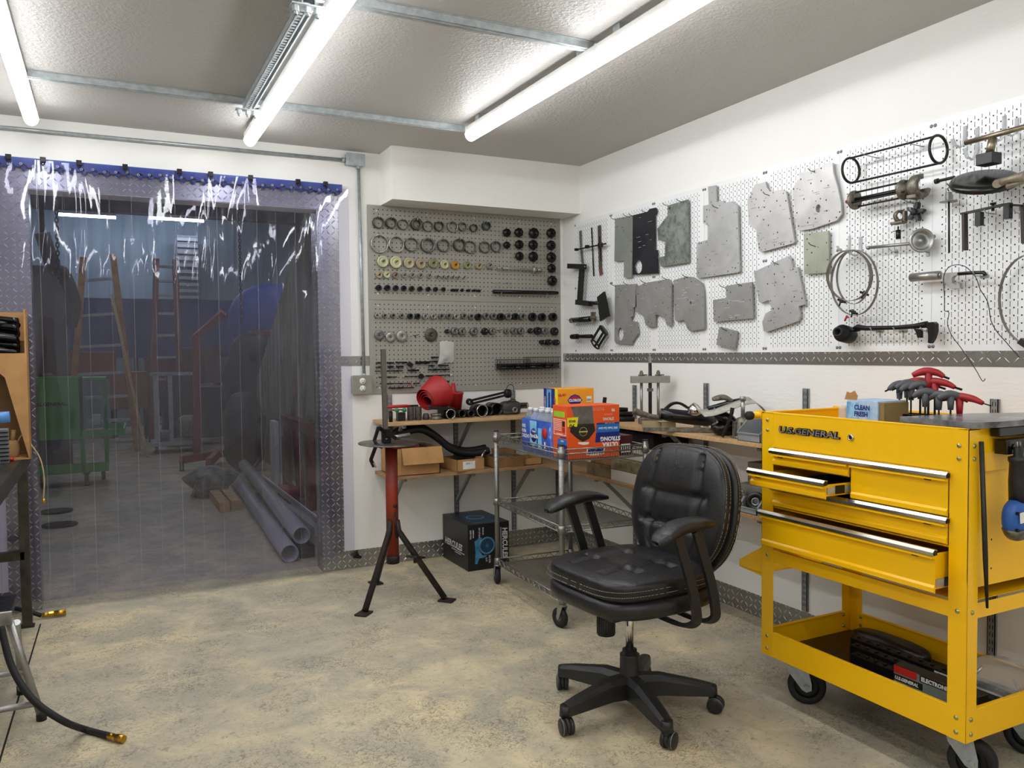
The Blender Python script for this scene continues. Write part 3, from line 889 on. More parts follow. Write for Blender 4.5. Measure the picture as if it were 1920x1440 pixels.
# two wire baskets full of black cylinders
m_wire = M('black_coated_wire', '#151515', .4)
for nm, (x0, y0, x1, y1), lb in (('l', (1290, 600, 1560, 697), 'left'), ('r', (1565, 578, 1850, 690), 'right')):
    a, c = g2(x0, y1, -.06), g2(x1, y0, -.06); W = c.x - a.x; H = c.z - a.z
    t = thing('wire_basket', 'black wire basket on the lower grey pegboard, %s of the two' % lb, 'basket', (a.x, PEGY, a.z), 0, 'black wire baskets')
    b = MB(m_wire); D = .085
    for zz in (0, H * .5, H): b.tube([(0, 0, zz), (W, 0, zz), (W, -D, zz), (0, -D, zz)], .0018, 6, closed=True, smooth=False)
    nx = 12
    for k in range(nx + 1):
        x = W * k / nx; b.tube([(x, 0, H), (x, 0, 0), (x, -D, 0), (x, -D, H)], .0013, 5, smooth=False)
    for k in range(1, 4):
        y = -D * k / 4; b.tube([(0, y, H), (0, y, 0), (W, y, 0), (W, y, H)], .0013, 5, smooth=False)
    b.build('wire_frame', t)
    for row in range(2):
        for q in range(5):
            bb = MB(m_blackgloss if (row + q) % 3 else m_rubber); yy = -.012 - .0155 * q; zz = .011 + row * .0175
            bb.cyl((.006, yy, zz), (W * .5 - .002, yy, zz), .0072, seg=10); bb.cyl((W * .5 + .002, yy, zz), (W - .006, yy, zz), .0072, seg=10)
            if H < .05 and row: bb.bm.free(); continue
            bo = bb.build('black_tube'); bo.location = (a.x, PEGY, a.z)
            tag(bo, 'short black tube inside the %s black wire basket' % lb, 'tube', 'black tubes in the wire baskets')

# ================================================================== THINGS ON THE WHITE PEGBOARD (right wall)
# local frame of a thing on this wall: origin on the board, -y runs towards the viewer, -x sticks out into the room
def zA(x, y): return (1050 + x / 4.364, 350 + y / 4.364)
def zB(x, y): return (1280 + x / 3.79, 300 + y / 3.79)
def zC(x, y): return (1540 + x / 5.053, 180 + y / 5.053)
def zD(x, y): return (1540 + x / 4.966, 430 + y / 4.966)
BX = -.006
def wp(f, x, y, off=.03): return X(*f(x, y), -off)

def plate_mat(name, col, rough, var, metal=.75, vs=6):
    k = NT(name); b = k.b; b.inputs['Metallic'].default_value = metal
    co = k.coord(); nz = k.noise(co, vs, 6, .65, .5); sc = k.noise(k.coord((1, 1, 12)), 18, 4, .6)
    c = k.mix(k.ramp(nz, [(.36, 0.0), (.66, 1.0)]), tuple(lin(col)), var)
    c = k.mix(k.math('MULTIPLY', sc, .25), c, tuple(x * .75 for x in lin(col)))
    k.l(c, b.inputs['Base Color']); k.l(k.math('MULTIPLY_ADD', nz, .25, rough - .12), b.inputs['Roughness'])
    k.bump(sc, .05, .001)
    return k.mat
pm = dict(al=plate_mat('machined_aluminium_plate', '#bababa', .4, '#a2a2a1', .4), gr=plate_mat('dull_grey_aluminium_plate', '#9d9c9a', .48, '#8b8a88', .3),
          gg=plate_mat('greenish_grey_plate', '#868b84', .5, '#959990', .3), bk=plate_mat('black_scratched_plate', '#1a1a22', .42, '#2b2a30', .2, 9),
          mo=plate_mat('mottled_etched_plate', '#959b94', .45, '#565b56', .4, 22), pg=plate_mat('pale_green_plate', '#a5a798', .42, '#939787', .3),
          ld=plate_mat('pale_aluminium_plate', '#c3c1bf', .42, '#adabaa', .4))
m_engrave = M('pale_engraving', '#d9dad8', .6)
m_ink = M('dark_engraving', '#5a5a58', .6)

def ell(cx, cy, rx, ry, n=16): return [(cx + rx * cos(2 * pi * k / n), cy + ry * sin(2 * pi * k / n)) for k in range(n)]

def wall_plate(f, poly, mat, label, nholes, seed, big=(), hooks=(), engr=0, off=.022, ink=False):
    off_t = .009
    P = [wp(f, x, y, off) for x, y in poly]
    y0 = sum(p.y for p in P) / len(P); z0 = sum(p.z for p in P) / len(P)
    t = thing('valve_body_plate', label, 'plate', (BX, y0, z0), 0, 'metal plates on the white pegboard')
    to = lambda p: (y0 - p.y, p.z - z0)
    L = [to(p) for p in P]
    holes = []
    for (cx, cy, rx, ry) in big:
        holes.append([to(wp(f, x, y, off)) for x, y in ell(cx, cy, rx, ry, 20)])
    # scattered drilled holes kept inside the outline
    def inside(x, y, PL):
        c = False; j = len(PL) - 1
        for i in range(len(PL)):
            xi, yi = PL[i]; xj, yj = PL[j]
            if (yi > y) != (yj > y) and x < (xj - xi) * (y - yi) / (yj - yi) + xi: c = not c
            j = i
        return c
    def dist(x, y, PL):
        m = 9
        for i in range(len(PL)):
            a, b = V(PL[i]), V(PL[(i + 1) % len(PL)]); d = b - a
            tt = max(0, min(1, (V((x, y)) - a).dot(d) / max(d.dot(d), 1e-9)))
            m = min(m, (V((x, y)) - a - d * tt).length)
        return m
    rs = random.Random(seed); pts = []; tries = 0
    xs = [a for a, _ in L]; ys = [b for _, b in L]
    while len(pts) < nholes and tries < 900:
        tries += 1
        x, y = rs.uniform(min(xs), max(xs)), rs.uniform(min(ys), max(ys)); r = rs.choice((.0024, .003, .0036))
        if len(pts) < nholes * .4:                      # edge holes first
            ok = inside(x, y, L) and .006 < dist(x, y, L) < .010
        else: ok = inside(x, y, L) and dist(x, y, L) > .008
        if ok and all(dist(x, y, h) > .008 and not inside(x, y, h) for h in holes) and all((V((x, y)) - V(q[:2])).length > .015 for q in pts):
            pts.append((x, y, r))
    hs = holes + [[(x + r * cos(2 * pi * k / 8), y + r * sin(2 * pi * k / 8)) for k in range(8)] for x, y, r in pts]
    b = MB(mat); b.prism(L, (-(off + BX) + off_t / 2, 0, 0), (0, -1, 0), (0, 0, 1), off_t, hs)
    # dark plugs in the drilled holes, colour standing in for their shade
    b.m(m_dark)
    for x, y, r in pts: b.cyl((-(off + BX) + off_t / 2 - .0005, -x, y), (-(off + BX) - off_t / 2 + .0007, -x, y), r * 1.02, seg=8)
    b.build('plate_body', t)
    if engr:
        b = MB(m_ink if ink else m_engrave); done = 0
        xx = -(off + BX) - off_t / 2 - .0003
        for _ in range(engr * 20):
            x, y = rs.uniform(min(xs), max(xs)), rs.uniform(min(ys), max(ys))
            w = rs.uniform(.012, .035)
            if not (inside(x, y, L) and inside(x + w, y, L) and dist(x, y, L) > .01 and dist(x + w, y, L) > .008): continue
            q = x
            while q < x + w:
                e = rs.uniform(.0012, .003); b.bx(xx, xx - .0002, -q, -(q + e), y, y + rs.uniform(.0012, .0026)); q += e + .0012
            done += 1
            if done >= engr: break
        b.build('engraved_marks', t)
    for (hx, hy) in hooks:
        q = wp(f, hx, hy, off); yy, zz = q.y - y0, q.z - z0
        b = MB(m_oxide); b.tube([(0, yy - .004, zz - .008), (-.012, yy - .002, zz - .006), (-.028, yy, zz), (-.036, yy + .012, zz + .006), (-.04, yy + .018, zz + .016)], .0016, 6)
        b.build('hook', t)
    return t

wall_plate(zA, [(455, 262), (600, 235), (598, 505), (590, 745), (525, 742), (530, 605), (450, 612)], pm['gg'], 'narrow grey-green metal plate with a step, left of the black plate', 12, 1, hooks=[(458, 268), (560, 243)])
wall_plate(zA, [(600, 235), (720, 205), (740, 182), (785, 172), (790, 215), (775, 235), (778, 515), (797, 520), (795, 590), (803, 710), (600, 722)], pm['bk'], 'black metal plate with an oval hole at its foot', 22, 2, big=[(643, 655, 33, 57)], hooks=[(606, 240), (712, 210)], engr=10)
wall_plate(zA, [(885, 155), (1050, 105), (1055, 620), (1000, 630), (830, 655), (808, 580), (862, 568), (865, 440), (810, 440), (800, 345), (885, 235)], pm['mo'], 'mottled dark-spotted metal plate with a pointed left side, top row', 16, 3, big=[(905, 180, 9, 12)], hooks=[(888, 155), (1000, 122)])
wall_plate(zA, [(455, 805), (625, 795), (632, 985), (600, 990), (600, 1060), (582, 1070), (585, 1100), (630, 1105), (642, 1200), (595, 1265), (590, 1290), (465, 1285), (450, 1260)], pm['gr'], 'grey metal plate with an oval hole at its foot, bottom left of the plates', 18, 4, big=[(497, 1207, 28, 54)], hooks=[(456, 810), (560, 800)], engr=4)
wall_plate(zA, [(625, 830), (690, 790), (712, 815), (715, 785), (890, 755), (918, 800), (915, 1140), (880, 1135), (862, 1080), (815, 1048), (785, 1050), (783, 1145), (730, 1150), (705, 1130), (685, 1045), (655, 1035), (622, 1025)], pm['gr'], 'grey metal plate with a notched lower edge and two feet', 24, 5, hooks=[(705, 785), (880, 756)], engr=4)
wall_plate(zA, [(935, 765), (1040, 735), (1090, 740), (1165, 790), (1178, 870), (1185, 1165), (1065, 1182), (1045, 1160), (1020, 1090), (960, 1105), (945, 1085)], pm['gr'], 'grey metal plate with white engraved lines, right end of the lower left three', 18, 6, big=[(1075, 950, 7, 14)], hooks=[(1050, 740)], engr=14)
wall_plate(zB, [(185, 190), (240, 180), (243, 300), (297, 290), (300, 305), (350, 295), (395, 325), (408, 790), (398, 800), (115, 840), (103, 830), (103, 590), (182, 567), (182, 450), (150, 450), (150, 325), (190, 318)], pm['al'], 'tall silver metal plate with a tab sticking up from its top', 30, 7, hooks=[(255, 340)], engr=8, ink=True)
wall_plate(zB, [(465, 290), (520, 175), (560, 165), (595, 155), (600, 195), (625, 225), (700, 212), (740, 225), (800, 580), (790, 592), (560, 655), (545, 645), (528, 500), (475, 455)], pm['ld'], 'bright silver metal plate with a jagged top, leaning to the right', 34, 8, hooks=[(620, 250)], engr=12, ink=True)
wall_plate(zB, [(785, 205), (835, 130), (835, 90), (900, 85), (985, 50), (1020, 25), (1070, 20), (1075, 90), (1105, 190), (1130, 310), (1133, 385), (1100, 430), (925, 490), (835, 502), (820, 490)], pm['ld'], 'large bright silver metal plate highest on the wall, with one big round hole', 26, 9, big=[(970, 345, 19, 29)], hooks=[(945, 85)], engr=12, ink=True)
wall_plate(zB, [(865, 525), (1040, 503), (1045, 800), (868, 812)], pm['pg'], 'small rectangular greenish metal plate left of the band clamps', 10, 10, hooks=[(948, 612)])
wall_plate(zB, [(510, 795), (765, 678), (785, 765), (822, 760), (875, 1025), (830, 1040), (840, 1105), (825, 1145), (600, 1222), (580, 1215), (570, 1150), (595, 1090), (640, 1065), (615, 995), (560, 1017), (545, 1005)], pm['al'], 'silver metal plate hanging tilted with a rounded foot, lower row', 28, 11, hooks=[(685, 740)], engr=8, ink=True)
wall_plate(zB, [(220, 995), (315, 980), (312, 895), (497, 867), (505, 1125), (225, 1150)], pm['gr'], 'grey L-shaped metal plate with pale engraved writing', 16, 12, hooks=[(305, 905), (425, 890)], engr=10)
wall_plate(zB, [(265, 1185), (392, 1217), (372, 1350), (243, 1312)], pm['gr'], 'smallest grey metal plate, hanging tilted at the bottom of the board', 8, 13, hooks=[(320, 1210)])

def wth(name, label, cat, f, x, y, group=None):
    p = wp(f, x, y, .02)
    return thing(name, label, cat, (BX, p.y, p.z), 0, group), p
def W(f, x, y, off=.03):
    return X(*f(x, y), -off)

# --- tools at the left end
t, p = wth('steel_rule', 'flat steel strip hanging at the far left of the white pegboard', 'ruler', zA, 170, 360)
b = MB(m_steel); b.tube([W(zA, 167, 360), W(zA, 172, 500), W(zA, 188, 640)], 0, flat=(.012, .003), up=(1, 0, 0)) if 0 else b.tube([W(zA, 167, 360, .012), W(zA, 172, 500, .012), W(zA, 188, 640, .012)], 0, flat=(.003, .024), up=(1, 0, 0))
b.build('blade', t, world=True)
t, p = wth('long_hook_rod', 'thin grey rod hanging between the steel strip and the brown flat bar', 'rod', zA, 258, 335)
b = MB(m_darksteel); b.cyl(W(zA, 258, 335, .014), W(zA, 276, 732, .014), .004, seg=8); b.build('shank', t, world=True)
t, p = wth('flat_bar', 'brown slotted flat bar with a reddish lower end, left of the plates', 'bar', zA, 320, 315)
b = MB(M('brown_steel', '#6e655d', .5, .6, vscale=30)); b.tube([W(zA, 320, 317, .014), W(zA, 330, 680, .014)], 0, flat=(.004, .029), up=(1, 0, 0)); b.build('bar_body', t, world=True)
b = MB(M('rust_red_steel', '#8a5a50', .5, .4)); b.tube([W(zA, 330, 680, .0145), W(zA, 337, 722, .0145)], 0, flat=(.004, .029), up=(1, 0, 0)); b.build('end_piece', t, world=True)
b = MB(m_dark); b.tube([W(zA, 324, 405, .0175), W(zA, 335, 610, .0175)], 0, flat=(.001, .010), up=(1, 0, 0)); b.build('slot', t, world=True)
t, p = wth('screw_clamp', 'dark threaded rod with blocks lying across the three hanging strips', 'clamp', zA, 125, 515)
b = MB(m_oxide); b.cyl(W(zA, 125, 517, .045), W(zA, 375, 466, .045), .0045, seg=8); b.build('threaded_rod', t, world=True)
for i, (x, y, s_) in enumerate(((135, 515, .016), (222, 492, .02), (330, 478, .026))):
    b = MB(m_oxide if i != 2 else m_darksteel); b.box(W(zA, x, y, .045), (.022, s_ * 1.1, s_), None, .003); b.build('clamp_block', t, world=True)
b = MB(m_zinc); b.tube([W(zA, 165, 520, .05), W(zA, 162, 590, .05), W(zA, 185, 645, .05), W(zA, 205, 655, .05)], .0026, 6); b.build('wire_hook', t, world=True)

m_satblack = M('satin_black_bar', '#222224', .38, .2, vscale=30)
t, p = wth('offset_handle_tool', 'black Z-shaped square bar with a flat plate at its lower end', 'tool', zA, 175, 660)
pts = [W(zA, 75, 650, .05), W(zA, 200, 655, .05), W(zA, 178, 672, .05), W(zA, 165, 955, .05), W(zA, 250, 955, .06), W(zA, 320, 950, .06)]
b = MB(m_satblack)
b.tube([pts[0], pts[1]], 0, flat=(.03, .03), up=(1, 0, 0)); b.tube([W(zA, 182, 640, .05), W(zA, 160, 968, .05)], 0, flat=(.026, .026), up=(1, 0, 0))
b.tube([W(zA, 140, 945, .05), W(zA, 252, 958, .055)], 0, flat=(.028, .03), up=(1, 0, 0)); b.cyl(W(zA, 250, 955, .055), W(zA, 325, 950, .055), .011, seg=12)
b.build('bar_body', t, world=True)
b = MB(m_satblack); P = [W(zA, x, y, .05) for x, y in ((315, 905), (372, 858), (412, 1060), (340, 1102))]
b.prism([(p.y - q.y, q.z - p.z) for q in P], (-.05, p.y, p.z), (0, -1, 0), (0, 0, 1), .012); b.build('flat_plate', t, world=True)
t, p = wth('pin_handle', 'short black cylinder handle with crossed pins, under the Z-shaped bar', 'handle', zA, 180, 1080)
b = MB(m_blackgloss); b.cyl(W(zA, 92, 1095, .05), W(zA, 250, 1082, .05), .0165, seg=18); b.build('grip', t, world=True)
b = MB(m_castiron); b.cyl(W(zA, 250, 1075, .05), W(zA, 290, 1070, .05), .009, seg=12); b.bx(-.06, -.03, W(zA, 290, 1070).y - .006, W(zA, 290, 1070).y + .006, W(zA, 290, 1100).z, W(zA, 290, 1025).z); b.build('socket_end', t, world=True)
b = MB(m_zinc)
for a in ((55, 1085, 130, 1125), (80, 1075, 115, 1130)): b.cyl(W(zA, a[0], a[1], .068), W(zA, a[2], a[3], .068), .0016, seg=6)
build_each(b, 'cross_pin', t, True)
t, p = wth('ring_yoke_tool', 'black tool with round handle and hooped frame, lowest left on the white board', 'tool', zA, 230, 1225)
b = MB(m_oxide); b.cyl(W(zA, 97, 1228, .05), W(zA, 145, 1226, .05), .016, seg=16); b.cyl(W(zA, 145, 1226, .05), W(zA, 260, 1224, .05), .0115, seg=12); b.build('handle', t, world=True)
b = MB(m_oxide)
c1, c2 = W(zA, 358, 1175, .055), W(zA, 288, 1290, .055); ax = (c2 - c1).normalized(); ax = (ax + V((-.5, 0, 0))).normalized()
b.lathe([(0, -.004), (.036, -.004), (.038, 0), (.036, .004), (0, .004)], c1, ax, 24)
b.build('round_flange', t, world=True)
b = MB(m_oxide); R = frame(ax)
b.lathe([(.03, -.004), (.036, -.004), (.036, .004), (.03, .004)], c2, ax, 24, closed_prof=True)
for a in (0, 2.1, 4.2):
    o_ = R @ V((.032 * cos(a), .032 * sin(a), 0)); b.tube([c1 + o_, c2 + o_], 0, flat=(.014, .006))
b.build('hoop_frame', t, world=True)

# --- tall right group
m_rodblack = M('dark_bronze_rod', '#2e2a28', .42, .5)
t, p = wth('ring_cage_tool', 'long wire frame with a round ring at each end, top of the board', 'frame', zC, 280, 705)
l0, l1 = W(zC, 280, 705, .07), W(zC, 1110, 505, .07)
R1 = .047
b = MB(m_rodblack)
for c in (l0, l1): b.lathe([(R1 + .005 * cos(a), .005 * sin(a)) for a in [2 * pi * k / 8 for k in range(8)]], c, (0, 1, 0), 32, closed_prof=True)
build_each(b, 'end_ring', t, True)
b = MB(m_rodblack)
for a in (pi / 2, -pi / 2 + .2, pi):
    o_ = V((R1 * cos(a), 0, R1 * sin(a))) if a != pi else None
    if o_ is None: continue
    b.cyl(l0 + o_, l1 + o_, .004, seg=8)
build_each(b, 'connecting_rod', t, True)
for q in ((430, 560), (845, 450)):
    a = W(zC, q[0], q[1], .05); b = MB(m_zinc); b.tube([(BX, a.y - .022, a.z - .012), (-.03, a.y - .018, a.z - .01), (-.07, a.y - .01, a.z - .004), (-.085, a.y, a.z + .008)], .002, 6); b.bx(BX, BX - .003, a.y - .04, a.y - .006, a.z - .02, a.z - .006); b.build('hook', t, world=True)

t, p = wth('bearing_puller', 'long puller with a red tip, guide rods and two cast collars, under the ring frame', 'puller', zC, 320, 980)
a, c = W(zC, 300, 990, .075), W(zC, 960, 850, .075); d = (c - a).normalized()
b = MB(m_red); b.lathe([(0, -.032), (.007, -.03), (.009, -.018), (.014, -.016), (.017, -.006), (.012, 0), (0, 0)], a, d, 14); b.build('red_knob', t, world=True)
b = MB(m_castiron); b.lathe([(0, 0), (.034, 0), (.036, .003), (.036, .012), (.02, .014), (0, .014)], a, d, 24); b.build('end_plate', t, world=True)
b = MB(m_rodblack); L = (c - a).length
for o_, r_ in ((V((0, 0, .028)), .0038), (V((-.02, 0, -.012)), .0034), (V((.015, 0, -.024)), .0034)): b.cyl(a + o_, a + o_ + d * L * (1.0 if r_ > .0036 else .8), r_, seg=8)
build_each(b, 'guide_rod', t, True)
b = MB(m_oxide); b.cyl(a + d * .01, a + d * L * .82, .0085, seg=12); b.build('centre_screw', t, world=True)
b = MB(m_castiron); e = a + d * L * .72; b.lathe([(.012, 0), (.034, 0), (.036, .004), (.036, .012), (.016, .016), (.016, .034), (.01, .034)], e, d, 24); b.cyl(e + d * .01, e + d * .05, .015, seg=14); b.build('sliding_collar', t, world=True)
b = MB(m_castiron); e = a + d * L * .93
b.lathe([(.026, -.012), (.04, -.012), (.042, -.008), (.042, .02), (.04, .024), (.026, .024)], e, d, 28, arc=2 * pi * .72, closed_prof=True)
b.box(e + V((-.01, 0, -.036)), (.05, .036, .014), None, .003); b.build('cast_yoke', t, world=True)
b = MB(m_zinc)
for x in (830,): q = W(zC, x, 975, .05); b.tube([(BX, q.y, q.z - .015), (-.05, q.y, q.z - .012), (-.085, q.y + .008, q.z)], .002, 6)
b.build('hook', t, world=True)

t, p = wth('cable_clamp', 'small grey cast clamp with a U opening and a hanging pin', 'clamp', zC, 735, 1150)
c = W(zC, 735, 1150, .04)
b = MB(m_castiron)
b.lathe([(.013, -.008), (.022, -.008), (.022, .008), (.013, .008)], c + V((0, -.004, .004)), (.5, 1, 0), 20, closed_prof=True)
b.box(c + V((-.002, 0, -.02)), (.03, .05, .01), None, .003)
b.box(c + V((.004, -.022, 0)), (.02, .01, .042), None, .004)
b.build('clamp_body', t, world=True)
b = MB(m_darksteel); b.cyl(W(zC, 728, 1235, .04), W(zC, 728, 1290, .04), .003, seg=8); b.cyl(W(zC, 728, 1270, .04), W(zC, 730, 1355, .04), .0088, seg=12); b.cyl(W(zC, 678, 1284, .04), W(zC, 782, 1278, .04), .0016, seg=6); b.build('pin', t, world=True)

t, p = wth('star_knob', 'black five-lobed plastic star knob', 'knob', zC, 897, 1100)
c = W(zC, 897, 1100, .03); b = MB(m_black)
n = 60; R0 = .036
pl_ = []
for k in range(n):
    th = 2 * pi * k / n; rr = R0 * (.66 + .34 * cos(5 * (th - pi / 2 + .25))) ; pl_.append((rr * cos(th), rr * sin(th)))
b.prism(pl_, (c.x + .008, c.y, c.z), (0, -1, 0), (0, 0, 1), .018); b.lathe([(0, .012), (.008, .012), (.012, .009), (.012, 0)], c + V((-.008, 0, 0)), (-1, 0, 0), 16); b.build('knob_body', t, world=True)
b = MB(m_zinc); b.tube([(BX, c.y, c.z + .004), (c.x - .03, c.y, c.z + .004), (c.x - .034, c.y, c.z + .014)], .002, 6); b.build('hook', t, world=True)

t, p = wth('cup_driver', 'polished steel cup on the end of a long steel shaft', 'driver', zC, 1010, 1345)
a, c = W(zD, 430, 172, .04), W(zD, 880, 128, .04)
b = MB(m_steel); b.cyl(a, c, .0062, seg=12); b.cyl(a, a + (c - a) * .05, .0072, seg=12); b.build('shaft', t, world=True)
ax = V((-.55, -.8, .02)).normalized(); o_ = W(zD, 900, 118, .045)
b = MB(m_alu); b.lathe([(0, 0), (.026, 0), (.031, .003), (.031, .012), (.034, .014), (.034, .026), (.041, .03), (.043, .036), (.041, .04), (.034, .04), (.032, .022), (.02, .02), (.018, .024), (.008, .024), (.008, .034), (0, .034)], o_, ax, 32); b.build('cup', t, world=True)
for x in (640, 935):
    q = W(zD, x, 195, .04); b = MB(m_zinc); b.tube([(BX, q.y, q.z - .006), (-.03, q.y, q.z - .004), (-.05, q.y, q.z + .008)], .002, 6); b.bx(BX, BX - .003, q.y - .006, q.y + .006, q.z - .02, q.z + .004); b.build('hook', t, world=True)

# T-handle tool with black wheel
t, p = wth('wheel_spinner_tool', 'black oval wheel with crank handle hanging from a steel T bar, top right', 'tool', zC, 1600, 500)
b = MB(M('yellowed_steel', '#a1967e', .35, .9, var='#7f7767', vscale=30)); a, c = W(zC, 1365, 445, .1), W(zC, 1960, 283, .1)
b.cyl(a, c, .0085, seg=14); b.cyl(a + (a - c).normalized() * .002, a, .0065, seg=10)
b.cyl(W(zC, 1625, 395, .1), W(zC, 1592, 560, .1), .0125, seg=14); b.build('t_bar', t, world=True)
b = MB(m_satblack)
q = W(zC, 1585, 600, .1); b.box(q, (.05, .055, .036), None, .002)
b.build('square_socket', t, world=True)
c = W(zC, 1545, 785, .12); ax = V((-.35, -.25, .8)).normalized()
b = MB(m_blackgloss)
b.lathe([(0, -.004), (.082, -.004), (.095, 0), (.1, .008), (.098, .018), (.088, .02), (.082, .01), (0, .006)], c, -ax, 48)
for k in range(3):
    R = frame(ax); th = k * 2.1 + .4
    b.blob(c - ax * .01 + R @ V((.045 * cos(th), .045 * sin(th), 0)), (.06, .018, .012), 2, R @ Matrix.Rotation(th, 3, 'Z'), 12, 6)
b.build('wheel', t, world=True)
b = MB(m_satblack); b.cyl(W(zC, 1080, 812, .08), W(zC, 1260, 770, .1), .0055, seg=10); b.cyl(W(zC, 1080, 812, .08), W(zC, 1110, 803, .08), .009, seg=10); b.build('side_shaft', t, world=True)
b = MB(M('tan_cast_handle', '#9a8f7e', .5, .5, vscale=40)); b.tube([W(zC, 1665, 832, .16), W(zC, 1780, 790, .18), W(zC, 1935, 755, .18)], [.014, .009, .016], 12); b.tube([W(zC, 1760, 860, .17), W(zC, 1940, 800, .17)], .008, 8); b.cyl(W(zC, 1665, 832, .135), W(zC, 1665, 832, .18), .013, seg=14); b.build('crank_handle', t, world=True)

m_acry = plastic('clear_grey_acrylic', (.8, .82, .84), .35, .1)
def jhook(f, x, y, L, label, w=.012):
    p = wp(f, x, y, .01); t = thing('acrylic_hook', label, 'hook', (BX, p.y, p.z), 0, 'clear J-shaped hooks')
    b = MB(m_acry); b.tube([(-.002, 0, .0), (-.004, -.001, -L * .6), (-.01, -.002, -L * .8), (-.03, -.003, -L), (-.06, -.004, -L * .95), (-.075, -.004, -L * .7)], 0, flat=(.004, w), up=(1, 0, .01)); b.build('hook_strip', t)
jhook(zC, 1358, 285, .075, 'clear J hook holding the left end of the steel T bar')
jhook(zC, 1730, 185, .085, 'clear J hook holding the right part of the steel T bar')
jhook(zC, 1475, 300, .11, 'grey strip hook just right of the left end of the T bar')
jhook(zC, 1850, 210, .06, 'grey strip hook nearest the right edge above the T bar')

t, p = wth('flange_puller', 'slim puller with a small cup, round flange and long thin rod', 'puller', zC, 1205, 940)
b = MB(m_darksteel); b.cyl(W(zC, 1208, 1000, .045), W(zD, 1190, 218, .045), .0032, seg=8); b.tube([W(zC, 1190, 830, .045), W(zC, 1218, 860, .045), W(zC, 1195, 880, .045), W(zC, 1208, 900, .045)], .002, 6); b.build('rod', t, world=True)
c = W(zC, 1206, 1000, .045)
b = MB(m_steel); b.lathe([(0, -.002), (.028, -.002), (.0285, 0), (.022, .003), (0, .003)], c, (0, 0, 1), 24); b.build('round_flange', t, world=True)
b = MB(m_steel); b.lathe([(0, 0), (.012, 0), (.012, .003), (.0105, .005), (.0105, .03), (.009, .032), (0, .032)], c, (0, 0, 1), 20); b.build('cup', t, world=True)

t, p = wth('bracket_clamp', 'dark square-cornered bracket with two hanging legs and small blocks, right of the slim puller', 'bracket', zC, 1750, 1030)
m_dkb = M('dark_brown_steel', '#3f3a38', .45, .7, vscale=30)
b = MB(m_dkb)
b.tube([W(zC, 1332, 1118, .05), W(zC, 1740, 1028, .05)], 0, flat=(.02, .006), up=(1, 0, 0)); b.tube([W(zC, 1740, 1030, .05), W(zC, 1935, 1040, .05)], 0, flat=(.02, .006), up=(1, 0, 0))
b.build('top_bar', t, world=True)
b = MB(m_dkb); b.tube([W(zC, 1358, 1112, .05), W(zD, 1340, 196, .05)], 0, flat=(.02, .0095), up=(1, 0, 0)); b.build('leg', t, world=True)
b = MB(m_dkb); b.tube([W(zC, 1915, 1040, .05), W(zD, 1890, 130, .05)], 0, flat=(.02, .0095), up=(1, 0, 0)); b.build('leg', t, world=True)
for (x, y) in ((1497, 1165), (1768, 1090)):
    q = W(zC, x, y, .06); b = MB(m_satblack); b.box(q, (.02, .0195, .045 if x < 1600 else .05), None, .001); b.build('block', t, world=True)
b = MB(m_darksteel); b.cyl(W(zC, 1625, 1090, .05), W(zC, 1627, 1010, .05), .005, seg=10); b.cyl(W(zC, 1627, 1030, .05), W(zC, 1627, 1012, .05), .009, seg=6); b.build('bolt', t, world=True)
b = MB(m_zinc)
for x in (1560, 1840): q = W(zC, x, 1110, .05); b.tube([(BX, q.y, q.z), (-.05, q.y, q.z + .002), (-.06, q.y, q.z + .012)], .002, 6)
build_each(b, 'hook', t, True)

# band clamps on a hook
m_band = M('grey_steel_band', '#8b857d', .35, .85, var='#6d675f', vscale=20)
def band(f, cx, cy, rx, ry, off, tiltx, w, mb, lean=0.0):
    pts = []
    for k in range(40):
        a = 2 * pi * k / 40; q = W(f, cx + rx * cos(a), cy + ry * sin(a), off); pts.append(q + V((-tiltx * cos(a) - lean * sin(a), 0, 0)))
    mb.tube(pts, 0, flat=(w, .0016), up=(1, 0, 0), closed=True)
for i, (cx, cy, rx, ry, off, tl, w, lb) in enumerate(((310, 495, 250, 305, .05, .02, .012, 'outermost'), (262, 430, 172, 235, .085, -.02, .016, 'inner left'), (300, 445, 205, 250, .068, .03, .01, 'middle'))):
    t, p = wth('band_clamp', '%s steel band clamp of the three hanging from the clear hook' % lb, 'band clamp', zD, cx, cy, 'steel band clamps on the clear hook')
    b = MB(m_band); band(zD, cx, cy, rx, ry, off, tl, w, b); b.build('band', t, world=True)
    e = W(zD, (300, 190, 400)[i], (775, 670, 600)[i], off + .004); b = MB(m_darksteel)
    b.cyl(e + V((0, .018, .008)), e + V((0, -.018, -.006)), .0045, seg=8); b.box(e, (.012, .014, .014), None, .002); b.cyl(e + V((0, .0, .012)), e + V((0, .012, -.018)), .003, seg=6)
    b.build('worm_screw', t, world=True)
    if i == 0:
        b = MB(m_red); e = W(zD, 240, 825, off); b.cyl(e + V((0, .0, .01)), e + V((-.004, .008, -.012)), .0035, seg=8); b.cyl(e + V((0, .008, .0)), e + V((0, -.008, .003)), .0028, seg=6); b.build('red_thumb_screw', t, world=True)
jhook(zD, 258, 62, .062, 'clear J hook holding the band clamps, left strip', .010)
jhook(zD, 362, 70, .075, 'clear J hook holding the band clamps, right strip', .014)
t, p = wth('steel_band', 'single large steel band cut off by the right edge of the picture', 'band clamp', zD, 1980, 650)
b = MB(m_band); band(zD, 1965, 655, 325, 425, .04, .01, .014, b); b.build('band', t, world=True)
b = MB(m_dkb); b.box(W(zD, 1890, 1060, .04), (.02, .03, .02), Matrix.Rotation(.6, 3, 'X'), .002); b.build('clasp', t, world=True)

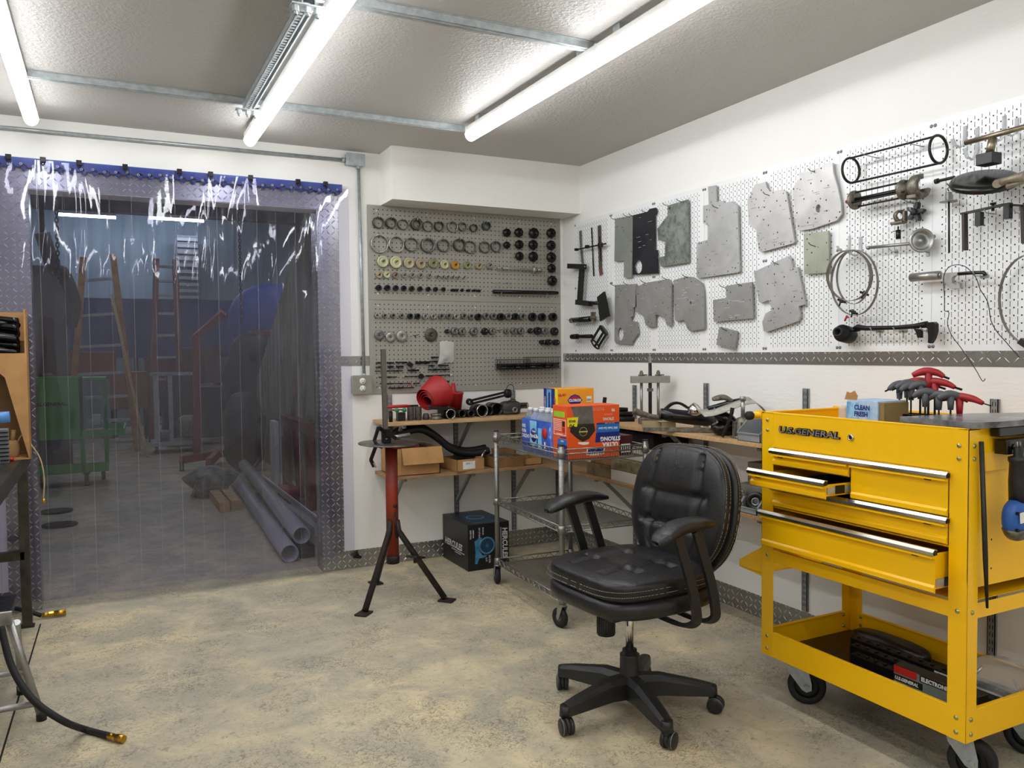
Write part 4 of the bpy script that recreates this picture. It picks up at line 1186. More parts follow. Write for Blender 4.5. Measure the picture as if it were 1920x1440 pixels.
# slide-hammer style tool with a yoke
t, p = wth('hook_spanner', 'steel-handled hook tool with a light grey cast yoke, centre right of the board', 'tool', zD, 1140, 430)
b = MB(m_steel); a, c = W(zD, 838, 450, .05), W(zD, 1105, 427, .05); b.cyl(a, c, .0155, seg=20); b.cyl(c, c + (c - a) * .07, .011, .008, seg=12); b.cyl(a, a + (a - c) * .01, .013, seg=16); b.build('handle', t, world=True)
P = [W(zD, x, y, .045) for x, y in ((1138, 408), (1285, 400), (1283, 428), (1255, 432), (1232, 455), (1235, 500), (1262, 520), (1288, 515), (1305, 500), (1308, 548), (1235, 556), (1200, 535), (1175, 505), (1140, 465))]
b = MB(M('light_cast_aluminium', '#a3a39d', .5, .5)); b.prism([(p.y - q.y, q.z - p.z) for q in P], (-.04, p.y, p.z), (0, -1, 0), (0, 0, 1), .016); b.build('yoke', t, world=True)
b = MB(m_blackgloss); b.tube([W(zD, 1283, 415, .05), W(zD, 1400, 405, .05), W(zD, 1500, 402, .05), W(zD, 1520, 410, .05), W(zD, 1530, 432, .05)], .0062, 10); b.build('hooked_rod', t, world=True)
b = MB(m_zinc)
for x in (1430,): q = W(zD, x, 432, .05); b.tube([(BX, q.y, q.z), (-.05, q.y, q.z), (-.062, q.y, q.z + .014)], .002, 6); b.bx(BX, BX - .003, q.y - .02, q.y + .008, q.z - .006, q.z + .004)
b.build('hook', t, world=True)
t, p = wth('wire_rod', 'long thin bent wire draped over the hook tool and hanging past the tread-plate strip', 'wire', zD, 1275, 330)
pts = [(1146, 760), (1146, 620), (1138, 480), (1152, 400), (1200, 345), (1275, 330), (1345, 350), (1400, 400), (1445, 460), (1480, 560), (1550, 680), (1580, 850), (1640, 960), (1720, 1050), (1845, 1195)]
b = MB(m_darksteel); b.tube(catmull([W(zD, x, y, .066) for x, y in pts], 4), .0014, 6)
pts2 = [(1146, 760), (1180, 768), (1188, 790), (1175, 880), (1215, 990), (1290, 1090), (1360, 1190), (1440, 1310), (1490, 1400), (1512, 1412), (1525, 1390)]
b.tube(catmull([W(zD, x, y, .066) for x, y in pts2], 4), .0014, 6); b.build('wire', t, world=True)

t, p = wth('large_impact_socket', 'big black impact socket mounted on the board below the band clamps', 'socket', zD, 200, 980)
a, c = W(zD, 258, 985, .02), W(zD, 150, 955, .12)
L = (c - a).length; b = MB(m_socd)
b.lathe([(0, 0), (.032, 0), (.034, .004), (.034, L * .62), (.03, L * .68), (.021, L * .72), (.021, L * .97), (.018, L), (.011, L), (.011, L * .75), (0, L * .75)], a, c - a, 32); b.build('socket_body', t, world=True)
b = MB(m_oxide); b.cyl(W(zD, 260, 985, .002), a, .012, seg=12); b.build('peg', t, world=True)
t, p = wth('ball_joint_bar', 'long black forged bar with a downturned claw, bottom of the white board', 'pry bar', zD, 700, 905)
b = MB(m_oxide); b.tube([W(zD, 300, 918, .05), W(zD, 340, 912, .05), W(zD, 420, 922, .05), W(zD, 700, 915, .05), W(zD, 860, 903, .05), W(zD, 985, 885, .05)], [.005, .012, .009, .008, .009, .012], 12)
b.tube([W(zD, 300, 945, .05), W(zD, 345, 935, .05), W(zD, 390, 915, .05)], [.004, .007, .008], 8); b.build('bar_body', t, world=True)
P = [W(zD, x, y, .05) for x, y in ((975, 870), (1055, 862), (1072, 880), (1072, 950), (1050, 1020), (1022, 1062), (1005, 1055), (1008, 990), (1000, 925), (975, 905))]
b = MB(m_oxide); b.prism([(p.y - q.y, q.z - p.z) for q in P], (-.038, p.y, p.z), (0, -1, 0), (0, 0, 1), .02); b.build('claw', t, world=True)
P = [W(zD, x, y, .05) for x, y in ((868, 925), (935, 930), (935, 1010), (905, 1010), (885, 950))]
b = MB(m_oxide); b.prism([(p.y - q.y, q.z - p.z) for q in P], (-.042, p.y, p.z), (0, -1, 0), (0, 0, 1), .014); b.build('lug', t, world=True)
b = MB(m_zinc)
for x in (475, 690, 945):
    b = MB(m_zinc); q = W(zD, x, 945, .05); b.tube([(BX, q.y, q.z), (-.05, q.y, q.z), (-.064, q.y, q.z + .012)], .002, 6); b.bx(BX, BX - .003, q.y - .018, q.y + .018, q.z - .004, q.z + .006); b.bx(BX, BX - .003, q.y - .003, q.y + .003, q.z - .026, q.z); b.build('hook', t, world=True)

# ================================================================== WALL SHELVING
SH1, SH2, SHT = .85, .553, .018
m_ply = M('plywood_shelf', '#c6a47a', .65, var='#b08c60', vscale=10, stretch=(1.5, 6, 6), bump=.04)
m_plyd = M('worn_pine_shelf', '#a98862', .7, var='#8d6c48', vscale=10, stretch=(1.5, 6, 6), bump=.04)
def shelf(lb, x0, x1, y0, y1, z, m):
    b = MB(m); b.bx(x0, x1, y0, y1, z - SHT, z, .0012, 1); return solo(b, 'shelf_board', lb, 'shelf', ((x0 + x1) / 2, (y0 + y1) / 2, z - SHT), 'wooden wall shelves', world=True)
shelf('upper plywood shelf under the grey pegboard, holding the red funnels', -1.28, -.302, -.3, -.012, SH1, m_ply)
shelf('lower wooden shelf on the back wall, holding the open cardboard boxes', -1.272, -.302, -.3, -.012, SH2, m_plyd)
shelf('upper plywood shelf along the right wall, holding the bearing press', -.3, -.012, -2.36, -.012, SH1, m_ply)
shelf('lower wooden shelf along the right wall, behind the office chair', -.3, -.012, -2.36, -.012, SH2, m_plyd)

m_std = M('grey_shelf_standard', '#8f9396', .4, .3, vscale=30)
def standard(name_lb, p, axis, ztop, zbot=.112):
    t = thing('shelf_standard', name_lb, 'shelf standard', (p[0], p[1], zbot), 0, 'slotted shelf standards')
    H = ztop - zbot
    # local: wall behind, n = out of wall
    n = V((0, -1, 0)) if axis == 'b' else V((-1, 0, 0)); s_ = V((1, 0, 0)) if axis == 'b' else V((0, -1, 0))
    def bxx(b, a0, a1, d0, d1, z0, z1):
        p0 = s_ * a0 + n * d0; p1 = s_ * a1 + n * d1; b.bx(p0.x, p1.x, p0.y, p1.y, z0, z1)
    b = MB(m_std); bxx(b, -.014, -.011, 0, .012, 0, H); bxx(b, .011, .014, 0, .012, 0, H); bxx(b, -.014, .014, .010, .012, 0, H)
    b.m(m_dark)
    k = .02
    while k < H - .02:
        for a in (-.006, .004): bxx(b, a, a + .0025, .0115, .0124, k, k + .014)
        k += .025
    b.build('slotted_channel', t); return t, n, s_
def bracket(t, n, s_, z, zb, depth=.27):
    z -= zb
    b = MB(m_std)
    b.tube([n * .012 + V((0, 0, z - .008)), n * depth + V((0, 0, z - .008))], 0, flat=(.014, .016), up=(0, 0, 1) if 0 else s_)
    a = n * .016 + V((0, 0, z - .2)); c = n * (depth - .05) + V((0, 0, z - .012))
    b.tube([a, c], 0, flat=(.018, .016), up=s_)
    b.cyl(n * (depth - .006) + s_ * .009 + V((0, 0, z - .012)), n * (depth - .006) - s_ * .009 + V((0, 0, z - .012)), .008, seg=10)
    b.build('shelf_bracket', t)
for i, (x, lb) in enumerate(((-1.177, 'left grey slotted shelf standard on the back wall, beside the tripod stand'), (-.763, 'grey slotted shelf standard on the back wall above the black box'), (-.374, 'grey slotted shelf standard on the back wall behind the wire rack'), (-.053, 'grey slotted shelf standard on the back wall in the room corner'))):
    t, n, s_ = standard(lb, (x, 0), 'b', .99)
    for z in (SH1 - SHT, SH2 - SHT): bracket(t, n, s_, z, .112)
for i, (y, zt, lb) in enumerate(((-.79, 1.037, 'grey slotted standard on the right wall behind the bearing press'), (-1.39, 1.066, 'grey slotted standard on the right wall behind the office chair'), (-2.022, 1.062, 'grey slotted standard on the right wall just left of the yellow cart'), (-2.83, 1.056, 'grey slotted standard on the right wall behind the yellow cart'))):
    t, n, s_ = standard(lb, (0, y), 'r', zt)
    if i < 3:
        for z in (SH1 - SHT, SH2 - SHT): bracket(t, n, s_, z, .112)

# ================================================================== ON THE UPPER BACK SHELF
def up1(zx, zy, z=SH1): return Z(680 + zx / 5.053, 690 + zy / 5.053, z)
b = MB(m_oxide); b.cyl((0, 0, 0), (0, 0, .055), .011, seg=14); b.cyl((0, 0, .055), (0, 0, .06), .008, seg=12)
solo(b, 'black_socket', 'slim black socket standing at the left end of the upper back shelf', 'socket', (-1.245, -.235, SH1))
b = MB(m_darksteel); b.bx(-.022, .022, -.02, .02, 0, .048, .002)
solo(b, 'steel_block', 'square dark steel block on the upper back shelf below the green balls', 'block', (-1.175, -.2, SH1))
m_knurl = M('knurled_dirty_steel', '#5b554e', .6, .5, var='#3d3833', vscale=120, bump=.6, bscale=300)
for i, x in enumerate((-1.116, -1.072)):
    b = MB(m_knurl); b.lathe([(0, 0), (.019, 0), (.02, .003), (.02, .072), (.018, .076), (0, .076)], (0, 0, 0), (0, 0, 1), 18)
    solo(b, 'knurled_cylinder', 'rough dark steel cylinder standing on the upper back shelf, %s of two' % ('left' if i == 0 else 'right'), 'cylinder', (x, -.2, SH1), 'rough steel cylinders')
b = MB(m_knurl); b.lathe([(0, 0), (.018, 0), (.02, .008), (.018, .03), (.012, .036), (0, .036)], (0, 0, 0), (0, 0, 1), 16)
solo(b, 'low_steel_cap', 'low rough steel cap between the rough cylinders and the threaded ring', 'cap', (-1.025, -.2, SH1))  # a plain low steel cap, no nut
b = MB(m_castiron)
b.lathe([(.018, 0), (.033, 0), (.033, .012), (.030, .014), (.030, .022), (.033, .024), (.033, .034), (.018, .034)], (0, 0, 0), (0, 0, 1), 24, closed_prof=True)
solo(b, 'threaded_ring', 'squat grooved steel ring on the upper back shelf', 'ring', (-.972, -.22, SH1))
# red handled bar laid over green ended drivers
t = thing('long_red_tool', 'long flat tool with a red grip lying across the blocks on the upper back shelf', 'tool', (-1.2, -.17, SH1 + .077))
b = MB(m_red); b.tube([(-.05, 0, .003), (.07, 0, .003), (.09, 0, .003)], [.009, .009, .005], 8); b.build('grip', t)
b = MB(m_darksteel); b.tube([(.08, 0, .003), (.14, 0, .002)], 0, flat=(.012, .003)); b.build('blade', t)
for i, x in enumerate((-1.205, -1.162)):
    t = thing('green_handled_driver', 'driver with a round green handle end, %s of two under the red grip' % ('left' if i == 0 else 'right'), 'screwdriver', (x, -.225, SH1 + .062), 0, 'green handled drivers')
    b = MB(M('green_plastic', '#2f7d4a', .35)); b.blob((0, 0, 0), (.024, .03, .024), 2.4); b.build('handle', t)
    b = MB(m_darksteel); b.cyl((0, .012, 0), (0, .1, -.004), .004, seg=8); b.build('shaft', t)
# nested red funnels lying down
m_redf = M('matte_red_plastic', '#b01f22', .5, var='#9c181b', vscale=6)
axf = V((.80, .42, .30)).normalized()
o0 = up1(530, 300) * 0 + V((-1.025, -.19, SH1 + .112))
def cone(b, o, r1, r2, L, th=.002):
    b.lathe([(r1 - th, 0), (r1, 0), (r2, L), (r2 * .985, L + .004), (r2 - th * 2, L), (r1 - th, .002)], o, axf, 40, closed_prof=True)
for i, (r1, r2, L, dz, dl, lb) in enumerate(((.064, .098, .13, 0, 0, 'outermost of the nested red plastic funnels lying on the upper back shelf'), (.054, .084, .11, -.006, .006, 'second red plastic funnel nested inside the big one'), (.044, .068, .09, -.012, .012, 'third red plastic funnel nested inside the big one'), (.033, .052, .07, -.017, .018, 'smallest red plastic funnel nested inside the big one'))):
    b = MB(m_redf); cone(b, (0, 0, 0), r1, r2, L)
    if i == 0: b.lathe([(0, L), (r2, L)], (0, 0, 0), axf, 40); b.lathe([(r2 * .985, L - .001), (r2 * 1.01, L - .001), (r2 * 1.01, L + .004), (r2 * .985, L + .004)], (0, 0, 0), axf, 40, closed_prof=True)
    solo(b, 'red_funnel', lb, 'funnel', tuple(o0 + axf * dl + V((0, 0, dz))), 'nested red funnels')
# bent angle tool in front of the funnels
t = thing('flat_puller_bar', 'dark slotted steel bar with a round end lying in front of the red funnels', 'bar', (-1.005, -.235, SH1 + .06))
b = MB(m_darksteel); b.box((.055, .0, .004), (.14, .03, .016), Matrix.Rotation(radians(4), 3, 'Y'), .002); b.box((-.012, 0, .016), (.008, .028, .022), None, .002); b.cyl((.132, -.008, -.004), (.132, .014, -.004), .009, seg=14); b.build('bar_body', t)
b = MB(m_darksteel)
b.box((.055, 0, -.016), (.03, .024, .026), None, .002); b.build('foot', t)
# upright red funnels
p = (-.80, -.09, SH1)
b = MB(m_redf); b.lathe([(.03, 0), (.034, 0), (.046, .085), (.049, .088), (.049, .097), (.044, .097), (.032, .002)], (0, 0, 0), (0, 0, 1), 30, closed_prof=True); b.lathe([(.0, .09), (.044, .09)], (0, 0, 0), (0, 0, 1), 30)
solo(b, 'red_funnel', 'small red plastic funnel stack standing upright right of the big funnels', 'funnel', (-.79, -.075, SH1 + .046))
b = MB(m_redf); b.lathe([(.03, 0), (.02, .012), (.016, .02), (.011, .062), (.008, .062), (.012, .02), (.026, 0)], (0, 0, 0), (0, 0, 1), 24, closed_prof=True)
solo(b, 'red_spout', 'red funnel spout standing upside down in the upright red funnel', 'funnel spout', (-.805, -.08, SH1 + .137))
b = MB(m_darksteel); b.bx(-.06, .05, -.03, .03, 0, .045, .004)
solo(b, 'dark_crate', 'dark low metal box under the upright red funnel', 'box', (-.81, -.07, SH1))
# open pipe ends
pipes = [(-.893, -.25, .029, .024, 'bright-rimmed steel tube end, leftmost on the upper back shelf'), (-.80, -.2, .0235, .018, 'steel tube end just right of the bright-rimmed one'), (-.742, -.2, .0215, .0155, 'smaller steel tube end beside the large bright rim'), (-.672, -.2, .036, .031, 'large steel tube with a bright rim on the upper back shelf'), (-.607, -.15, .029, .025, 'steel tube tucked between the two largest tubes'), (-.545, -.14, .037, .033, 'widest dark steel tube at the right of the row')]
for i, (x, y, r, ri, lb) in enumerate(pipes):
    t = thing('steel_tube', lb, 'tube', (x, y, SH1 + r), 0, 'steel tubes lying on the upper back shelf')
    b = MB(m_darksteel); b.pipe((0, 0, 0), (.0, .11, 0), r, ri, 28); b.cyl((0, .1, 0), (0, .109, 0), ri * .99, seg=20); b.build('tube_wall', t)
    if i in (0, 3):
        b = MB(m_chrome); b.pipe((0, -.0006, 0), (0, .001, 0), r, r - .004, 28); b.build('bright_rim', t)
# long black scissor tool
t = thing('scissor_tool', 'long black hinged tool with two parallel bars lying over the steel tubes', 'tool', (-.66, -.13, SH1 + .09))
b = MB(m_oxide); o_ = V((-.06, -.02, .0)); e_ = V((.215, .05, .035))
b.tube([o_ + V((0, 0, .006)), e_ + V((0, 0, .012))], 0, flat=(.013, .008), up=(0, 0, 1)); b.build('bar', t)
b = MB(m_oxide); b.tube([o_ + V((0, -.01, -.012)), e_ + V((0, -.01, -.006))], 0, flat=(.013, .008), up=(0, 0, 1)); b.build('bar', t)
b = MB(m_oxide); b.lathe([(.008, -.01), (.02, -.01), (.02, .01), (.008, .01)], o_ + V((-.012, 0, -.002)), (0, 1, .1), 20, closed_prof=True)
b.blob(e_, (.05, .04, .055), 2.6); b.build('joint', t)
b = MB(m_oxide); b.tube(catmull([e_ + V((-.012, 0, .02)), e_ + V((0, 0, .045)), e_ + V((.022, 0, .055)), e_ + V((.04, 0, .04)), e_ + V((.042, 0, .005))], 5), .0022, 6); b.build('wire_loop', t)
t = thing('air_tool', 'dark grey tool with ribbed spring nose, right end of the upper back shelf', 'tool', (-.43, -.12, SH1))
b = MB(M('dark_dusty_plastic', '#3a3936', .6, bump=.2)); b.blob((-.02, 0, .045), (.13, .09, .075), 3.2); b.blob((-.02, 0, .018), (.12, .08, .036), 4); b.build('housing', t)
b = MB(m_darksteel)
for k in range(7): b.lathe([(.014, 0), (.019, .003), (.014, .006)], (.04 + .009 * k, 0, .05), (1, 0, 0), 16)
b.build('spring_nose', t)
b = MB(m_steel); b.pipe((-.012, -.055, .03), (-.012, -.03, .03), .016, .011, 20); b.build('port', t)
b = MB(m_oxide); b.tube(catmull([(-.07, -.03, .05), (-.05, -.04, .085), (-.01, -.04, .09), (.01, -.03, .07)], 5), .0025, 6); b.build('cable', t)

# ================================================================== ON THE LOWER BACK SHELF
def carton(name, lb, x, y, w, d, h, rz=0, m=m_card2, z=SH2, inner=True, th=.004, grp=None):
    t = thing(name, lb, 'cardboard box', (x, y, z), rz, grp)
    b = MB(m)
    b.bx(-w / 2, w / 2, -d / 2, d / 2, 0, th); b.bx(-w / 2, w / 2, -d / 2, -d / 2 + th, 0, h); b.bx(-w / 2, w / 2, d / 2 - th, d / 2, 0, h)
    b.bx(-w / 2, -w / 2 + th, -d / 2, d / 2, 0, h); b.bx(w / 2 - th, w / 2, -d / 2, d / 2, 0, h)
    b.build('box_walls', t); return t
t = carton('cardboard_box', 'large brown cardboard box with its front flap folded down, left on the lower back shelf', -1.11, -.165, .262, .25, .15, 0, m_card)
b = MB(m_card); b.box((.022, -.145, .108), (.235, .004, .095), Matrix.Rotation(radians(-20), 3, 'X')); b.build('flap', t)
b = MB(m_card); b.box((-.14, -.02, .165), (.004, .2, .04), Matrix.Rotation(radians(-25), 3, 'Y')); b.build('flap', t)
b = MB(M('faded_print', '#5a4a3c', .8)); [b.bx(-.1316, -.1313, -.06 + .012 * k, -.051 + .012 * k, .05, .066) for k in range(5)]; b.build('printed_mark', t)
m_hose = M('black_rubber_hose', '#17171c', .5, var='#0f0f13', vscale=20)
for i, (dx, dy, dz, lb) in enumerate(((0, 0, 0, 'front'), (.01, .045, .012, 'rear'))):
    b = MB(m_hose)
    pts = [(-.14 + dx, .0 + dy, -.01 + dz), (-.09, .0 + dy, .05 + dz), (0.0, dy, .077 + dz), (.07, dy, .07 + dz), (.15, dy, .02 + dz), (.23, dy, -.045 + dz), (.31, dy, -.075 + dz), (.39, dy, -.08 + dz), (.47, dy, -.07 + dz)]
    b.tube(catmull(pts, 5), .021, 10)
    solo(b, 'rubber_hose', 'thick black rubber hose curving over the cardboard boxes on the lower shelf, %s of two' % lb, 'hose', (-1.1, -.19, SH2 + .165), 'thick black hoses')
b = MB(M('black_foam_pad', '#1b1c20', .6, bump=.2)); b.blob((0, 0, 0), (.22, .19, .1), 3, None, 20, 10)
solo(b, 'black_bag', 'black crumpled bag filling the large cardboard box', 'bag', (-1.11, -.16, SH2 + .11))
t = carton('cardboard_box', 'small cardboard box with a white label, middle of the lower back shelf', -.805, -.2, .18, .2, .068, radians(6), m_card)
b = MB(m_white); b.bx(-.052, .028, -.1012, -.1002, .012, .056); b.build('label', t)
text_mesh('VPX 1', .017, .0001, m_dark, 'lettering', t, basis((-.035, -.1014, .037), (1, 0, 0), (0, 0, 1)))
b = MB(m_darksteel); b.blob((0, 0, 0), (.15, .15, .05), 3, None, 16, 8); solo(b, 'metal_part', 'dark metal casting filling the small labelled cardboard box', 'metal part', (-.805, -.2, SH2 + .045))
t = carton('cardboard_box', 'long open cardboard tray behind the wire rack on the lower back shelf', -.54, -.2, .2, .18, .062, 0, m_card2)
b = MB(m_card2); b.box((.03, .06, .075), (.15, .004, .05), Matrix.Rotation(radians(-20), 3, 'X')); b.build('flap', t)
b = MB(m_castiron)
rs = random.Random(4)
b.blob((0, 0, 0), (.15, .12, .05), 2.6, None, 14, 8); solo(b, 'metal_part', 'greasy metal parts in the long cardboard tray', 'metal part', (-.545, -.2, SH2 + .045))
t = carton('cardboard_box', 'flat cardboard tray at the room corner end of the lower back shelf', -.375, -.18, .12, .18, .04, 0, m_card)
b = MB(m_chrome); b.tube(catmull([(0, 0, 0), (-.018, -.004, .03), (-.012, 0, .07), (.012, .004, .1)], 6), 0, flat=(.012, .006), up=(0, 1, 0)); b.tube(catmull([(0, 0, 0), (-.018, -.004, .03), (-.012, 0, .07), (.012, .004, .1)], 6), .006, 8)
solo(b, 'chrome_handle', 'curved chrome handle sticking up beside the wire rack post', 'handle', (-.675, -.22, SH2))

# ================================================================== ON THE RIGHT WALL SHELVES
def ZRp(x, y): return (1140 + x / 6.4, 660 + y / 6.4)
rv = V((.893, -.45, 0)).normalized()
# bearing press
t = thing('bearing_press', 'steel bearing press with two rods, centre screw and crossbar on the right wall shelf', 'press', (-.13, -1.10, SH1), math.atan2(rv.y, rv.x))
b = MB(m_steel); b.bx(-.1, .1, -.02, .02, .212, .248, .002); b.build('crossbar', t)
for x in (-.045, .042):
    b = MB(m_steel); b.cyl((x, 0, .03), (x, 0, .214), .0075, seg=14); b.build('rod', t)
    b = MB(m_castiron); b.cyl((x, 0, .248), (x, 0, .256), .016, seg=16); b.cyl((x, 0, .256), (x, 0, .268), .010, seg=6); b.cyl((x, 0, .268), (x, 0, .276), .007, seg=10)
    b.box((x + .012, .0, .253), (.034, .02, .006), Matrix.Rotation(.5, 3, 'Z'), .002); b.build('nut', t)
b = MB(m_darksteel); b.cyl((-.0, 0, .03), (0, 0, .315), .009, seg=14)
for k in range(50): b.lathe([(.009, 0), (.0098, .0012), (.009, .0024)], (0, 0, .05 + .0042 * k), (0, 0, 1), 10)
b.build('centre_screw', t)
b = MB(m_steel); b.cyl((0, 0, .315), (0, 0, .348), .0095, seg=6); b.cyl((0, 0, .348), (0, 0, .362), .0045, seg=8); b.build('hex_head', t)
b = MB(m_castiron); b.cyl((0, 0, .168), (0, 0, .184), .016, seg=6); b.build('hex_nut', t)
b = MB(m_castiron); b.bx(-.06, .06, -.022, .022, 0, .032, .004); b.build('foot_plate', t)
# dark steel tubes left of press
for i, (z, y, L, r) in enumerate(((.016, 0, .2, .014), (.016, -.032, .2, .015), (.043, -.016, .2, .014), (.066, .0, .17, .012))):
    b = MB(m_oxide); o_ = V((-.23, -.86 + y * .9, SH1 + z)); b.pipe((0, 0, 0), rv * L * .62 + V((0, 0, -.004)), r, r * .7, 14); b.cyl(rv * .02, rv * L * .55, r * .7, seg=12)
    solo(b, 'black_tube', 'dark steel tube in the pile left of the bearing press, %s' % ['bottom rear', 'bottom front', 'middle', 'top'][i], 'tube', tuple(o_), 'dark tubes beside the press')
t = thing('black_lever_tool', 'black cast tool with an upright lug behind the orange carton', 'tool', (-.24, -.70, SH1))
b = MB(m_oxide); b.blob((0, 0, .045), (.09, .06, .09), 3); b.blob((.03, -.03, .065), (.1, .05, .045), 3, Matrix.Rotation(-.4, 3, 'Z')); b.build('body', t)
b = MB(m_oxide); b.box((.062, -.045, .098), (.014, .02, .05), Matrix.Rotation(.15, 3, 'Y'), .002); b.build('lug', t)
# pistol grip, tray, air tool etc
t = thing('grey_grip_tool', 'worn grey pistol grip lying in front of the bearing press', 'tool', (-.235, -1.22, SH1 + .03))
b = MB(m_castiron); b.tube(catmull([V((0, 0, .05)) - rv * .07, V((0, 0, .035)) - rv * .03, V((0, 0, .02)) + rv * .02, V((0, 0, .012)) + rv * .07], 5), [.019, .019, .018, .017, .016, .015, .015, .014, .014, .013, .013, .013, .013, .013, .013, .013], 12); b.build('grip', t)
t = thing('cardboard_tray', 'small torn cardboard tray on the right wall shelf below the press', 'tray', (-.25, -1.33, SH1), -.46)
b = MB(M('pale_cardboard', '#b5a37f', .85)); w, d, h = .15, .075, .035
b.bx(-w / 2, w / 2, -d / 2, d / 2, 0, .002); b.bx(-w / 2, w / 2, d / 2 - .002, d / 2, 0, h); b.bx(w * .05, w / 2, -d / 2, -d / 2 + .002, 0, h); b.bx(-w / 2, -w / 2 + .002, -d / 2, d / 2, 0, h * .8); b.bx(w / 2 - .002, w / 2, -d / 2, d / 2, 0, h); b.bx(0, w / 2, -d / 2, d / 2, h - .002, h); b.build('tray_walls', t)
t = thing('air_impact_tool', 'black air tool with a steel nozzle, middle of the right wall shelf', 'tool', (-.2, -1.47, SH1 + .018), math.atan2(rv.y, rv.x))
b = MB(m_blackgloss); b.tube([(-.12, 0, .062), (-.06, 0, .052), (.03, 0, .04), (.1, 0, .03), (.14, 0, .026)], [.026, .032, .033, .03, .022], 14); b.build('body', t)
b = MB(m_oxide); b.tube(catmull([(-.1, .03, .07), (-.06, .03, .105), (-.02, .03, .108), (.03, .03, .08), (.11, .03, .05)], 5), 0, flat=(.03, .012), up=(0, 1, 0)); b.build('lever', t)
b = MB(m_chrome); b.lathe([(0, 0), (.018, .002), (.03, .012), (.034, .03), (.034, .05), (.02, .055), (0, .055)], (.02, .0, .058), (.6, -.3, .5), 22); b.build('chrome_cap', t)
b = MB(m_steel); b.cyl((.13, 0, .026), (.18, 0, .018), .016, seg=14); b.cyl((.178, 0, .018), (.225, 0, .01), .013, .011, seg=12); b.build('nozzle', t)
t = thing('curved_flat_bar', 'curved grey forged bar lying along the front edge of the right wall shelf', 'bar', (-.255, -1.55, SH1), math.atan2(rv.y, rv.x) - .2)
b = MB(m_castiron); b.tube(catmull([(-.2, 0, .012), (-.08, .012, .012), (.03, 0, .012), (.1, -.004, .012), (.15, -.004, .012)], 5), 0, flat=(.034, .018), up=(0, 1, 0)); b.bx(.03, .06, -.02, .018, 0, .032, .002); b.build('bar_body', t)
# papers, grip, wrench, finned bell, bin
t = thing('booklet', 'grey and white paper booklet draped over tools at the right end of the shelf', 'booklet', (-.17, -1.79, SH1 + .1))
b = MB(M('grey_printed_paper', '#b9b6aa', .8, var='#9d9a8e', vscale=60))
vs = []; fs = []; nx = 12
for i in range(nx + 1):
    u = i / nx; q = rv * (-.16 + .3 * u); zz = .0 + .055 * sin(min(1, u / .75) * pi / 2) ** 2 - (.07 * (u - .78) / .22 if u > .78 else 0)
    for s_ in (-1, 1): vs.append(q + V((.45, .893, 0)) * .06 * s_ + V((0, 0, zz + .01 * s_)))
n0 = len(vs)
vs += [v + V((0, 0, .003)) for v in vs]
for i in range(nx):
    a = 2 * i; fs += [(a, a + 1, a + 3, a + 2), (n0 + a, n0 + a + 2, n0 + a + 3, n0 + a + 1), (a, a + 2, n0 + a + 2, n0 + a), (a + 1, n0 + a + 1, n0 + a + 3, a + 3)]
fs += [(0, n0, n0 + 1, 1), (2 * nx, 2 * nx + 1, n0 + 2 * nx + 1, n0 + 2 * nx)]
b.poly(vs, fs, True); b.build('pages', t)
t = thing('black_power_tool', 'black trigger-handled power tool under the paper booklet', 'power tool', (-.18, -1.74, SH1))
b = MB(m_blackgloss); b.tube([rv * -.07 + V((0, 0, .12)), rv * 0 + V((0, 0, .06)), rv * .05 + V((0, 0, .026))], [.018, .036, .024], 14); b.tube([rv * -.09 + V((0, 0, .115)), rv * .02 + V((0, 0, .145)), rv * .06 + V((0, 0, .15))], [.013, .014, .016], 12); b.blob((0, 0, .03) , (.15, .1, .06), 3, Matrix.Rotation(-.46, 3, 'Z')); b.build('body', t)
b = MB(m_castiron); b.tube(catmull([rv * -.07 + V((0, 0, .16)), rv * -.02 + V((0, 0, .168)), rv * .02 + V((0, 0, .15))], 5), [.008, .01, .012, .013, .013, .013, .012, .011, .01, .01, .01], 10); b.build('lever', t)
t = thing('open_wrench', 'dark open-ended wrench leaning at the right end of the shelf', 'wrench', (-.285, -1.82, SH1))
b = MB(m_darksteel); b.tube([(0, 0, .004), (.02, -.01, .055), (.035, -.018, .1)], 0, flat=(.018, .008), up=(.4, .9, 0)); b.tube([(.035, -.018, .1), (.04, -.02, .13)], 0, flat=(.012, .012)); b.build('shank', t)
t = thing('finned_bell_housing', 'finned grey metal bell with an upright post, beside the grey bin', 'metal part', (-.205, -1.86, SH1))
b = MB(m_castiron); b.lathe([(0, 0), (.05, 0), (.05, .008), (.038, .012), (.036, .06), (.026, .085), (.012, .09), (0, .09)], (0, 0, 0), (0, 0, 1), 24)
for k in range(10):
    a = 2 * pi * k / 10; b.box((.037 * cos(a), .037 * sin(a), .04), (.014, .004, .06), Matrix.Rotation(a, 3, 'Z'))
b.build('finned_body', t)
b = MB(m_steel); b.cyl((0, 0, .09), (0, 0, .165), .009, seg=12); b.cyl((0, 0, .16), (0, 0, .178), .013, seg=14); b.build('post', t)
m_bin = M('grey_bin_plastic', '#8b8f92', .5)
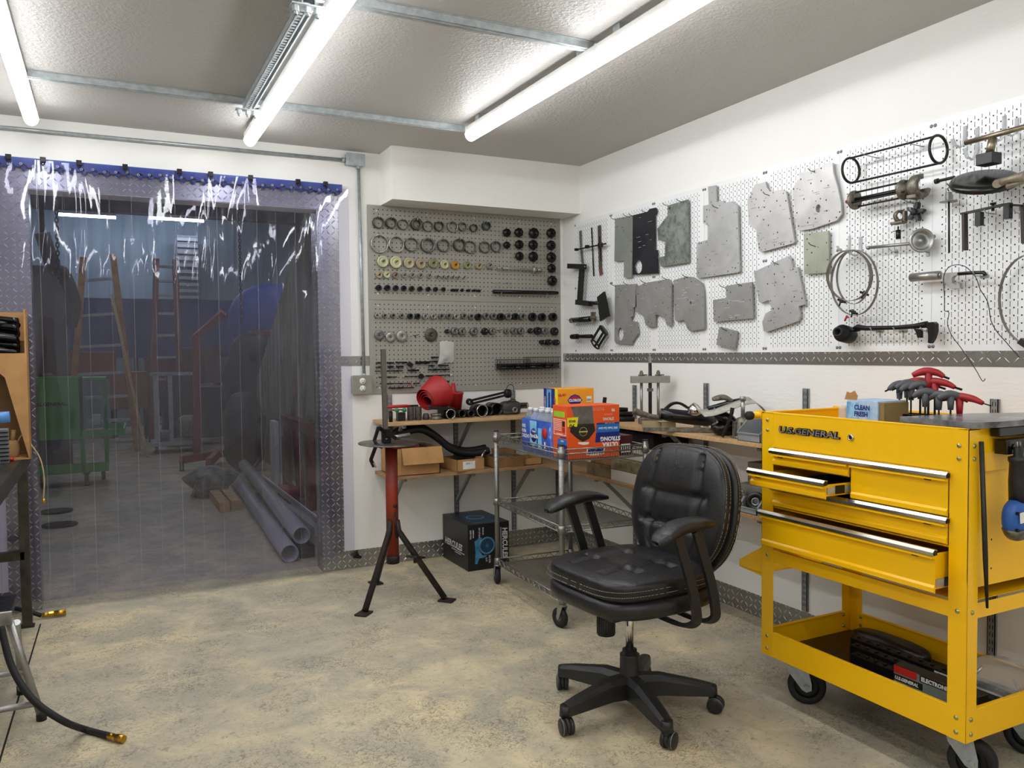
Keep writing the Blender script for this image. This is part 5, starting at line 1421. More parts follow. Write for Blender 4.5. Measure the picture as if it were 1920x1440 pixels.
def hopper(lb, x, y, z, w=.1, d=.16, h=.075, rz=0, grp='grey hopper bins'):
    t = thing('hopper_bin', lb, 'storage bin', (x, y, z), rz, grp)
    b = MB(m_bin); th = .0025
    side = [(-d / 2, 0), (d / 2, 0), (d / 2, h), (-d * .1, h), (-d / 2, h * .42)]
    for yy in (-w / 2, w / 2 - th): b.prism(side, (0, yy + th, 0), (1, 0, 0), (0, 0, 1), th)
    b.bx(-d / 2, d / 2, -w / 2, w / 2, 0, th); b.bx(d / 2 - th, d / 2, -w / 2, w / 2, 0, h); b.bx(-d / 2, -d / 2 + th, -w / 2, w / 2, 0, h * .42)
    b.build('bin_body', t)
    b = MB(m_bin); b.bx(-d / 2 - .004, -d / 2, -w / 2, w / 2, h * .36, h * .44)
    for yy in (-w / 2 - .002, w / 2 - .002): b.tube([(-d / 2, yy + .002, h * .42), (-d * .1, yy + .002, h)], .003, 6)
    b.build('rim', t); return t
hopper('grey plastic hopper bin on the upper right shelf beside the yellow cart', -.22, -1.985, SH1, .13, .14, .085)

# below: crates and boxes on the lower right shelf
m_crate = M('stained_wooden_crate', '#7d6a4d', .8, var='#4c3c28', vscale=14, bump=.2, bscale=40)
m_crate2 = M('pale_stained_crate', '#8f8568', .8, var='#5d5137', vscale=16, bump=.2, bscale=40)
m_offw = M('off_white_board', '#c5c0b3', .7, var='#b3ad9e', vscale=5)
b = MB(m_crate); b.bx(-.28, -.05, -.955, -.72, 0 + SH2, .064 + SH2, .002)
solo(b, 'wooden_crate', 'low dark stained wooden crate at the corner end of the lower right shelf', 'crate', (-.17, -.84, SH2), world=True)
b = MB(m_card2); b.bx(-.265, -.06, -.945, -.735, SH2 + .066, SH2 + .11, .002)
solo(b, 'cardboard_box', 'brown cardboard box on top of the dark wooden crate', 'cardboard box', (-.16, -.84, SH2 + .066), world=True)
b = MB(m_offw); b.bx(-.285, -.05, -1.255, -.965, SH2, SH2 + .056, .002)
solo(b, 'white_box', 'off-white flat box under the crate with black lettering', 'box', (-.17, -1.11, SH2), world=True)
t = thing('wooden_crate', 'pale stained crate with faint black lettering on the off-white box', 'crate', (-.165, -1.11, SH2 + .058))
b = MB(m_crate2); b.bx(-.12, .115, -.15, .145, 0, .056, .002); b.build('crate_body', t)
text_mesh('RCK', .03, .0002, M('faded_black_print', '#4a4334', .8), 'lettering', t, basis((-.1203, .1, .018), (0, -1, 0), (0, 0, 1)))
b = MB(m_offw); b.bx(-.25, -.05, -1.30, -.985, SH2 + .116, SH2 + .185, .002)
solo(b, 'white_box', 'off-white box on top of the pale stained crate', 'box', (-.15, -1.14, SH2 + .116), world=True)
b = MB(m_dark); b.bx(-.25, -.03, -1.285, -.70, SH2 + .19, SH2 + .262, .003); b.bx(-.25, -.2, -.96, -.9, SH2+.185, SH2+.262)
solo(b, 'black_case', 'flat black case lying on the white box just under the upper right shelf', 'case', (-.14, -1.0, SH2 + .19), world=True)
t = thing('small_post_tool', 'short dark post on a round base behind the chair back', 'tool', (-.2, -1.4, SH2))
b = MB(m_oxide); b.cyl((0, 0, 0), (0, 0, .19), .03, seg=18); b.cyl((0, 0, .19), (0, 0, .2), .036, seg=18); b.cyl((0, 0, .2), (0, 0, .235), .009, seg=10); b.build('body', t)
b = MB(m_steel); b.bx(-.08, .06, -.12, .1, 0, .1, .003)
solo(b, 'steel_block', 'large grey steel block on the lower right shelf beside the chair back', 'block', (-.13, -1.93, SH2))
b = MB(M('tan_steel_block', '#77705f', .6, .3, var='#5a5346', vscale=20)); b.bx(-.05, .05, -.1, .1, 0, .085, .002)
solo(b, 'tan_block', 'tan metal block standing on the grey steel block', 'block', (-.1, -1.93, SH2 + .102))
for i, y in enumerate((-1.86, -1.965, -2.07, -2.175)):
    hopper('grey hopper bin of round parts, lower right shelf, %s' % ['leftmost', 'second from the left', 'third, beside the yellow cart leg', 'hidden behind the yellow cart leg'][i], -.255, y - .02, SH2, .1, .08, .06)
    t = thing('bearing_race', 'round dark metal race sitting in the %s grey hopper bin' % ['leftmost', 'second', 'third', 'fourth'][i], 'bearing', (-.25, y - .02, SH2 + .045))
    b = MB(m_darksteel if i % 2 else m_castiron); b.lathe([(.02, -.012), (.04, -.012), (.041, 0), (.04, .012), (.02, .012), (.018, 0)], (0, 0, 0), (-.8, -.5, .1), 24, closed_prof=True); b.build('outer_race', t)
    b = MB(m_steel); b.lathe([(.011, -.01), (.018, -.01), (.018, .01), (.011, .01)], (0, 0, 0), (-.8, -.5, .1), 18, closed_prof=True); b.build('inner_race', t)

# ================================================================== WIRE RACK CART (slightly turned)
RB_ = V((-.857, -1.43, 0)); EA = V((.042, .75, 0)).normalized(); RROT = math.atan2(EA.y, EA.x)
LA, LC = .751, .437
# local frame: x along the long side (away from the viewer), -y towards the right wall side
m_rchrome = M('dull_chrome_wire', '#8d8c87', .35, .8, vscale=60)
m_post = M('chrome_post', '#8b8b88', .38, .85, vscale=20)
rack = thing('wire_rack_cart', 'three-tier chrome wire shelf cart on casters, loaded with water and cartons', 'wire cart', tuple(RB_), RROT)
posts = [(0, 0), (LA, 0), (0, -LC), (LA, -LC)]
for (x, y) in posts:
    b = MB(m_post); b.cyl((x, y, .1), (x, y, .812), .0127, seg=18)
    for k in range(27): z = .118 + .0254 * k; b.lathe([(.0128, -.0008), (.0131, 0), (.0128, .0008)], (x, y, z), (0, 0, 1), 16)
    b.build('post', rack)
    b = MB(m_black); b.cyl((x, y, .812), (x, y, .818), .0135, seg=16); b.build('post_cap', rack)
    c = thing_child = None
    # caster
    b = MB(m_steel); b.cyl((x, y, .098), (x, y, .106), .017, seg=14)
    sw = .25 if x < .1 else -.2
    R = Matrix.Rotation(sw, 3, 'Z'); cx = V((x, y, 0)) + R @ V((.016, 0, 0))
    for s_ in (-1, 1):
        p = [(-.016, .098), (.016, .098), (.024, .04), (.016, .034), (.008, .04)]
        b.prism([(a, c_) for a, c_ in p], V((x, y, 0)) + R @ V((0, s_ * .0155 + .001, 0)), R @ V((1, 0, 0)), (0, 0, 1), .002)
    b.cyl(cx + R @ V((0, -.018, .044)), cx + R @ V((0, .018, .044)), .005, seg=10)
    o = b.build('caster_fork', rack)
    b = MB(m_rubber); b.lathe([(.018, -.012), (.040, -.012), (.044, -.008), (.044, .008), (.040, .012), (.018, .012)], cx + V((0, 0, .044)), R @ V((0, 1, 0)), 28, closed_prof=True)
    b.m(m_grey); b.lathe([(.004, -.01), (.019, -.01), (.019, .01), (.004, .01)], cx + V((0, 0, .044)), R @ V((0, 1, 0)), 24, closed_prof=True)
    b.build('wheel', rack)
def shelf_rim(z, h, name):
    """double-wire truss rim plus cross wires"""
    b = MB(m_rchrome); c = [(0, 0), (LA, 0), (LA, -LC), (0, -LC)]
    for i in range(4):
        a, e = V((*c[i], 0)), V((*c[(i + 1) % 4], 0)); d = (e - a).normalized(); L = (e - a).length
        a, e = a + d * .014, e - d * .014; L -= .028
        b.cyl(a + V((0, 0, z)), e + V((0, 0, z)), .0032, seg=8); b.cyl(a + V((0, 0, z - h)), e + V((0, 0, z - h)), .0032, seg=8)
        n = int(round(L / .058)); pts = []
        for k in range(2 * n + 1): pts.append(a + d * (L * k / (2 * n)) + V((0, 0, z - (h if k % 2 else 0))))
        b.tube(pts, .0021, 6, smooth=False)
    return b, c
for (z, h, mesh) in ((.452, .026, True), (.135, .026, True)):
    b, c = shelf_rim(z, h, 'shelf')
    b.build('shelf_rim', rack)
    b = MB(m_rchrome); zz = z - h + .004 if mesh else z
    n = 62
    for k in range(1, n): x = LA * k / n; b.tube([(x, -.002, zz), (x, -LC + .002, zz)], .00115, 4, smooth=False)
    n = 34
    for k in range(1, n): y = -LC * k / n; b.tube([(.002, y, zz + .001), (LA - .002, y, zz + .001)], .00115, 4, smooth=False)
    b.build('shelf_mesh', rack)
    b = MB(m_rchrome)
    for (x, y) in posts: b.lathe([(.0127, 0), (.0185, 0), (.0165, .034), (.0127, .034)], (x, y, z - h - .002), (0, 0, 1), 16)
    build_each(b, 'corner_collar', rack)
ZT_, ZF = .795, .742                     # top basket rim / floor
b, c = shelf_rim(ZT_, .02, 'basket')
b.build('basket_rim', rack)
b = MB(m_rchrome)
for i in range(4):
    a, e = V((*c[i], 0)), V((*c[(i + 1) % 4], 0)); d = (e - a).normalized(); L = (e - a).length
    n = int(L / .0125)
    for k in range(1, n): q = a + d * (L * k / n); b.tube([q + V((0, 0, ZT_ - .02)), q + V((0, 0, ZF))], .0012, 4, smooth=False)
    b.cyl(a + V((0, 0, ZF)), e + V((0, 0, ZF)), .0026, seg=6)
n = 60
for k in range(1, n): x = LA * k / n; b.tube([(x, 0, ZF), (x, -LC, ZF)], .0012, 4, smooth=False)
for k in range(1, 5): y = -LC * k / 5; b.cyl((0, y, ZF - .003), (LA, y, ZF - .003), .0026, seg=6)
b.build('basket_wires', rack)
b = MB(m_rchrome)
for (x, y) in posts: b.lathe([(.0127, 0), (.0185, 0), (.0165, .034), (.0127, .034)], (x, y, ZT_ - .034), (0, 0, 1), 16)
build_each(b, 'corner_collar', rack)

def RK(a, c, z): return RB_ + EA * a + V((EA.y, -EA.x, 0)) * c + V((0, 0, z))
EC = V((EA.y, -EA.x, 0))
# ---- orange carton of can liners (printed upside down, as in the photo)
ORA, ORA1, ORC, ORC1, ORZ, ORZ1 = .022, .165, .042, .312, ZF + .004, .984
m_orange = M('orange_carton_print', '#e85a1c', .45, var='#e24f14', vscale=5)
m_navy = M('navy_print', '#13247d', .45); m_bluep = M('mid_blue_print', '#1f6fc0', .45); m_whitep = M('white_print', '#f0efe8', .5)
m_blackp = M('black_print', '#14130f', .45, var='#2c2920', vscale=30); m_yellp = M('yellow_print', '#efe21a', .5); m_greenp = M('green_print', '#9ccb2a', .5); m_smoke = M('printed_smoke_grey', '#6e6a66', .4, var='#4a4744', vscale=14)
m_redp = M('red_print', '#c3261f', .5); m_peach = M('peach_print', '#f0b79a', .5)
def lbox(name, lb, cat, a0, a1, c0, c1, z0, z1, m):
    t = thing(name, lb, cat, tuple(RK(a0, c0, z0)), RROT)
    b = MB(m); b.bx(0, a1 - a0, -(c1 - c0), 0, 0, z1 - z0, .0015, 1); b.build('carton_body', t)
    return t, a1 - a0, c1 - c0, z1 - z0
t, A_, C_, H_ = lbox('trash_bag_carton', 'orange carton of can liners standing upside down at the cart front corner', 'carton', ORA, ORA1, ORC, ORC1, ORZ, ORZ1, m_orange)
# front face is local x=0 plane (normal -x); horizontal axis to viewer's right is local -y
def fr(u, z, e=.0004): return V((-e, -u, z))
def fbox(b, u0, u1, z0, z1, e=.0006, m=None):
    if m: b.m(m)
    b.bx(-e, -.0001, -u1, -u0, z0, z1)
def fpoly(b, P, e, m):
    b.m(m); b.prism([(u, z) for u, z in P], (-.0001, 0, 0), (0, -1, 0), (0, 0, 1), e)
g = lambda px, py: ((px - 955) / (1555 - 955) * C_, (1 - (py - (375 - (px - 955) * .058)) / ((975 - (px - 955) * .09) - (375 - (px - 955) * .058))) * H_)   # from the close-up of this face
def mask_z(P): return [(max(.001, min(C_ - .001, u)), max(.001, min(H_ - .001, z))) for u, z in P]
b = MB(m_smoke)
fpoly(b, mask_z([g(1000, 380), g(1240, 362), g(1258, 560), g(1060, 575)]), .0004, m_smoke)
fpoly(b, mask_z([g(1060, 575), g(1258, 560), g(1272, 640), g(1200, 735), g(1130, 770), g(1060, 730), g(985, 660), g(1000, 600)]), .0005, m_blackp)
fpoly(b, mask_z([g(1288, 560), g(1558, 545), g(1560, 640), g(1282, 665)]), .0005, m_bluep)
fpoly(b, mask_z([g(1282, 665), g(1560, 640), g(1562, 750), g(1270, 775)]), .0005, m_navy)
fpoly(b, mask_z([g(1290, 555), g(1556, 537), g(1557, 552), g(1290, 572)]), .0006, m_navy)
fpoly(b, mask_z([g(935, 505), g(1080, 492), g(1065, 600), g(945, 605)]), .0008, m_yellp)
fpoly(b, mask_z([g(1165, 920), g(1180, 832), g(1385, 815), g(1370, 900)]), .0006, m_whitep)
fpoly(b, mask_z([g(1180, 905), g(1190, 850), g(1370, 835), g(1360, 892)]), .0007, m_navy)
fpoly(b, mask_z([g(1075, 775), g(1200, 770), g(1195, 795), g(1140, 805), g(1080, 795)]), .0006, m_whitep)
b.build('front_print', t)
def ftext(txt, u, z, size, m, flip=True, sx=1.0, bold=0, nm='lettering', e=.001, align='CENTER', shear=0, tt=None):
    U, Vv = (V((0, 1, 0)), V((0, 0, -1))) if flip else (V((0, -1, 0)), V((0, 0, 1)))
    return text_mesh(txt, size, .0001, m, nm, tt or t, basis((-e, -u, z), U, Vv), bold, align, sx, shear)
u, z = g(1445, 700); ftext('ULTRA\nSTRONG', u, z - .028, .026, m_whitep, bold=.0012)
u, z = g(1420, 590); ftext('33G Trash Can Liner', u, z - .003, .013, m_whitep, bold=.0004, sx=.9)
u, z = g(1440, 545); ftext('HEAVY DUTY LINERS', u, z - .001, .0055, m_whitep)
u, z = g(1010, 545); ftext('90', u, z - .012, .028, m_blackp, bold=.001, e=.0012); u, z = g(1010, 500); ftext('BAGS', u, z - .012, .014, m_blackp, bold=.0006, e=.0012)
u, z = g(1475, 380); ftext('90', u + .003, z - .004, .018, m_whitep, bold=.0006)
u, z = g(1310, 385); ftext('BAGS WITH TIES\n33 GALLON SIZE', u, z - .006, .008, m_peach)
u, z = g(1425, 480); ftext('STRONG', u, z - .004, .018, m_whitep, sx=.8, bold=.0004); u, z = g(1425, 440); ftext('ALWAYS', u, z - .002, .011, m_peach)
u, z = g(1275, 865); ftext('HEFTY', u, z - .008, .02, m_whitep, bold=.0008, e=.0013)
# round emblem on the black bag picture
u, z = g(1135, 655)
b = MB(M('gold_print', '#c9b66a', .5)); b.lathe([(.0185, 0), (.020, 0), (.020, .0003), (.0185, .0003)], (-.0009, -u, z), (-1, 0, 0), 28, closed_prof=True); b.bx(-.0012, -.0006, -u - .022, -u + .022, z - .003, z + .003); b.build('round_emblem', t)
# left face: local y=0 plane (normal +y); viewer's right is local -x
def sb(b, u0, u1, z0, z1, m, e=.0005): b.m(m); b.bx(A_ - u1, A_ - u0, .0001, e, z0, z1)
b = MB(m_greenp); sb(b, .012, .12, H_ - .052, H_ - .026, m_greenp); sb(b, .045, .142, .0, .062, m_navy); sb(b, .05, .14, .062, .088, m_bluep); sb(b, .07, .135, .092, .098, m_navy)
sb(b, .010, .013, .105, .175, m_whitep); sb(b, .128, .131, .105, .175, m_whitep); sb(b, .010, .131, .104, .107, m_whitep); sb(b, .010, .131, .173, .176, m_whitep)
for k in range(6): sb(b, .018, .09, .125 + .008 * k, .1275 + .008 * k, m_whitep)
sb(b, .096, .12, .145, .168, m_blackp); sb(b, .096, .12, .118, .14, m_redp)
b.build('side_print', t)
def stext(txt, u, z, size, m, bold=0, sx=1, flip=False, AA=None, tt=None, e=.0008):
    AA = A_ if AA is None else AA
    U, Vv = (V((1, 0, 0)), V((0, 0, -1))) if flip else (V((-1, 0, 0)), V((0, 0, 1)))
    return text_mesh(txt, size, .0001, m, 'lettering', tt or t, basis((AA - u, e, z), U, Vv), bold, 'CENTER', sx)
stext('STRONG', .094, .045, .017, m_whitep, .0006, .8, True); stext('LINERS', .096, .082, .012, m_whitep, 0, .9, True); stext('ADVANTAGES', .07, .113, .011, m_whitep, 0, .9, True)

# ---- Glad box, yellow/white front and blue side
t, A2, C2, H2 = lbox('food_bag_carton', 'tall yellow and blue carton of bags standing behind the orange carton', 'carton', .362, .518, .168, .37, ZF + .004, 1.045, M('orange_yellow_print', '#f5a51d', .45, var='#f2961a', vscale=4))
b = MB(m_peach); fbox(b, 0, C2, H2 - .098, H2 - .076, .0004, m_peach); fbox(b, 0, C2, 0, H2 - .098, .0004, M('pale_orange_print', '#f6cfae', .5))
fbox(b, C2 * .80, C2 * .93, H2 - .068, H2 - .04, .0006, m_whitep)
for k in range(9): fbox(b, C2 * .81 + .0026 * k, C2 * .81 + .0026 * k + .0013, H2 - .064, H2 - .052, .0008, m_blackp)
b.build('front_print', t)
b = MB(M('purple_print', '#2b2378', .5)); uu, zz = C2 * .47, H2 - .058
b.prism([(-.042, 0), (-.024, .022), (0, .030), (.024, .022), (.042, 0), (.024, -.022), (0, -.030), (-.024, -.022)], (-.0004, -uu, zz), (0, -1, 0), (0, 0, 1), .0004)
b.m(M('crimson_print', '#b01a4e', .5)); b.prism([(-.036, .0), (-.02, .017), (0, .0235), (.02, .017), (.036, 0)], (-.0006, -uu, zz), (0, -1, 0), (0, 0, 1), .0003); b.build('diamond_emblem', t)
text_mesh('CLOROX', .0175, .0001, m_whitep, 'lettering', t, basis((-.0014, -uu, zz - .006), (0, -1, 0), (0, 0, 1)), .0009, 'CENTER', .95)
text_mesh('GLAD', .016, .0001, m_redp, 'lettering', t, basis((-.0008, -C2 * .12, H2 - .036), (0, -1, .08), (0, .08, 1)), .0008, 'CENTER', 1)
text_mesh('by the makers of', .006, .0001, m_redp, 'lettering', t, basis((-.0008, -uu, H2 - .094), (0, -1, 0), (0, 0, 1)), 0, 'CENTER', 1)
b = MB(m_navy)
def sb2(u0, u1, z0, z1, m, e=.0005): b.m(m); b.bx(A2 - u1, A2 - u0, .0001, e, z0, z1)
sb2(.0, A2 * .80, .0, H2, m_navy, .0003); sb2(A2 * .8, A2, 0, H2, m_yellp, .0003); sb2(A2 * .22, A2 * .55, .02, H2 - .004, M('ice_blue_print', '#7fbfe8', .5, var='#3f86cf', vscale=25), .0006)
sb2(A2 * .34, A2 * .46, H2 - .1, H2 - .02, M('dark_bag_print', '#28304c', .5), .0008)
b.build('side_print', t)
text_mesh('GLAD', .026, .0001, m_redp, 'lettering', t, basis((A2 * .13, .0009, H2 - .11), (0, 0, 1), (1, 0, 0)), .001, 'LEFT', 1)
text_mesh('FORCEFLEX', .013, .0001, m_whitep, 'lettering', t, basis((A2 * .87, .0009, H2 - .11), (0, 0, 1), (1, 0, 0)), .0006, 'LEFT', 1)

# ---- shrink-wrapped water bottles (two rows of five)
m_water = NT('clear_pet_water'); k_ = m_water; k_.b.inputs['Transmission Weight'].default_value = .85; k_.b.inputs['Roughness'].default_value = .08; k_.b.inputs['IOR'].default_value = 1.2; k_.b.inputs['Base Color'].default_value = (.9, .95, 1, 1); m_water = k_.mat
m_wrap = M('blue_shrink_wrap', '#1b56b8', .22, var='#123c9a', vscale=8, coat=.4); m_wrapl = M('light_blue_shrink_wrap', '#62b5e8', .22, var='#a6dcf5', vscale=18, coat=.4)
m_cap = M('white_cap', '#e9ecf0', .4)
wr = .0325
proto = None
bodies = []
n_b = 0
for j in range(2):
    for i in range(5):
        a, c = .172 + wr + i * (wr * 2 - .001), .035 + wr + j * (wr * 2)
        if proto is None:
            t = thing('water_bottle', 'x', 'bottle', tuple(RK(a, c, ZF + .006)), RROT, 'shrink-wrapped water bottles on the cart')
            b = MB(m_water); b.lathe([(0, 0), (.028, 0), (.0315, .005), (.0315, .12), (.0305, .13), (.0315, .14), (.0305, .158), (.022, .178), (.0135, .188), (.0125, .196), (0, .196)], (0, 0, 0), (0, 0, 1), 20); b.build('bottle_body', t)
            b = MB(m_cap); b.lathe([(0, 0), (.0145, 0), (.0145, .013), (.0135, .015), (0, .015)], (0, 0, .19), (0, 0, 1), 18); b.build('cap', t)
            proto = t
        else:
            t = copy_tree(proto); t.location = tuple(RK(a, c, ZF + .006))
        t['label'] = 'clear water bottle in the shrink-wrapped pack, %s, %s row' % (ORD[4 - i] + ' from the cart end', ['outer', 'inner'][j])
t = thing('shrink_wrap', 'blue printed shrink wrap around the pack of water bottles', 'packaging', tuple(RK(.17, .033, ZF + .004)), RROT)
Wp = wr * 10 - .002; Dp = wr * 4
outl = []
nseg = 60
def scal(x0, y0, x1, y1, n, out):
    P = []
    for k in range(n * 6):
        u_ = k / (n * 6); bulge = .0035 * abs(sin(pi * u_ * n))
        dx, dy = x1 - x0, y1 - y0; L = math.hypot(dx, dy)
        P.append((x0 + dx * u_ + dy / L * out * bulge, y0 + dy * u_ - dx / L * out * bulge))
    return P
outl = scal(0, 0, Wp, 0, 5, -1) + scal(Wp, 0, Wp, -Dp, 2, -1) + scal(Wp, -Dp, 0, -Dp, 5, -1) + scal(0, -Dp, 0, 0, 2, -1)
b = MB(m_wrap); nn = len(outl)
vs = [(x, y, 0) for x, y in outl] + [(x, y, .156) for x, y in outl]; cx_, cy_ = Wp / 2, -Dp / 2
vs2 = [(cx_ + (x - cx_) * .99, cy_ + (y - cy_) * .985, 0) for x, y in outl] + [(cx_ + (x - cx_) * .99, cy_ + (y - cy_) * .985, .156) for x, y in outl]
fs = [(i, (i + 1) % nn, nn + (i + 1) % nn, nn + i) for i in range(nn)] 
m2 = len(vs); fs += [(m2 + i, m2 + nn + i, m2 + nn + (i + 1) % nn, m2 + (i + 1) % nn) for i in range(nn)] + [(nn + i, nn + (i + 1) % nn, m2 + nn + (i + 1) % nn, m2 + nn + i) for i in range(nn)]
b.poly(vs + vs2, fs, True); b.build('printed_film', t)
b = MB(m_wrapl)
P = lambda u0, u1, z0, z1, e: b.bx(Wp - u1, Wp - u0, .004, .004 + e, z0, z1)
P(.105, .18, .03, .15, .0004); P(.195, .235, .02, .12, .0004)
b.m(m_navy); b.lathe([(0, 0), (.034, 0), (.034, .0006), (0, .0006)], (Wp - .148, .0044, .082), (0, 1, 0), 30)
b.m(m_redp); b.lathe([(0, 0), (.026, 0), (.026, .0008), (0, .0008)], (Wp - .268, .0044, .1), (0, 1, 0), 30)
b.m(m_whitep); P(.262, .276, .03, .06, .0006)
b.build('wrap_print', t)
text_mesh('100%\nPURA\nCALIDAD', .024, .0001, m_whitep, 'lettering', t, basis((Wp - .012, .0048, .112), (-1, 0, 0), (0, 0, 1)), .0004, 'LEFT', .85)
text_mesh('PureLife', .026, .0001, m_whitep, 'lettering', t, basis((Wp - .152, .0054, .07), (-1, 0, 0), (0, 0, 1)), .0008, 'CENTER', 1)
text_mesh('Nestle', .014, .0001, m_whitep, 'lettering', t, basis((Wp - .152, .0054, .096), (-1, 0, 0), (0, 0, 1)), .0004, 'CENTER', 1)
t = thing('clear_film_top', 'loose clear film over the bottle tops', 'film') if 0 else None
# dark jar at the right end of the basket
t, A3, C3, H3 = lbox('dark_carton', 'small dark red and white carton at the right end of the cart basket', 'carton', .06, .17, .33, .405, ZF + .004, .835, M('dark_red_print', '#4a1a24', .4))
b = MB(m_whitep); fbox(b, .012, .062, .01, .05, .0005, m_whitep); b.m(m_blackp); [fbox(b, .018 + .011 * k, .024 + .011 * k, .015, .043, .0008, m_blackp) for k in range(4)]; b.build('front_print', t)

# ================================================================== BLACK FAN BOX
t = thing('fan_box', 'black cardboard fan box with white lettering on the floor behind the wire cart', 'box', (-.853, -.2, 0))
HB = .262; bx0, bx1, by0, by1 = -.858, -.60, -.389, -.016
o = V(t.location)
t.location = (bx0, by0, 0)
m_bbox = M('black_printed_carton', '#111214', .38, var='#191a1d', vscale=8)
Wb, Db = bx1 - bx0, by1 - by0
b = MB(m_bbox); b.bx(0, Wb, 0, Db, 0, HB, .0015, 1); b.build('carton_body', t)
m_fanb = M('blue_fan_print', '#4f93b8', .45, var='#2b6286', vscale=20); m_fand = M('dark_blue_print', '#12314a', .45)
m_silver = M('silver_print', '#d5d7d8', .45)
text_mesh('HERCULES', .052, .0002, m_silver, 'lettering', t, basis((-.0006, Db - .03, HB - .165), (0, -1, 0), (0, 0, 1)), .0015, 'LEFT', 1.05, .25)
b = MB(m_silver); b.bx(-.0008, -.0002, .05, .24, HB - .178, HB - .174); b.bx(-.0008, -.0002, .10, .19, HB - .189, HB - .185); b.build('underline', t)
text_mesh('HERCULES', .044, .0002, m_silver, 'lettering', t, basis((Wb - .042, -.0006, HB - .035), (0, 0, -1), (1, 0, 0)), .0015, 'LEFT', .85, .1)
b = MB(m_silver); b.bx(Wb - .054, Wb - .051, -.0008, -.0002, .05, HB - .03); b.build('underline', t)
for (s_, u_, z_, n) in (('BARE TOOL', .013, HB - .03, .012), ('JOBSITE FAN', .03, HB - .03, .010), ('20V LITHIUM', .066, HB - .02, .014), ('BRUSHLESS', .09, HB - .02, .011)):
    text_mesh(s_, n, .0001, m_silver, 'lettering', t, basis((u_, -.0006, z_), (0, 0, -1), (1, 0, 0)), .0003, 'LEFT', .8)
text_mesh('350 CFM', .015, .0001, m_silver, 'lettering', t, basis((.128, -.0006, .08), (0, 0, -1), (1, 0, 0)), .0004, 'LEFT', .8)
text_mesh('15 FT', .014, .0001, m_silver, 'lettering', t, basis((.108, -.0006, .07), (0, 0, -1), (1, 0, 0)), .0004, 'LEFT', .8)
b = MB(m_fanb); F0 = V((.118, -.0006, .135))
b.lathe([(.040, 0), (.050, 0), (.050, .0005), (.040, .0005)], F0, (0, -1, 0), 32, closed_prof=True)
b.m(m_fand); b.lathe([(0, .0003), (.04, .0003)], F0, (0, -1, 0), 32); b.m(m_fanb); b.lathe([(0, .0009), (.009, .0009)], F0, (0, -1, 0), 20)
for k in range(16):
    a = 2 * pi * k / 16; b.box(F0 + V((.022 * cos(a), -.0006, .022 * sin(a))), (.034, .0004, .0012), Matrix.Rotation(-a, 3, 'Y'))
b.prism([(-.078, .03), (-.05, .05), (-.03, .048), (-.044, .02), (-.05, -.02), (-.03, -.052), (.0, -.054), (-.02, -.066), (-.05, -.068), (-.062, -.098), (-.076, -.096), (-.072, -.03)], F0, (1, 0, 0), (0, 0, 1), .0004)
b.build('fan_picture', t)
b = MB(m_fand); b.bx(.03, Wb - .02, .06, Db - .04, HB, HB + .0004); b.m(m_fanb); b.lathe([(.045, 0), (.055, 0), (.055, .0008), (.045, .0008)], (Wb * .5, Db * .5, HB), (0, 0, 1), 28, closed_prof=True); b.build('lid_print', t)
text_mesh('HERCULES', .028, .0001, m_fanb, 'lettering', t, basis((.05, .03, HB + .0006), (1, 0, 0), (0, 1, 0)), .0006, 'LEFT', 1)

# ================================================================== TRIPOD STAND
m_rust = M('rust_red_paint', '#8e2c12', .5, .1, var='#5d1e10', vscale=7, stretch=(1, 1, .4), bump=.1, bscale=60)
m_iron = M('dark_rusty_iron', '#39302b', .6, .5, var='#2a221e', vscale=30, bump=.2, bscale=90)
TX, TY = -1.365, -.60
t = thing('tripod_pipe_stand', 'rusty red tripod stand with a round disc, in front of the back shelves', 'stand', (TX, TY, 0))
b = MB(m_rust); b.cyl((0, 0, .20), (0, 0, .758), .031, seg=24); b.build('column', t)
b = MB(m_iron); b.cyl((0, 0, .165), (0, 0, .205), .033, seg=24); b.cyl((0, 0, .2), (0, 0, .4), .0325, seg=24) if 0 else None
b.build('column_foot', t)
feet = [V((-1.586, -.824, 0)), V((-1.164, -.824, 0)), V((-1.385, -.36, 0))]
for i, fp in enumerate(feet):
    q = fp - V((TX, TY, 0)); d = q.normalized()
    b = MB(m_iron); b.tube([d * .026 + V((0, 0, .385)), d * .036 + V((0, 0, .33)), q * .96 + V((0, 0, .014))], .0155, 10); b.build('leg', t)
    b = MB(m_iron); b.box(q + V((0, 0, .005)), (.075, .06, .008), Matrix.Rotation(math.atan2(d.y, d.x), 3, 'Z'), .001); b.build('foot_pad', t)
b = MB(m_iron); b.tube([V((.0, -.028, .43)), V((.012, -.034, .30))], .006, 8); b.tube([V((-.004, -.03, .46)), V((.014, -.03, .46))], .007, 8); b.tube([(.02, -.02, .33), (.088, -.085, .2)], .005, 6); b.build('brace_rod', t)
b = MB(m_iron); b.box((.09, -.09, .205), (.09, .06, .012), Matrix.Rotation(.7, 3, 'Z') @ Matrix.Rotation(.25, 3, 'Y'), .001); b.cyl((.085, -.09, .2), (.085, -.09, .175), .008, seg=8); b.build('step_plate', t)
b = MB(M('worn_steel_disc', '#7b7872', .38, .9, var='#5e5a54', vscale=18)); b.lathe([(0, .772), (.148, .772), (.15, .775), (.148, .778), (0, .778)], (-.03, .02, .0), (.02, -.02, 1), 48); b.build('round_table', t)
b = MB(m_steel); b.tube([(-.035, -.01, .80), (.10, .0, .812)], .011, 12); b.build('cross_pin', t)
b = MB(M('grey_steel_bar', '#66625c', .5, .5, vscale=30)); b.tube([(-.028, 0, .77), (-.033, 0, 1.25)], 0, flat=(.022, .022)); b.build('upright_bar', t)
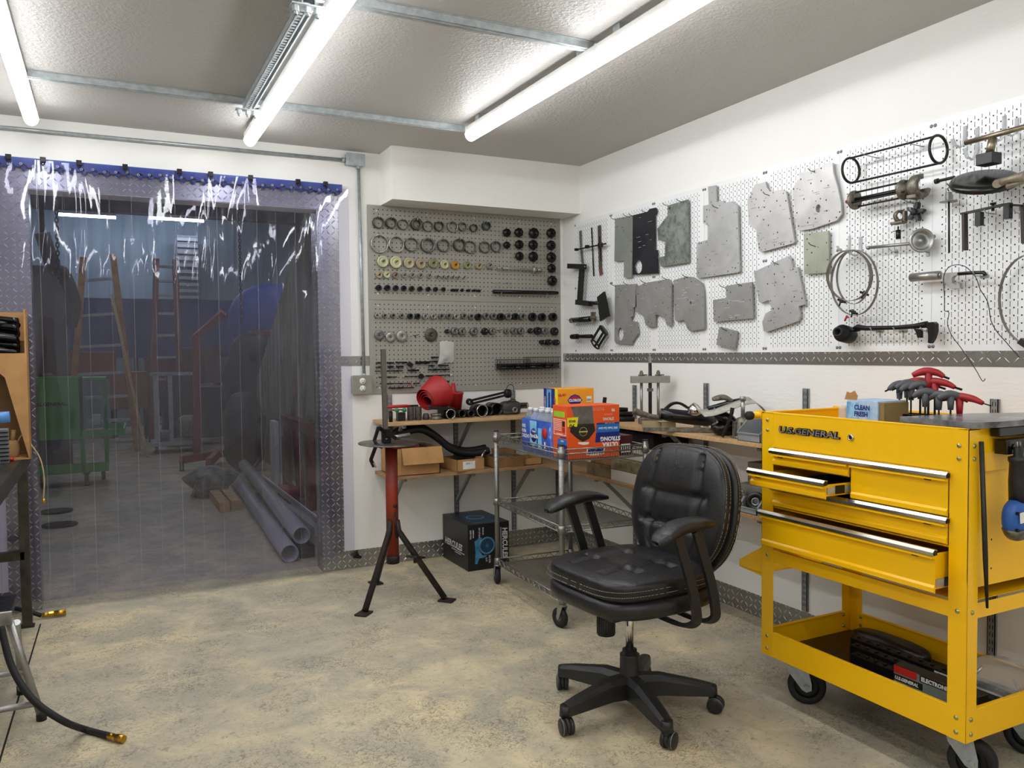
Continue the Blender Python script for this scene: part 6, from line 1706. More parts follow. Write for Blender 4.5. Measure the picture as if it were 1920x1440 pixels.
b = MB(m_oxide); b.bx(-.045, -.005, -.02, .02, .778, .85, .003); b.build('clamp_head', t)
b = MB(m_oxide); b.tube([(.02, -.02, .80), (-.035, -.02, .83), (-.072, -.03, .862)], 0, flat=(.018, .014)); b.tube([(-.072, -.03, .865), (-.095, -.03, .80), (-.088, -.04, .775), (-.06, -.05, .765)], 0, flat=(.014, .016)); b.build('bent_lever', t)
b = MB(m_oxide); b.tube([(-.094, -.05, .772), (-.122, -.05, .704)], 0, flat=(.014, .016)); b.tube([(-.122, -.05, .706), (-.106, -.05, .67)], 0, flat=(.016, .016)); b.build('crank_arm', t)
b = MB(M('wooden_grip_end', '#9a8f7c', .6)); b.box((-.1045, -.0595, .678), (.008, .004, .026), Matrix.Rotation(-.42, 3, 'Y')); b.build('grip_inlay', t)
b = MB(m_rust); b.bx(-.012, .07, -.09, -.01, .755, .768, .002); b.bx(.06, .13, -.055, .01, .752, .768, .002); b.build('support_lug', t)

# ================================================================== OFFICE CHAIR (local +x = forward, +y = sitter's left)
def leather():
    k = NT('black_leather'); b = k.b
    b.inputs['Roughness'].default_value = .38; b.inputs['Specular IOR Level'].default_value = .5
    co = k.coord(); nz = k.noise(co, 7, 4)
    k.l(k.mix(nz, '#111012', '#1c1b1d'), b.inputs['Base Color'])
    k.bump(k.noise(co, 260, 3), .18, .0012); k.bump(k.noise(k.coord((1, 1, .5)), 16, 4, .6, 1.4), .35, .008)
    return k.mat
m_lea = leather(); m_stitch = M('pale_stitching', '#8a8580', .7); m_cbase = M('scuffed_black_nylon', '#19191a', .42, var='#232323', vscale=30, rvar=.2)
FW = radians(184)
HUB = (-1.075, -2.255, 0)
ch = thing('office_chair', 'black leather swivel office chair with padded arms on a five-star caster base', 'office chair', HUB, FW)
inv = Matrix.Rotation(-FW, 3, 'Z')
cp = [V(p) - V(HUB) for p in ((-1.208, -2.022 + .0, 0), (-1.373, -2.323, 0), (-1.157, -2.552, 0), (-.80, -2.394, 0), (-.878, -2.04, 0))]
ang0 = [math.atan2((inv @ q).y, (inv @ q).x) for q in cp]
R5 = .278
base_a = radians(43) - FW
for k in range(5):
    a = base_a + 2 * pi * k / 5; d = V((cos(a), sin(a), 0)); s_ = V((-sin(a), cos(a), 0))
    b = MB(m_cbase)
    pts = [d * .02 + V((0, 0, .095)), d * .10 + V((0, 0, .100)), d * .23 + V((0, 0, .085)), d * R5 + V((0, 0, .078))]
    wd = [.07, .062, .05, .042]; ht = [.074, .066, .046, .036]
    vs = []
    for p, w, h in zip(pts, wd, ht):
        vs += [p + s_ * w / 2 + V((0, 0, -h / 2)), p + s_ * w / 2 * .95 + V((0, 0, h * .25)), p + s_ * w * .25 + V((0, 0, h / 2)), p - s_ * w * .25 + V((0, 0, h / 2)), p - s_ * w / 2 * .95 + V((0, 0, h * .25)), p - s_ * w / 2 + V((0, 0, -h / 2))]
    fs = []
    for i in range(3):
        for j in range(6): fs.append((6 * i + j, 6 * i + (j + 1) % 6, 6 * i + 6 + (j + 1) % 6, 6 * i + 6 + j))
    fs += [(0, 1, 2, 3, 4, 5), (23, 22, 21, 20, 19, 18)]
    b.poly(vs, fs); b.cyl(d * (R5 - .002) + V((0, 0, .058)), d * (R5 - .002) + V((0, 0, .092)), .0205, .018, 16); b.build('base_leg', ch)
    # twin-wheel caster
    ca = a + [.5, -.9, 1.3, 2.2, -.4][k]; cd = V((cos(ca), sin(ca), 0)); cs = V((-sin(ca), cos(ca), 0)); c0 = d * R5 + cd * .012
    b = MB(m_cbase); b.cyl(d * R5 + V((0, 0, .045)), d * R5 + V((0, 0, .062)), .012, seg=12)
    b.lathe([(0, -.006), (.027, -.006), (.027, .006), (0, .006)], c0 + V((0, 0, .031)), cs, 20); b.build('caster_body', ch)
    for sg in (-1, 1):
        b = MB(m_cbase); b.lathe([(0, .022), (.018, .022), (.0265, .019), (.0275, .014), (.0275, .007), (0, .007)], c0 + V((0, 0, .0275)), cs * sg, 24)
        b.m(m_grey); b.lathe([(.0262, .0196), (.0275, .0175)], c0 + V((0, 0, .0275)), cs * sg, 24)
        b.build('caster_wheel', ch)
b = MB(m_cbase); b.lathe([(0, .055), (.03, .055), (.034, .07), (.036, .12), (.034, .125), (.033, .195), (.0335, .199), (.025, .2), (.0245, .216), (.0, .216)], (0, 0, 0), (0, 0, 1), 28); b.build('gas_cover', ch)
b = MB(m_chrome); b.cyl((0, 0, .21), (0, 0, .37), .014, seg=20); b.build('gas_piston', ch)
b = MB(m_black); b.bx(-.13, .14, -.09, .09, .352, .385, .008); b.build('tilt_mechanism', ch)
b = MB(m_black); b.cyl((.10, .0, .36), (.10, .0, .285), .028, .03, 24)
for k in range(20): a = 2 * pi * k / 20; b.bx(.1 + .029 * cos(a) - .0015, .1 + .029 * cos(a) + .0015, .029 * sin(a) - .0015, .029 * sin(a) + .0015, .288, .352)
b.build('tension_knob', ch)
UP = V((-.045, 0, .014))
_upper = []
# seat: base pad + tufted top cushion
def seat_shape(q):
    return V((q.x, q.y * (1 - .05 * (q.x < 0) * abs(q.x)), q.z - (.35 * max(0, q.x - .55) if q.z > -.5 else 0)))
b = MB(m_lea); b.blob((.025, 0, .405), (.48, .50, .085), 3.6, None, 48, 18, lambda q: V((q.x, q.y * (1 - .08 * abs(q.x)), q.z + .12 * (-abs(q.x) + .4)))); b.build('seat_base', ch)
def tuft(q):
    # seams: two across, one ring
    x, y = q.x, q.y
    g_ = 1.0
    for xs in (-.28, .34): g_ -= .34 * math.exp(-((x - xs) / .045) ** 2) * (abs(y) < .66)
    g_ -= .3 * math.exp(-((abs(y) - .36) / .04) ** 2) * (abs(x) < .8)
    z = q.z
    if z > 0: z = z * g_
    return V((x, y * (1 - .06 * abs(x)), z - .10 * max(0, x - .5)))
b = MB(m_lea); b.blob((.03, 0, .462), (.45, .47, .09), 4.2, None, 96, 60, tuft); o = b.build('seat_cushion', ch)
b = MB(m_stitch)
def rrect(cx, cy, lx, ly, z, n=80, p=4.2, zf=None):
    pts = []
    for k in range(n):
        a = 2 * pi * k / n; e = 2 / p
        x = math.copysign(abs(cos(a)) ** e, cos(a)); y = math.copysign(abs(sin(a)) ** e, sin(a))
        pts.append((cx + lx / 2 * x, cy + ly / 2 * y * (1 - .06 * abs(x)), z + (zf(x) if zf else 0)))
    return pts
for (lx, z) in ((.476, .455), (.470, .470)):
    pts = rrect(.035, 0, lx, lx, z, 150, 4.2, lambda x: -.10 * max(0, x - .5) * .0425)
    for k in range(150):
        a_, c_ = V(pts[k]), V(pts[(k + 1) % 150]); b.tube([a_, a_ + (c_ - a_) * .6], .0009, 4, smooth=False)
b.build('seat_stitching', ch)
# backrest: tilted, curved, padded
BT = radians(10)
RBk = Matrix.Rotation(-BT, 3, 'Y')
bo = V((-.235, 0, .658))
def backfn(q):
    # q.x thickness(+front) q.y width q.z height
    x, y, z = q
    taper = 1 - .12 * max(0, z) ** 2 - .36 * max(0, -z) ** 2
    g_ = 1.0
    if x > 0:
        for zs in (.24, -.26): g_ -= .5 * math.exp(-((z - zs) / .04) ** 2) * (abs(y) < .72)
        w = .50
        g_ -= .42 * math.exp(-((abs(y) - w) / .035) ** 2) * (z > -.85) * (z < .88)
        if z > .24 and abs(y) < .5: g_ += .3
    return V((x * g_ + .30 * y * y, y * taper, z))
b = MB(m_lea); b.blob(bo, (.09, .47, .45), 3.2, RBk, 96, 84, backfn); b.build('backrest_cushion', ch)
b = MB(m_lea); b.blob(bo + RBk @ V((-.036, 0, -.005)), (.055, .485, .455), 3.6, RBk, 60, 30, lambda q: V((q.x + .42 * q.y * q.y, q.y * (1 - .12 * max(0, q.z) ** 2 - .36 * max(0, -q.z) ** 2), q.z))); b.build('backrest_shell', ch)
for (th_, dw, dx) in ((.0, .0, .014), (.0, .008, .0), (0, .03, -.03), (0, .034, -.042)):
    b = MB(m_stitch)
    pts = []
    n = 170
    for k in range(n):
        a = 2 * pi * k / n; e = 2 / 3.5
        y = math.copysign(abs(cos(a)) ** e, cos(a)); z = math.copysign(abs(sin(a)) ** e, sin(a))
        tp = 1 - .12 * max(0, z) ** 2 - .36 * max(0, -z) ** 2
        pts.append(bo + RBk @ V((dx + (.0127 if dx > -.02 else .0116) * y * y, (.235 + dw / 2) * y * tp * .995, (.225 + (dw > .02) * .004) * z * .995)))
    for k in range(n):
        a_, c_ = pts[k], pts[(k + 1) % n]; b.tube([a_, a_ + (c_ - a_) * .6], .0009, 4, smooth=False)
    b.build('backrest_stitching', ch)
b = MB(m_black); b.tube([(-.10, 0, .365), (-.2, 0, .37), (-.27, 0, .42), (-.285, 0, .56)], 0, flat=(.07, .012), up=(0, 1, 0)); b.build('back_bracket', ch)
# arms: pad, two flat bars looping under the seat
for sg in (1, -1):
    yy = sg * .285
    b = MB(m_lea)
    pts = catmull([(-.115, yy * .97, .668), (-.05, yy, .678), (.04, yy, .675), (.11, yy * 1.03, .655), (.14, yy * 1.03, .64)], 5); n = len(pts)
    rings = []
    for i, p in enumerate(pts):
        u_ = i / (n - 1); w = .040 * min(1, (sin(pi * min(.98, max(.03, u_)))) ** .35) * (1.0 if u_ < .7 else 1.08); h = .021 * min(1, (sin(pi * min(.98, max(.03, u_)))) ** .4)
        ring = []
        for k in range(16):
            a = 2 * pi * k / 16; e = .7
            ring.append(V(p) + V((0, w * math.copysign(abs(cos(a)) ** e, cos(a)), h * math.copysign(abs(sin(a)) ** e, sin(a)))))
        rings.append(ring)
    vs = [v for r_ in rings for v in r_]; fs = []
    for i in range(n - 1):
        for k in range(16): fs.append((16 * i + k, 16 * i + (k + 1) % 16, 16 * i + 16 + (k + 1) % 16, 16 * i + 16 + k))
    fs += [tuple(range(16)), tuple(range(16 * n - 1, 16 * n - 17, -1))]
    b.poly(vs, fs, True); o = b.build('armrest_pad', ch)
    for dx in (.045, -.035):
        b = MB(m_black)
        pts = catmull([(dx, yy, .655), (dx - .055, yy * 1.0, .50), (dx - .075, yy * 1.01, .41), (dx - .08, yy * .98, .365), (dx - .07, yy * .8, .345), (dx - .07, yy * .3, .345)], 5)
        b.tube(pts, 0, flat=(.032, .013), up=(1, 0, .35)); b.build('arm_bar', ch)

for o in ch.children:
    if o.name.split('.')[0] in ('seat_base', 'seat_cushion', 'seat_stitching', 'backrest_cushion', 'backrest_shell', 'backrest_stitching', 'back_bracket', 'armrest_pad', 'arm_bar'): o.location = (-.03, 0, .02) if o.name.startswith('seat_') else (.0, 0, .014)

# ================================================================== YELLOW TOOL CART (front faces -x)
CX0, CX1, CY0, CY1 = -.60, -.155, -3.135, -2.38       # front/back, near end/far end
cart = thing('tool_cart', 'yellow five-drawer rolling tool cart with black casters at the right', 'tool cart', (CX0, CY1, 0))
def part(name, parent=None, label=None):
    return lambda b: b.build(name, parent or cart, world=True)
Yw = m_yellow; tk = .0016
def ybox(*a, name='panel', parent=None, m=None, bev=.0006):
    b = MB(m or Yw); b.bx(*a, bev, 1); return b.build(name, parent or cart, world=True)
# four corner posts: L-section
for (x, y, sx, sy) in ((CX0, CY0, 1, 1), (CX0, CY1, 1, -1), (CX1, CY0, -1, 1), (CX1, CY1, -1, -1)):
    b = MB(Yw)
    b.bx(min(x, x + sx * tk), max(x, x + sx * tk), min(y, y + sy * .054), max(y, y + sy * .054), .16, 1.01)
    b.bx(min(x, x + sx * .045), max(x, x + sx * .045), min(y, y + sy * tk), max(y, y + sy * tk), .16, 1.01)
    b.build('corner_post', cart, world=True)
# body: front fascia, sides, back
FY0, FY1 = CY0 + .055, CY1 - .055
ybox(CX0 + .0005, CX0 + .003, FY0 - .004, FY1 + .004, .893, 1.01, name='front_fascia')
ybox(CX0 + .0005, CX0 + .012, FY0 - .004, FY1 + .004, .493, .536, name='front_rail')
ybox(CX0 + .04, CX1 - .03, CY0 + .012, CY0 + .014, .575, .895, name='side_panel')
ybox(CX0 + .006, CX1, CY0 + .002, CY0 + .004, .892, 1.008, name='top_side_panel')
ybox(CX0 + .0, CX1, CY0 + .003, CY0 + .005, .494, .536, name='side_rail')
ybox(CX0 + .04, CX1 - .03, CY1 - .014, CY1 - .012, .535, .895, name='side_panel')
ybox(CX0 + .006, CX1, CY1 - .004, CY1 - .002, .892, 1.008, name='top_side_panel')
ybox(CX0, CX1, CY1 - .005, CY1 - .003, .494, .536, name='side_rail')
ybox(CX1 - .004, CX1 - .002, CY0, CY1, .535, 1.008, name='back_panel')
ybox(CX0 + .02, CX1 - .01, CY0 + .015, CY1 - .015, .885, .89, name='top_well_floor')
ybox(CX0 + .02, CX1 - .01, CY0 + .015, CY1 - .015, .538, .5395, name='body_floor')
# rolled lip round the open top
b = MB(Yw)
for (x0, x1, y0, y1) in ((CX0, CX0 + .012, CY0, CY1), (CX1 - .012, CX1, CY0, CY1), (CX0, CX1, CY0, CY0 + .012), (CX0, CX1, CY1 - .012, CY1)): b.bx(x0, x1, y0, y1, 1.006, 1.0125, .0015)
b.build('top_lip', cart, world=True)
ybox(CX0 + .1, CX1 - .03, CY1 - .33, CY1 - .326, .89, 1.003, name='divider')
# inner drawer dividers
ybox(CX0 + .003, CX0 + .02, -2.7605, -2.7535, .766, .893, name='drawer_divider')
ybox(CX0 + .003, CX0 + .02, FY0, FY1, .888, .8935, name='drawer_divider'); ybox(CX0 + .003, CX0 + .02, FY0, FY1, .683, .688, name='drawer_divider')
ybox(CX0 + .02, CX1 - .02, FY0 - .03, FY1 + .03, .55, .88, name='drawer_housing_back', m=m_dark, bev=0) if 0 else None
m_trim = M('brushed_aluminium_trim', '#d3d0c8', .25, 1, vscale=90, stretch=(1, .1, 1))
def drawer(y0, y1, z0, z1, pull, depth=.38, lock_y=None):
    """y0 far (left in view) > y1 near"""
    t_ = CX0 - pull
    o = thing('x', None, None) if 0 else None
    # front face as the drawer part, everything else hangs on it
    b = MB(Yw)
    prof = [(0, 0), (-.002, 0), (-.002, -.006), (-.0165, -.006 - .012), (-.0165, -.022), (-.002, -.022 - .001), (-.002, -(z1 - z0) + .022), (-.0085, -(z1 - z0) + .016), (-.0085, -(z1 - z0) + .004), (-.002, -(z1 - z0)), (0, -(z1 - z0))]
    b.prism([(a, z1 + c) for a, c in prof][::-1], (t_, y0, 0), (1, 0, 0), (0, 0, 1), y0 - y1)
    f = b.build('drawer', cart, world=True)
    xb = t_ + depth
    b = MB(Yw)
    hz = z1 - .014
    b.bx(t_, xb, y0 - .014, y0 - .0125, z0 + .006, hz); b.bx(t_, xb, y1 + .0125, y1 + .014, z0 + .006, hz); b.bx(xb - .002, xb, y1 + .013, y0 - .013, z0 + .006, hz)
    b.bx(t_, xb, y1 + .013, y0 - .013, z0 + .006, z0 + .008)
    b.build('drawer_tray', f, world=True)
    b = MB(m_dark); b.bx(t_ + .004, xb - .003, y1 + .016, y0 - .016, z0 + .0082, z0 + .011); b.build('drawer_liner', f, world=True)
    b = MB(m_trim); b.prism([(-.0168, -.0175), (-.0175, -.0175), (-.0195, -.008), (-.0125, -.0005), (-.003, -.001), (-.002, -.0045), (-.0125, -.006), (-.0165, -.0135)][::-1], (t_, y0 + .006, z1 + .004), (1, 0, 0), (0, 0, 1), y0 - y1 + .012)
    b.m(m_oxide); b.prism([(-.0165, -.0165), (-.0175, -.0075), (-.011, -.002), (-.004, -.004), (-.0035, -.015)][::-1], (t_, y1 - .0055, z1 + .004), (1, 0, 0), (0, 0, 1), .002)
    b.build('pull_trim', f, world=True)
    ly = y1 + .055 if lock_y is None else lock_y
    b = MB(m_oxide); b.bx(t_ - .0135, t_ - .006, ly - .01, ly + .01, z1 - .026, z1 - .019, .002); b.build('latch', f, world=True)
    if pull > .01:
        b = MB(m_zinc); b.bx(t_ + .012, xb - .02, y1 + .006, y1 + .0125, z0 + .014, z0 + .034)
        b.m(m_oxide); b.bx(t_ + .045, t_ + .085, y1 + .0045, y1 + .006, z0 + .012, z0 + .038, .001)
        b.build('drawer_slide', f, world=True)
    return f
drawer(-2.4365, -2.752, .832, .887, 0, lock_y=-2.475)
drawer(-2.4365, -2.752, .771, .827, .10, lock_y=-2.475)
drawer(-2.762, -3.078, .767, .887, 0)
drawer(-2.4365, -3.078, .690, .763, 0)
drawer(-2.4365, -3.078, .562, .681, .05)
# lower tray
m_traymat = M('dark_brown_tray_floor', '#2b1f1a', .35, .1, var='#1d1613', vscale=8)
for a in ((CX0 + .0005, CX0 + .003, FY0 - .005, FY1 + .005), (CX1 - .003, CX1 - .0005, FY0, FY1)): ybox(*a, .16, .246, name='tray_side')
for a in ((CX0 + .04, CX1 - .04, CY0 + .0005, CY0 + .003), (CX0 + .04, CX1 - .04, CY1 - .003, CY1 - .0005)): ybox(*a, .16, .246, name='tray_side')
b = MB(Yw)
for (x0, x1, y0, y1) in ((CX0, CX0 + .012, FY0, FY1), (CX1 - .012, CX1, FY0, FY1), (CX0 + .04, CX1 - .04, CY0, CY0 + .012), (CX0 + .04, CX1 - .04, CY1 - .012, CY1)): b.bx(x0, x1, y0, y1, .243, .2475, .001)
b.build('tray_lip', cart, world=True)
ybox(CX0 + .003, CX1 - .003, CY0 + .003, CY1 - .003, .166, .169, name='tray_floor', m=m_traymat)
# bolts
m_bolt = M('yellow_zinc_bolt', '#b2b07a', .3, .9)
def bolt(p, n, r=.0065):
    b = MB(m_bolt); b.lathe([(0, .0045), (r * .6, .004), (r, .0015), (r, 0)], p, n, 14); b.build('bolt', cart, world=True)
for (y, zs) in ((CY1 - .027, (.985, .95, .515, .228, .185)), (CY0 + .027, (.965, .93, .515, .222, .182))):
    for z in zs: bolt((CX0, y, z), (-1, 0, 0))
for z in (.965, .93, .515, .222, .182): bolt((CX0 + .022, CY0, z), (0, -1, 0))
for z in (.2, .23): bolt((CX1 - .003, CY1 - .05, z), (-1, 0, 0)); 
for z in (.232, .19): bolt((CX1 - .04, CY1 - .004, z), (0, -1, 0))
for (x, z) in ((CX0 + .12, .70), (CX0 + .12, .62), (CX1 - .11, .70), (CX1 - .11, .62)):
    b = MB(m_dark); b.lathe([(0, .0003), (.003, .0003)], (x, CY0 + .0119, z), (0, -1, 0), 10); b.build('screw_hole', cart, world=True)
# badge, lock, handle, side tray

text_mesh('U.S.GENERAL', .0275, .0016, m_oxide, 'badge_lettering', cart, Matrix.Translation(V((CX0 - .0022, -2.4615, .9475))) @ basis((0, 0, 0), (0, -1, 0), (0, 0, 1)), .0022, 'LEFT', 1.56, .12, world=True)
text_mesh('U.S.GENERAL', .0275, .0006, m_chrome, 'badge_lettering', cart, Matrix.Translation(V((CX0 - .0042, -2.4615, .9475))) @ basis((0, 0, 0), (0, -1, 0), (0, 0, 1)), .0004, 'LEFT', 1.56, .12, world=True)
b = MB(m_chrome); b.lathe([(0, .003), (.0062, .003), (.0068, .007), (.0095, .006), (.0105, 0)], (CX0, -2.7575, .9555), (-1, 0, 0), 24); b.m(m_oxide); b.lathe([(0, .0042), (.0055, .0042)], (CX0, -2.7575, .9555), (-1, 0, 0), 16); b.build('lock', cart, world=True)
b = MB(Yw); b.prism([(0, .985), (0, .93), (.012, .945), (.035, .985), (.06, 1.0), (.06, 1.012), (.0, 1.012)], (CX0 + .03, CY1, 0), (0, 1, 0), (0, 0, 1), .003); b.prism([(0, .985), (0, .93), (.012, .945), (.035, .985), (.06, 1.0), (.06, 1.012), (.0, 1.012)], (CX1 - .03, CY1, 0), (0, 1, 0), (0, 0, 1), .003)
b.build('handle_bracket', cart, world=True)
b = MB(Yw); b.cyl((CX0 + .0, CY1 + .05, .995), (CX1, CY1 + .05, .995), .0125, seg=18); b.build('push_handle', cart, world=True)
b = MB(m_rubber); b.lathe([(0, .001), (.013, .001), (.0155, .004), (.0155, .02), (.0125, .024)], (CX0 - .022, CY1 + .05, .995), (1, 0, 0), 22); b.build('handle_cap', cart, world=True)
b = MB(Yw); b.bx(CX0 + .004, CX1 - .09, CY1 + .002, CY1 + .115, .44, .4415); b.bx(CX0 + .004, CX1 - .09, CY1 + .1135, CY1 + .115, .44, .462)
for x in (CX0 + .004, CX1 - .0915): b.prism([(0, .535), (0, .43), (.115, .44), (.115, .465), (.06, .50)], (x, CY1, 0), (0, 1, 0), (0, 0, 1), .0015)
b.build('side_bin', cart, world=True)
# casters
for (x, y, rig) in ((CX0 + .08, CY1 - .085, 0), (CX0 + .1, CY0 + .085, 1), (CX1 - .045, CY0 + .11, 1), (CX1 - .06, CY1 - .085, 0)):
    R = Matrix.Rotation(.74 if not rig else .45, 3, 'Z'); c = V((x, y, 0)); cw = c + R @ V((0, -.034, .0635))
    b = MB(m_zinc); b.bx(x - .042, x + .042, y - .05, y + .05, .153, .159, .001); b.cyl((x, y, .14), (x, y, .153), .024, seg=16)
    for s_ in (-1, 1):
        P_ = [(-.034, .145), (.034, .145), (.026, .11), (-.018, .052), (-.034, .044), (-.05, .052), (-.05, .074)]
        b.prism([(-a, z) for a, z in P_][::-1] if 0 else P_, c + R @ V((s_ * .0225 + .0015, 0, 0)), R @ V((0, 1, 0)), (0, 0, 1), .003)
    b.cyl(cw + R @ V((-.03, 0, 0)), cw + R @ V((.03, 0, 0)), .009, seg=6)
    b.build('caster_bracket', cart, world=True)
    b = MB(m_rubber); b.lathe([(.04, -.019), (.057, -.019), (.0625, -.014), (.0635, 0), (.0625, .014), (.057, .019), (.04, .019)], cw, R @ V((1, 0, 0)), 36, closed_prof=True); o = b.build('caster_wheel', cart, world=True)
    b = MB(m_oxide); b.lathe([(.008, -.018), (.03, -.010), (.041, -.017), (.041, .017), (.03, .010), (.008, .018)], cw, R @ V((1, 0, 0)), 30, closed_prof=True); b.build('wheel_hub', o, world=True) if 0 else b.build('wheel_hub', cart, world=True)
    bm_ = None
# ---- things in and on the cart
t = thing('cleaner_carton', 'torn blue and white carton of cleaner bottles in the open top of the yellow cart', 'carton', (-.42, -2.66, .89), radians(-4))
b = MB(M('pale_blue_white_print', '#cfdcec', .5, var='#7fb2dd', vscale=14)); b.bx(-.06, .06, -.105, .02, 0, .172, .001); b.build('carton_body', t)
b = MB(M('sky_blue_print', '#4f9fd4', .5, var='#a9d3ef', vscale=30)); b.bx(-.0606, -.06, -.03, .0195, .01, .165); b.m(m_bluep); b.bx(-.0606, -.06, -.05, -.03, .0, .1); b.build('front_print', t)
text_mesh('CLEAN\nFRESH', .021, .0001, m_navy, 'lettering', t, basis((-.0612, -.012, .142), (0, -1, 0), (0, 0, 1)), .0007, 'LEFT', .95)
text_mesh('VARIETY PACK', .0085, .0001, m_navy, 'lettering', t, basis((-.0612, -.035, .09), (0, -1, 0), (0, 0, 1)), .0002, 'LEFT', 1)
b = MB(m_card); b.prism([(-.03, 0), (.02, 0), (.024, .014), (.012, .03), (-.006, .022), (-.02, .026)], (-.058, .0, .172), (0, -1, 0), (0, 0, 1), .002); b.build('torn_flap', t)
b = MB(m_bag); b.box((-.04, .04, .08), (.05, .03, .14), None, .01); b.build('clear_sleeve', t)
b = MB(M('kraft_brown_card', '#8f7a4c', .7)); b.bx(-.055, .05, -.125, -.107, 0, .168, .001); b.build('inner_flap', t)

# rack of T-handle hex keys
hk_y0, hk_x = -2.80, -.37
t = thing('hex_key_stand', 'black slotted stand for T-handle keys in the yellow cart', 'tool stand', (hk_x, -2.85, .89))
b = MB(m_oxide); b.bx(-.03, .03, -.11, .10, 0, .11, .002)
for k in range(8): b.bx(-.032, -.030, -.10 + .025 * k, -.088 + .025 * k, .01, .1)
b.build('stand_body', t)
b = MB(m_oxide); b.bx(-.035, -.022, -.12, .11, .125, .131); b.bx(.022, .035, -.12, .11, .125, .131); b.bx(-.035, .035, -.12, -.112, .11, .131); b.bx(-.035, .035, .102, .11, .11, .131)
b.build('top_rail', t)
m_tgrey = M('grey_rubber_grip', '#55565a', .5); m_tred = M('red_rubber_grip', '#a51c22', .45)
def tkey(label, x, y, ztop, col, ang, L, gap=None, r=.0028, hw=.052, grip=.05):
    t = thing('t_handle_hex_key', label, 'hex key', (x, y, ztop), ang, 'T-handle hex keys standing in the black stand')
    b = MB(col)
    b.tube(catmull([(-hw, 0, -.008), (-hw * .5, 0, .002), (0, 0, .005), (hw * .55, 0, 0), (hw * .95, 0, -.012)], 4), [.0075, .0085, .0095, .0105, .0115, .012, .0125, .0125, .0125, .012, .0115, .011, .0105, .0095, .0085, .0075, .0065], 10)
    b.tube([(0, 0, 0), (0, 0, -grip * .6), (0, 0, -grip)], [.0115, .0095, .008], 10); b.build('grip', t)
    b = MB(m_oxide); b.cyl((0, 0, -grip), (0, 0, -L), r, seg=6); b.cyl((hw * .9, 0, -.011), (hw * 1.28, 0, -.018), r, seg=6); b.build('hex_shaft', t)
greys = [(-.375, -2.752, 1.108, 0), (-.37, -2.775, 1.112, 1), (-.38, -2.797, 1.106, 2), (-.365, -2.818, 1.11, 3), (-.385, -2.85, 1.088, 4), (-.37, -2.885, 1.080, 5), (-.365, -2.92, 1.082, 6)]
for (x, y, z, i) in greys:
    tkey('grey-gripped T-handle hex key, %s in the stand from the left' % ORD[i], x, y, z, m_tgrey, radians([152, 148, 154, 146, 128, 100, -40][i]) , z - .99 + .02, hw=.036, grip=.042)
reds = [(-.34, -2.80, 1.118, 'red-gripped T-handle key lying level behind the grey ones', -75, .058), (-.35, -2.835, 1.150, 'highest red-gripped T-handle key in the stand', -60, .045), (-.34, -2.85, 1.118, 'large red-gripped T-handle key with a thick black tip', -78, .062), (-.345, -2.935, 1.075, 'long red-gripped T-handle key with a thin shaft, at the right', -85, .072)]
for (x, y, z, lb, an, hw) in reds: tkey(lb, x, y, z, m_tred, radians(an), z - .99 + .02, hw=hw, grip=.05, r=.0035 if z > 1.08 else .0018)

# black laptop-like slab / toolbox lid on top
m_slab = M('dusty_black_laminate', '#2e2f31', .25, 0, var='#8a8c90', vscale=9, bump=.6, bscale=14, stretch=(1, 1, 1))
t = thing('black_tool_case', 'flat dusty black case lying across the near end of the yellow cart', 'case', (-.37, -3.06, 1.0135))
b = MB(m_slab); b.prism([(-.215, .145), (-.228, -.085), (-.15, -.105), (.21, -.105), (.21, .04), (.06, .11)], (0, 0, .0), (1, 0, 0), (0, 1, 0), .016); b.build('case_lid', t)
b = MB(m_blackgloss); b.prism([(-.246, .0), (-.246, -.062), (-.205, -.36), (.19, -.355), (.19, -.02)], (0, -.0, -.012), (1, 0, 0), (0, 1, 0), .011) if 0 else b.bx(-.145, .21, -.104, -.078, -.026, -.001, .003); b.build('case_base', t)
t = thing('tool_holder_rail', 'black magnetic holder rail on the near end of the yellow cart', 'rail', (CX0 + .13, CY0 - .005, .962))
b = MB(m_blackgloss); b.bx(-.03, .30, -.035, 0, -.022, .018, .003); b.cyl((0, -.035, -.002), (0, -.039, -.002), .008, seg=12); b.build('rail_body', t)
b = MB(m_red); b.bx(.065, .2, -.05, -.035, -.018, .022, .005); b.m(m_oxide); b.bx(.085, .13, -.0515, -.05, -.006, .01, .002); b.build('red_clip', t)
# air ratchet/blue tool hanging
p = ray(1893, 830)
t = thing('blue_air_tool', 'blue-bodied air tool with a black grip hanging from the cart end', 'tool', (-.475, -3.19, .93))
b = MB(m_black); b.lathe([(0, .03), (.012, .03), (.012, .008), (.0245, .004), (.0245, -.006), (.021, -.012), (.023, -.06), (.0215, -.115), (.0, -.115)], (0, 0, 0), (0, 0, 1), 18); b.build('grip', t)
b = MB(m_blue); b.blob((0, 0, -.158), (.1, .055, .105), 2.4, None, 24, 14); b.build('body', t)
b = MB(m_castiron); b.blob((0, 0, -.168), (.096, .058, .104), 2.4, None, 24, 14, lambda q: V((q.x, q.y, min(q.z, -.35)))); b.build('metal_shell', t)
b = MB(m_whitep); b.box((-.012, -.0275, -.15), (.044, .002, .028), Matrix.Rotation(-.1, 3, 'Y')); b.build('label', t)
for (x, z) in ((0, -.118), (-.036, -.14), (-.036, -.185)):
    b = MB(m_oxide); b.cyl((x, -.018, z), (x, -.026, z), .0045, seg=6); b.build('screw', t)
b = MB(m_steel)
b.tube([(-.006, 0, .03), (-.006, 0, .045), (.006, 0, .045), (.006, 0, .03)], .0022, 6); b.build('wire_loop', t)
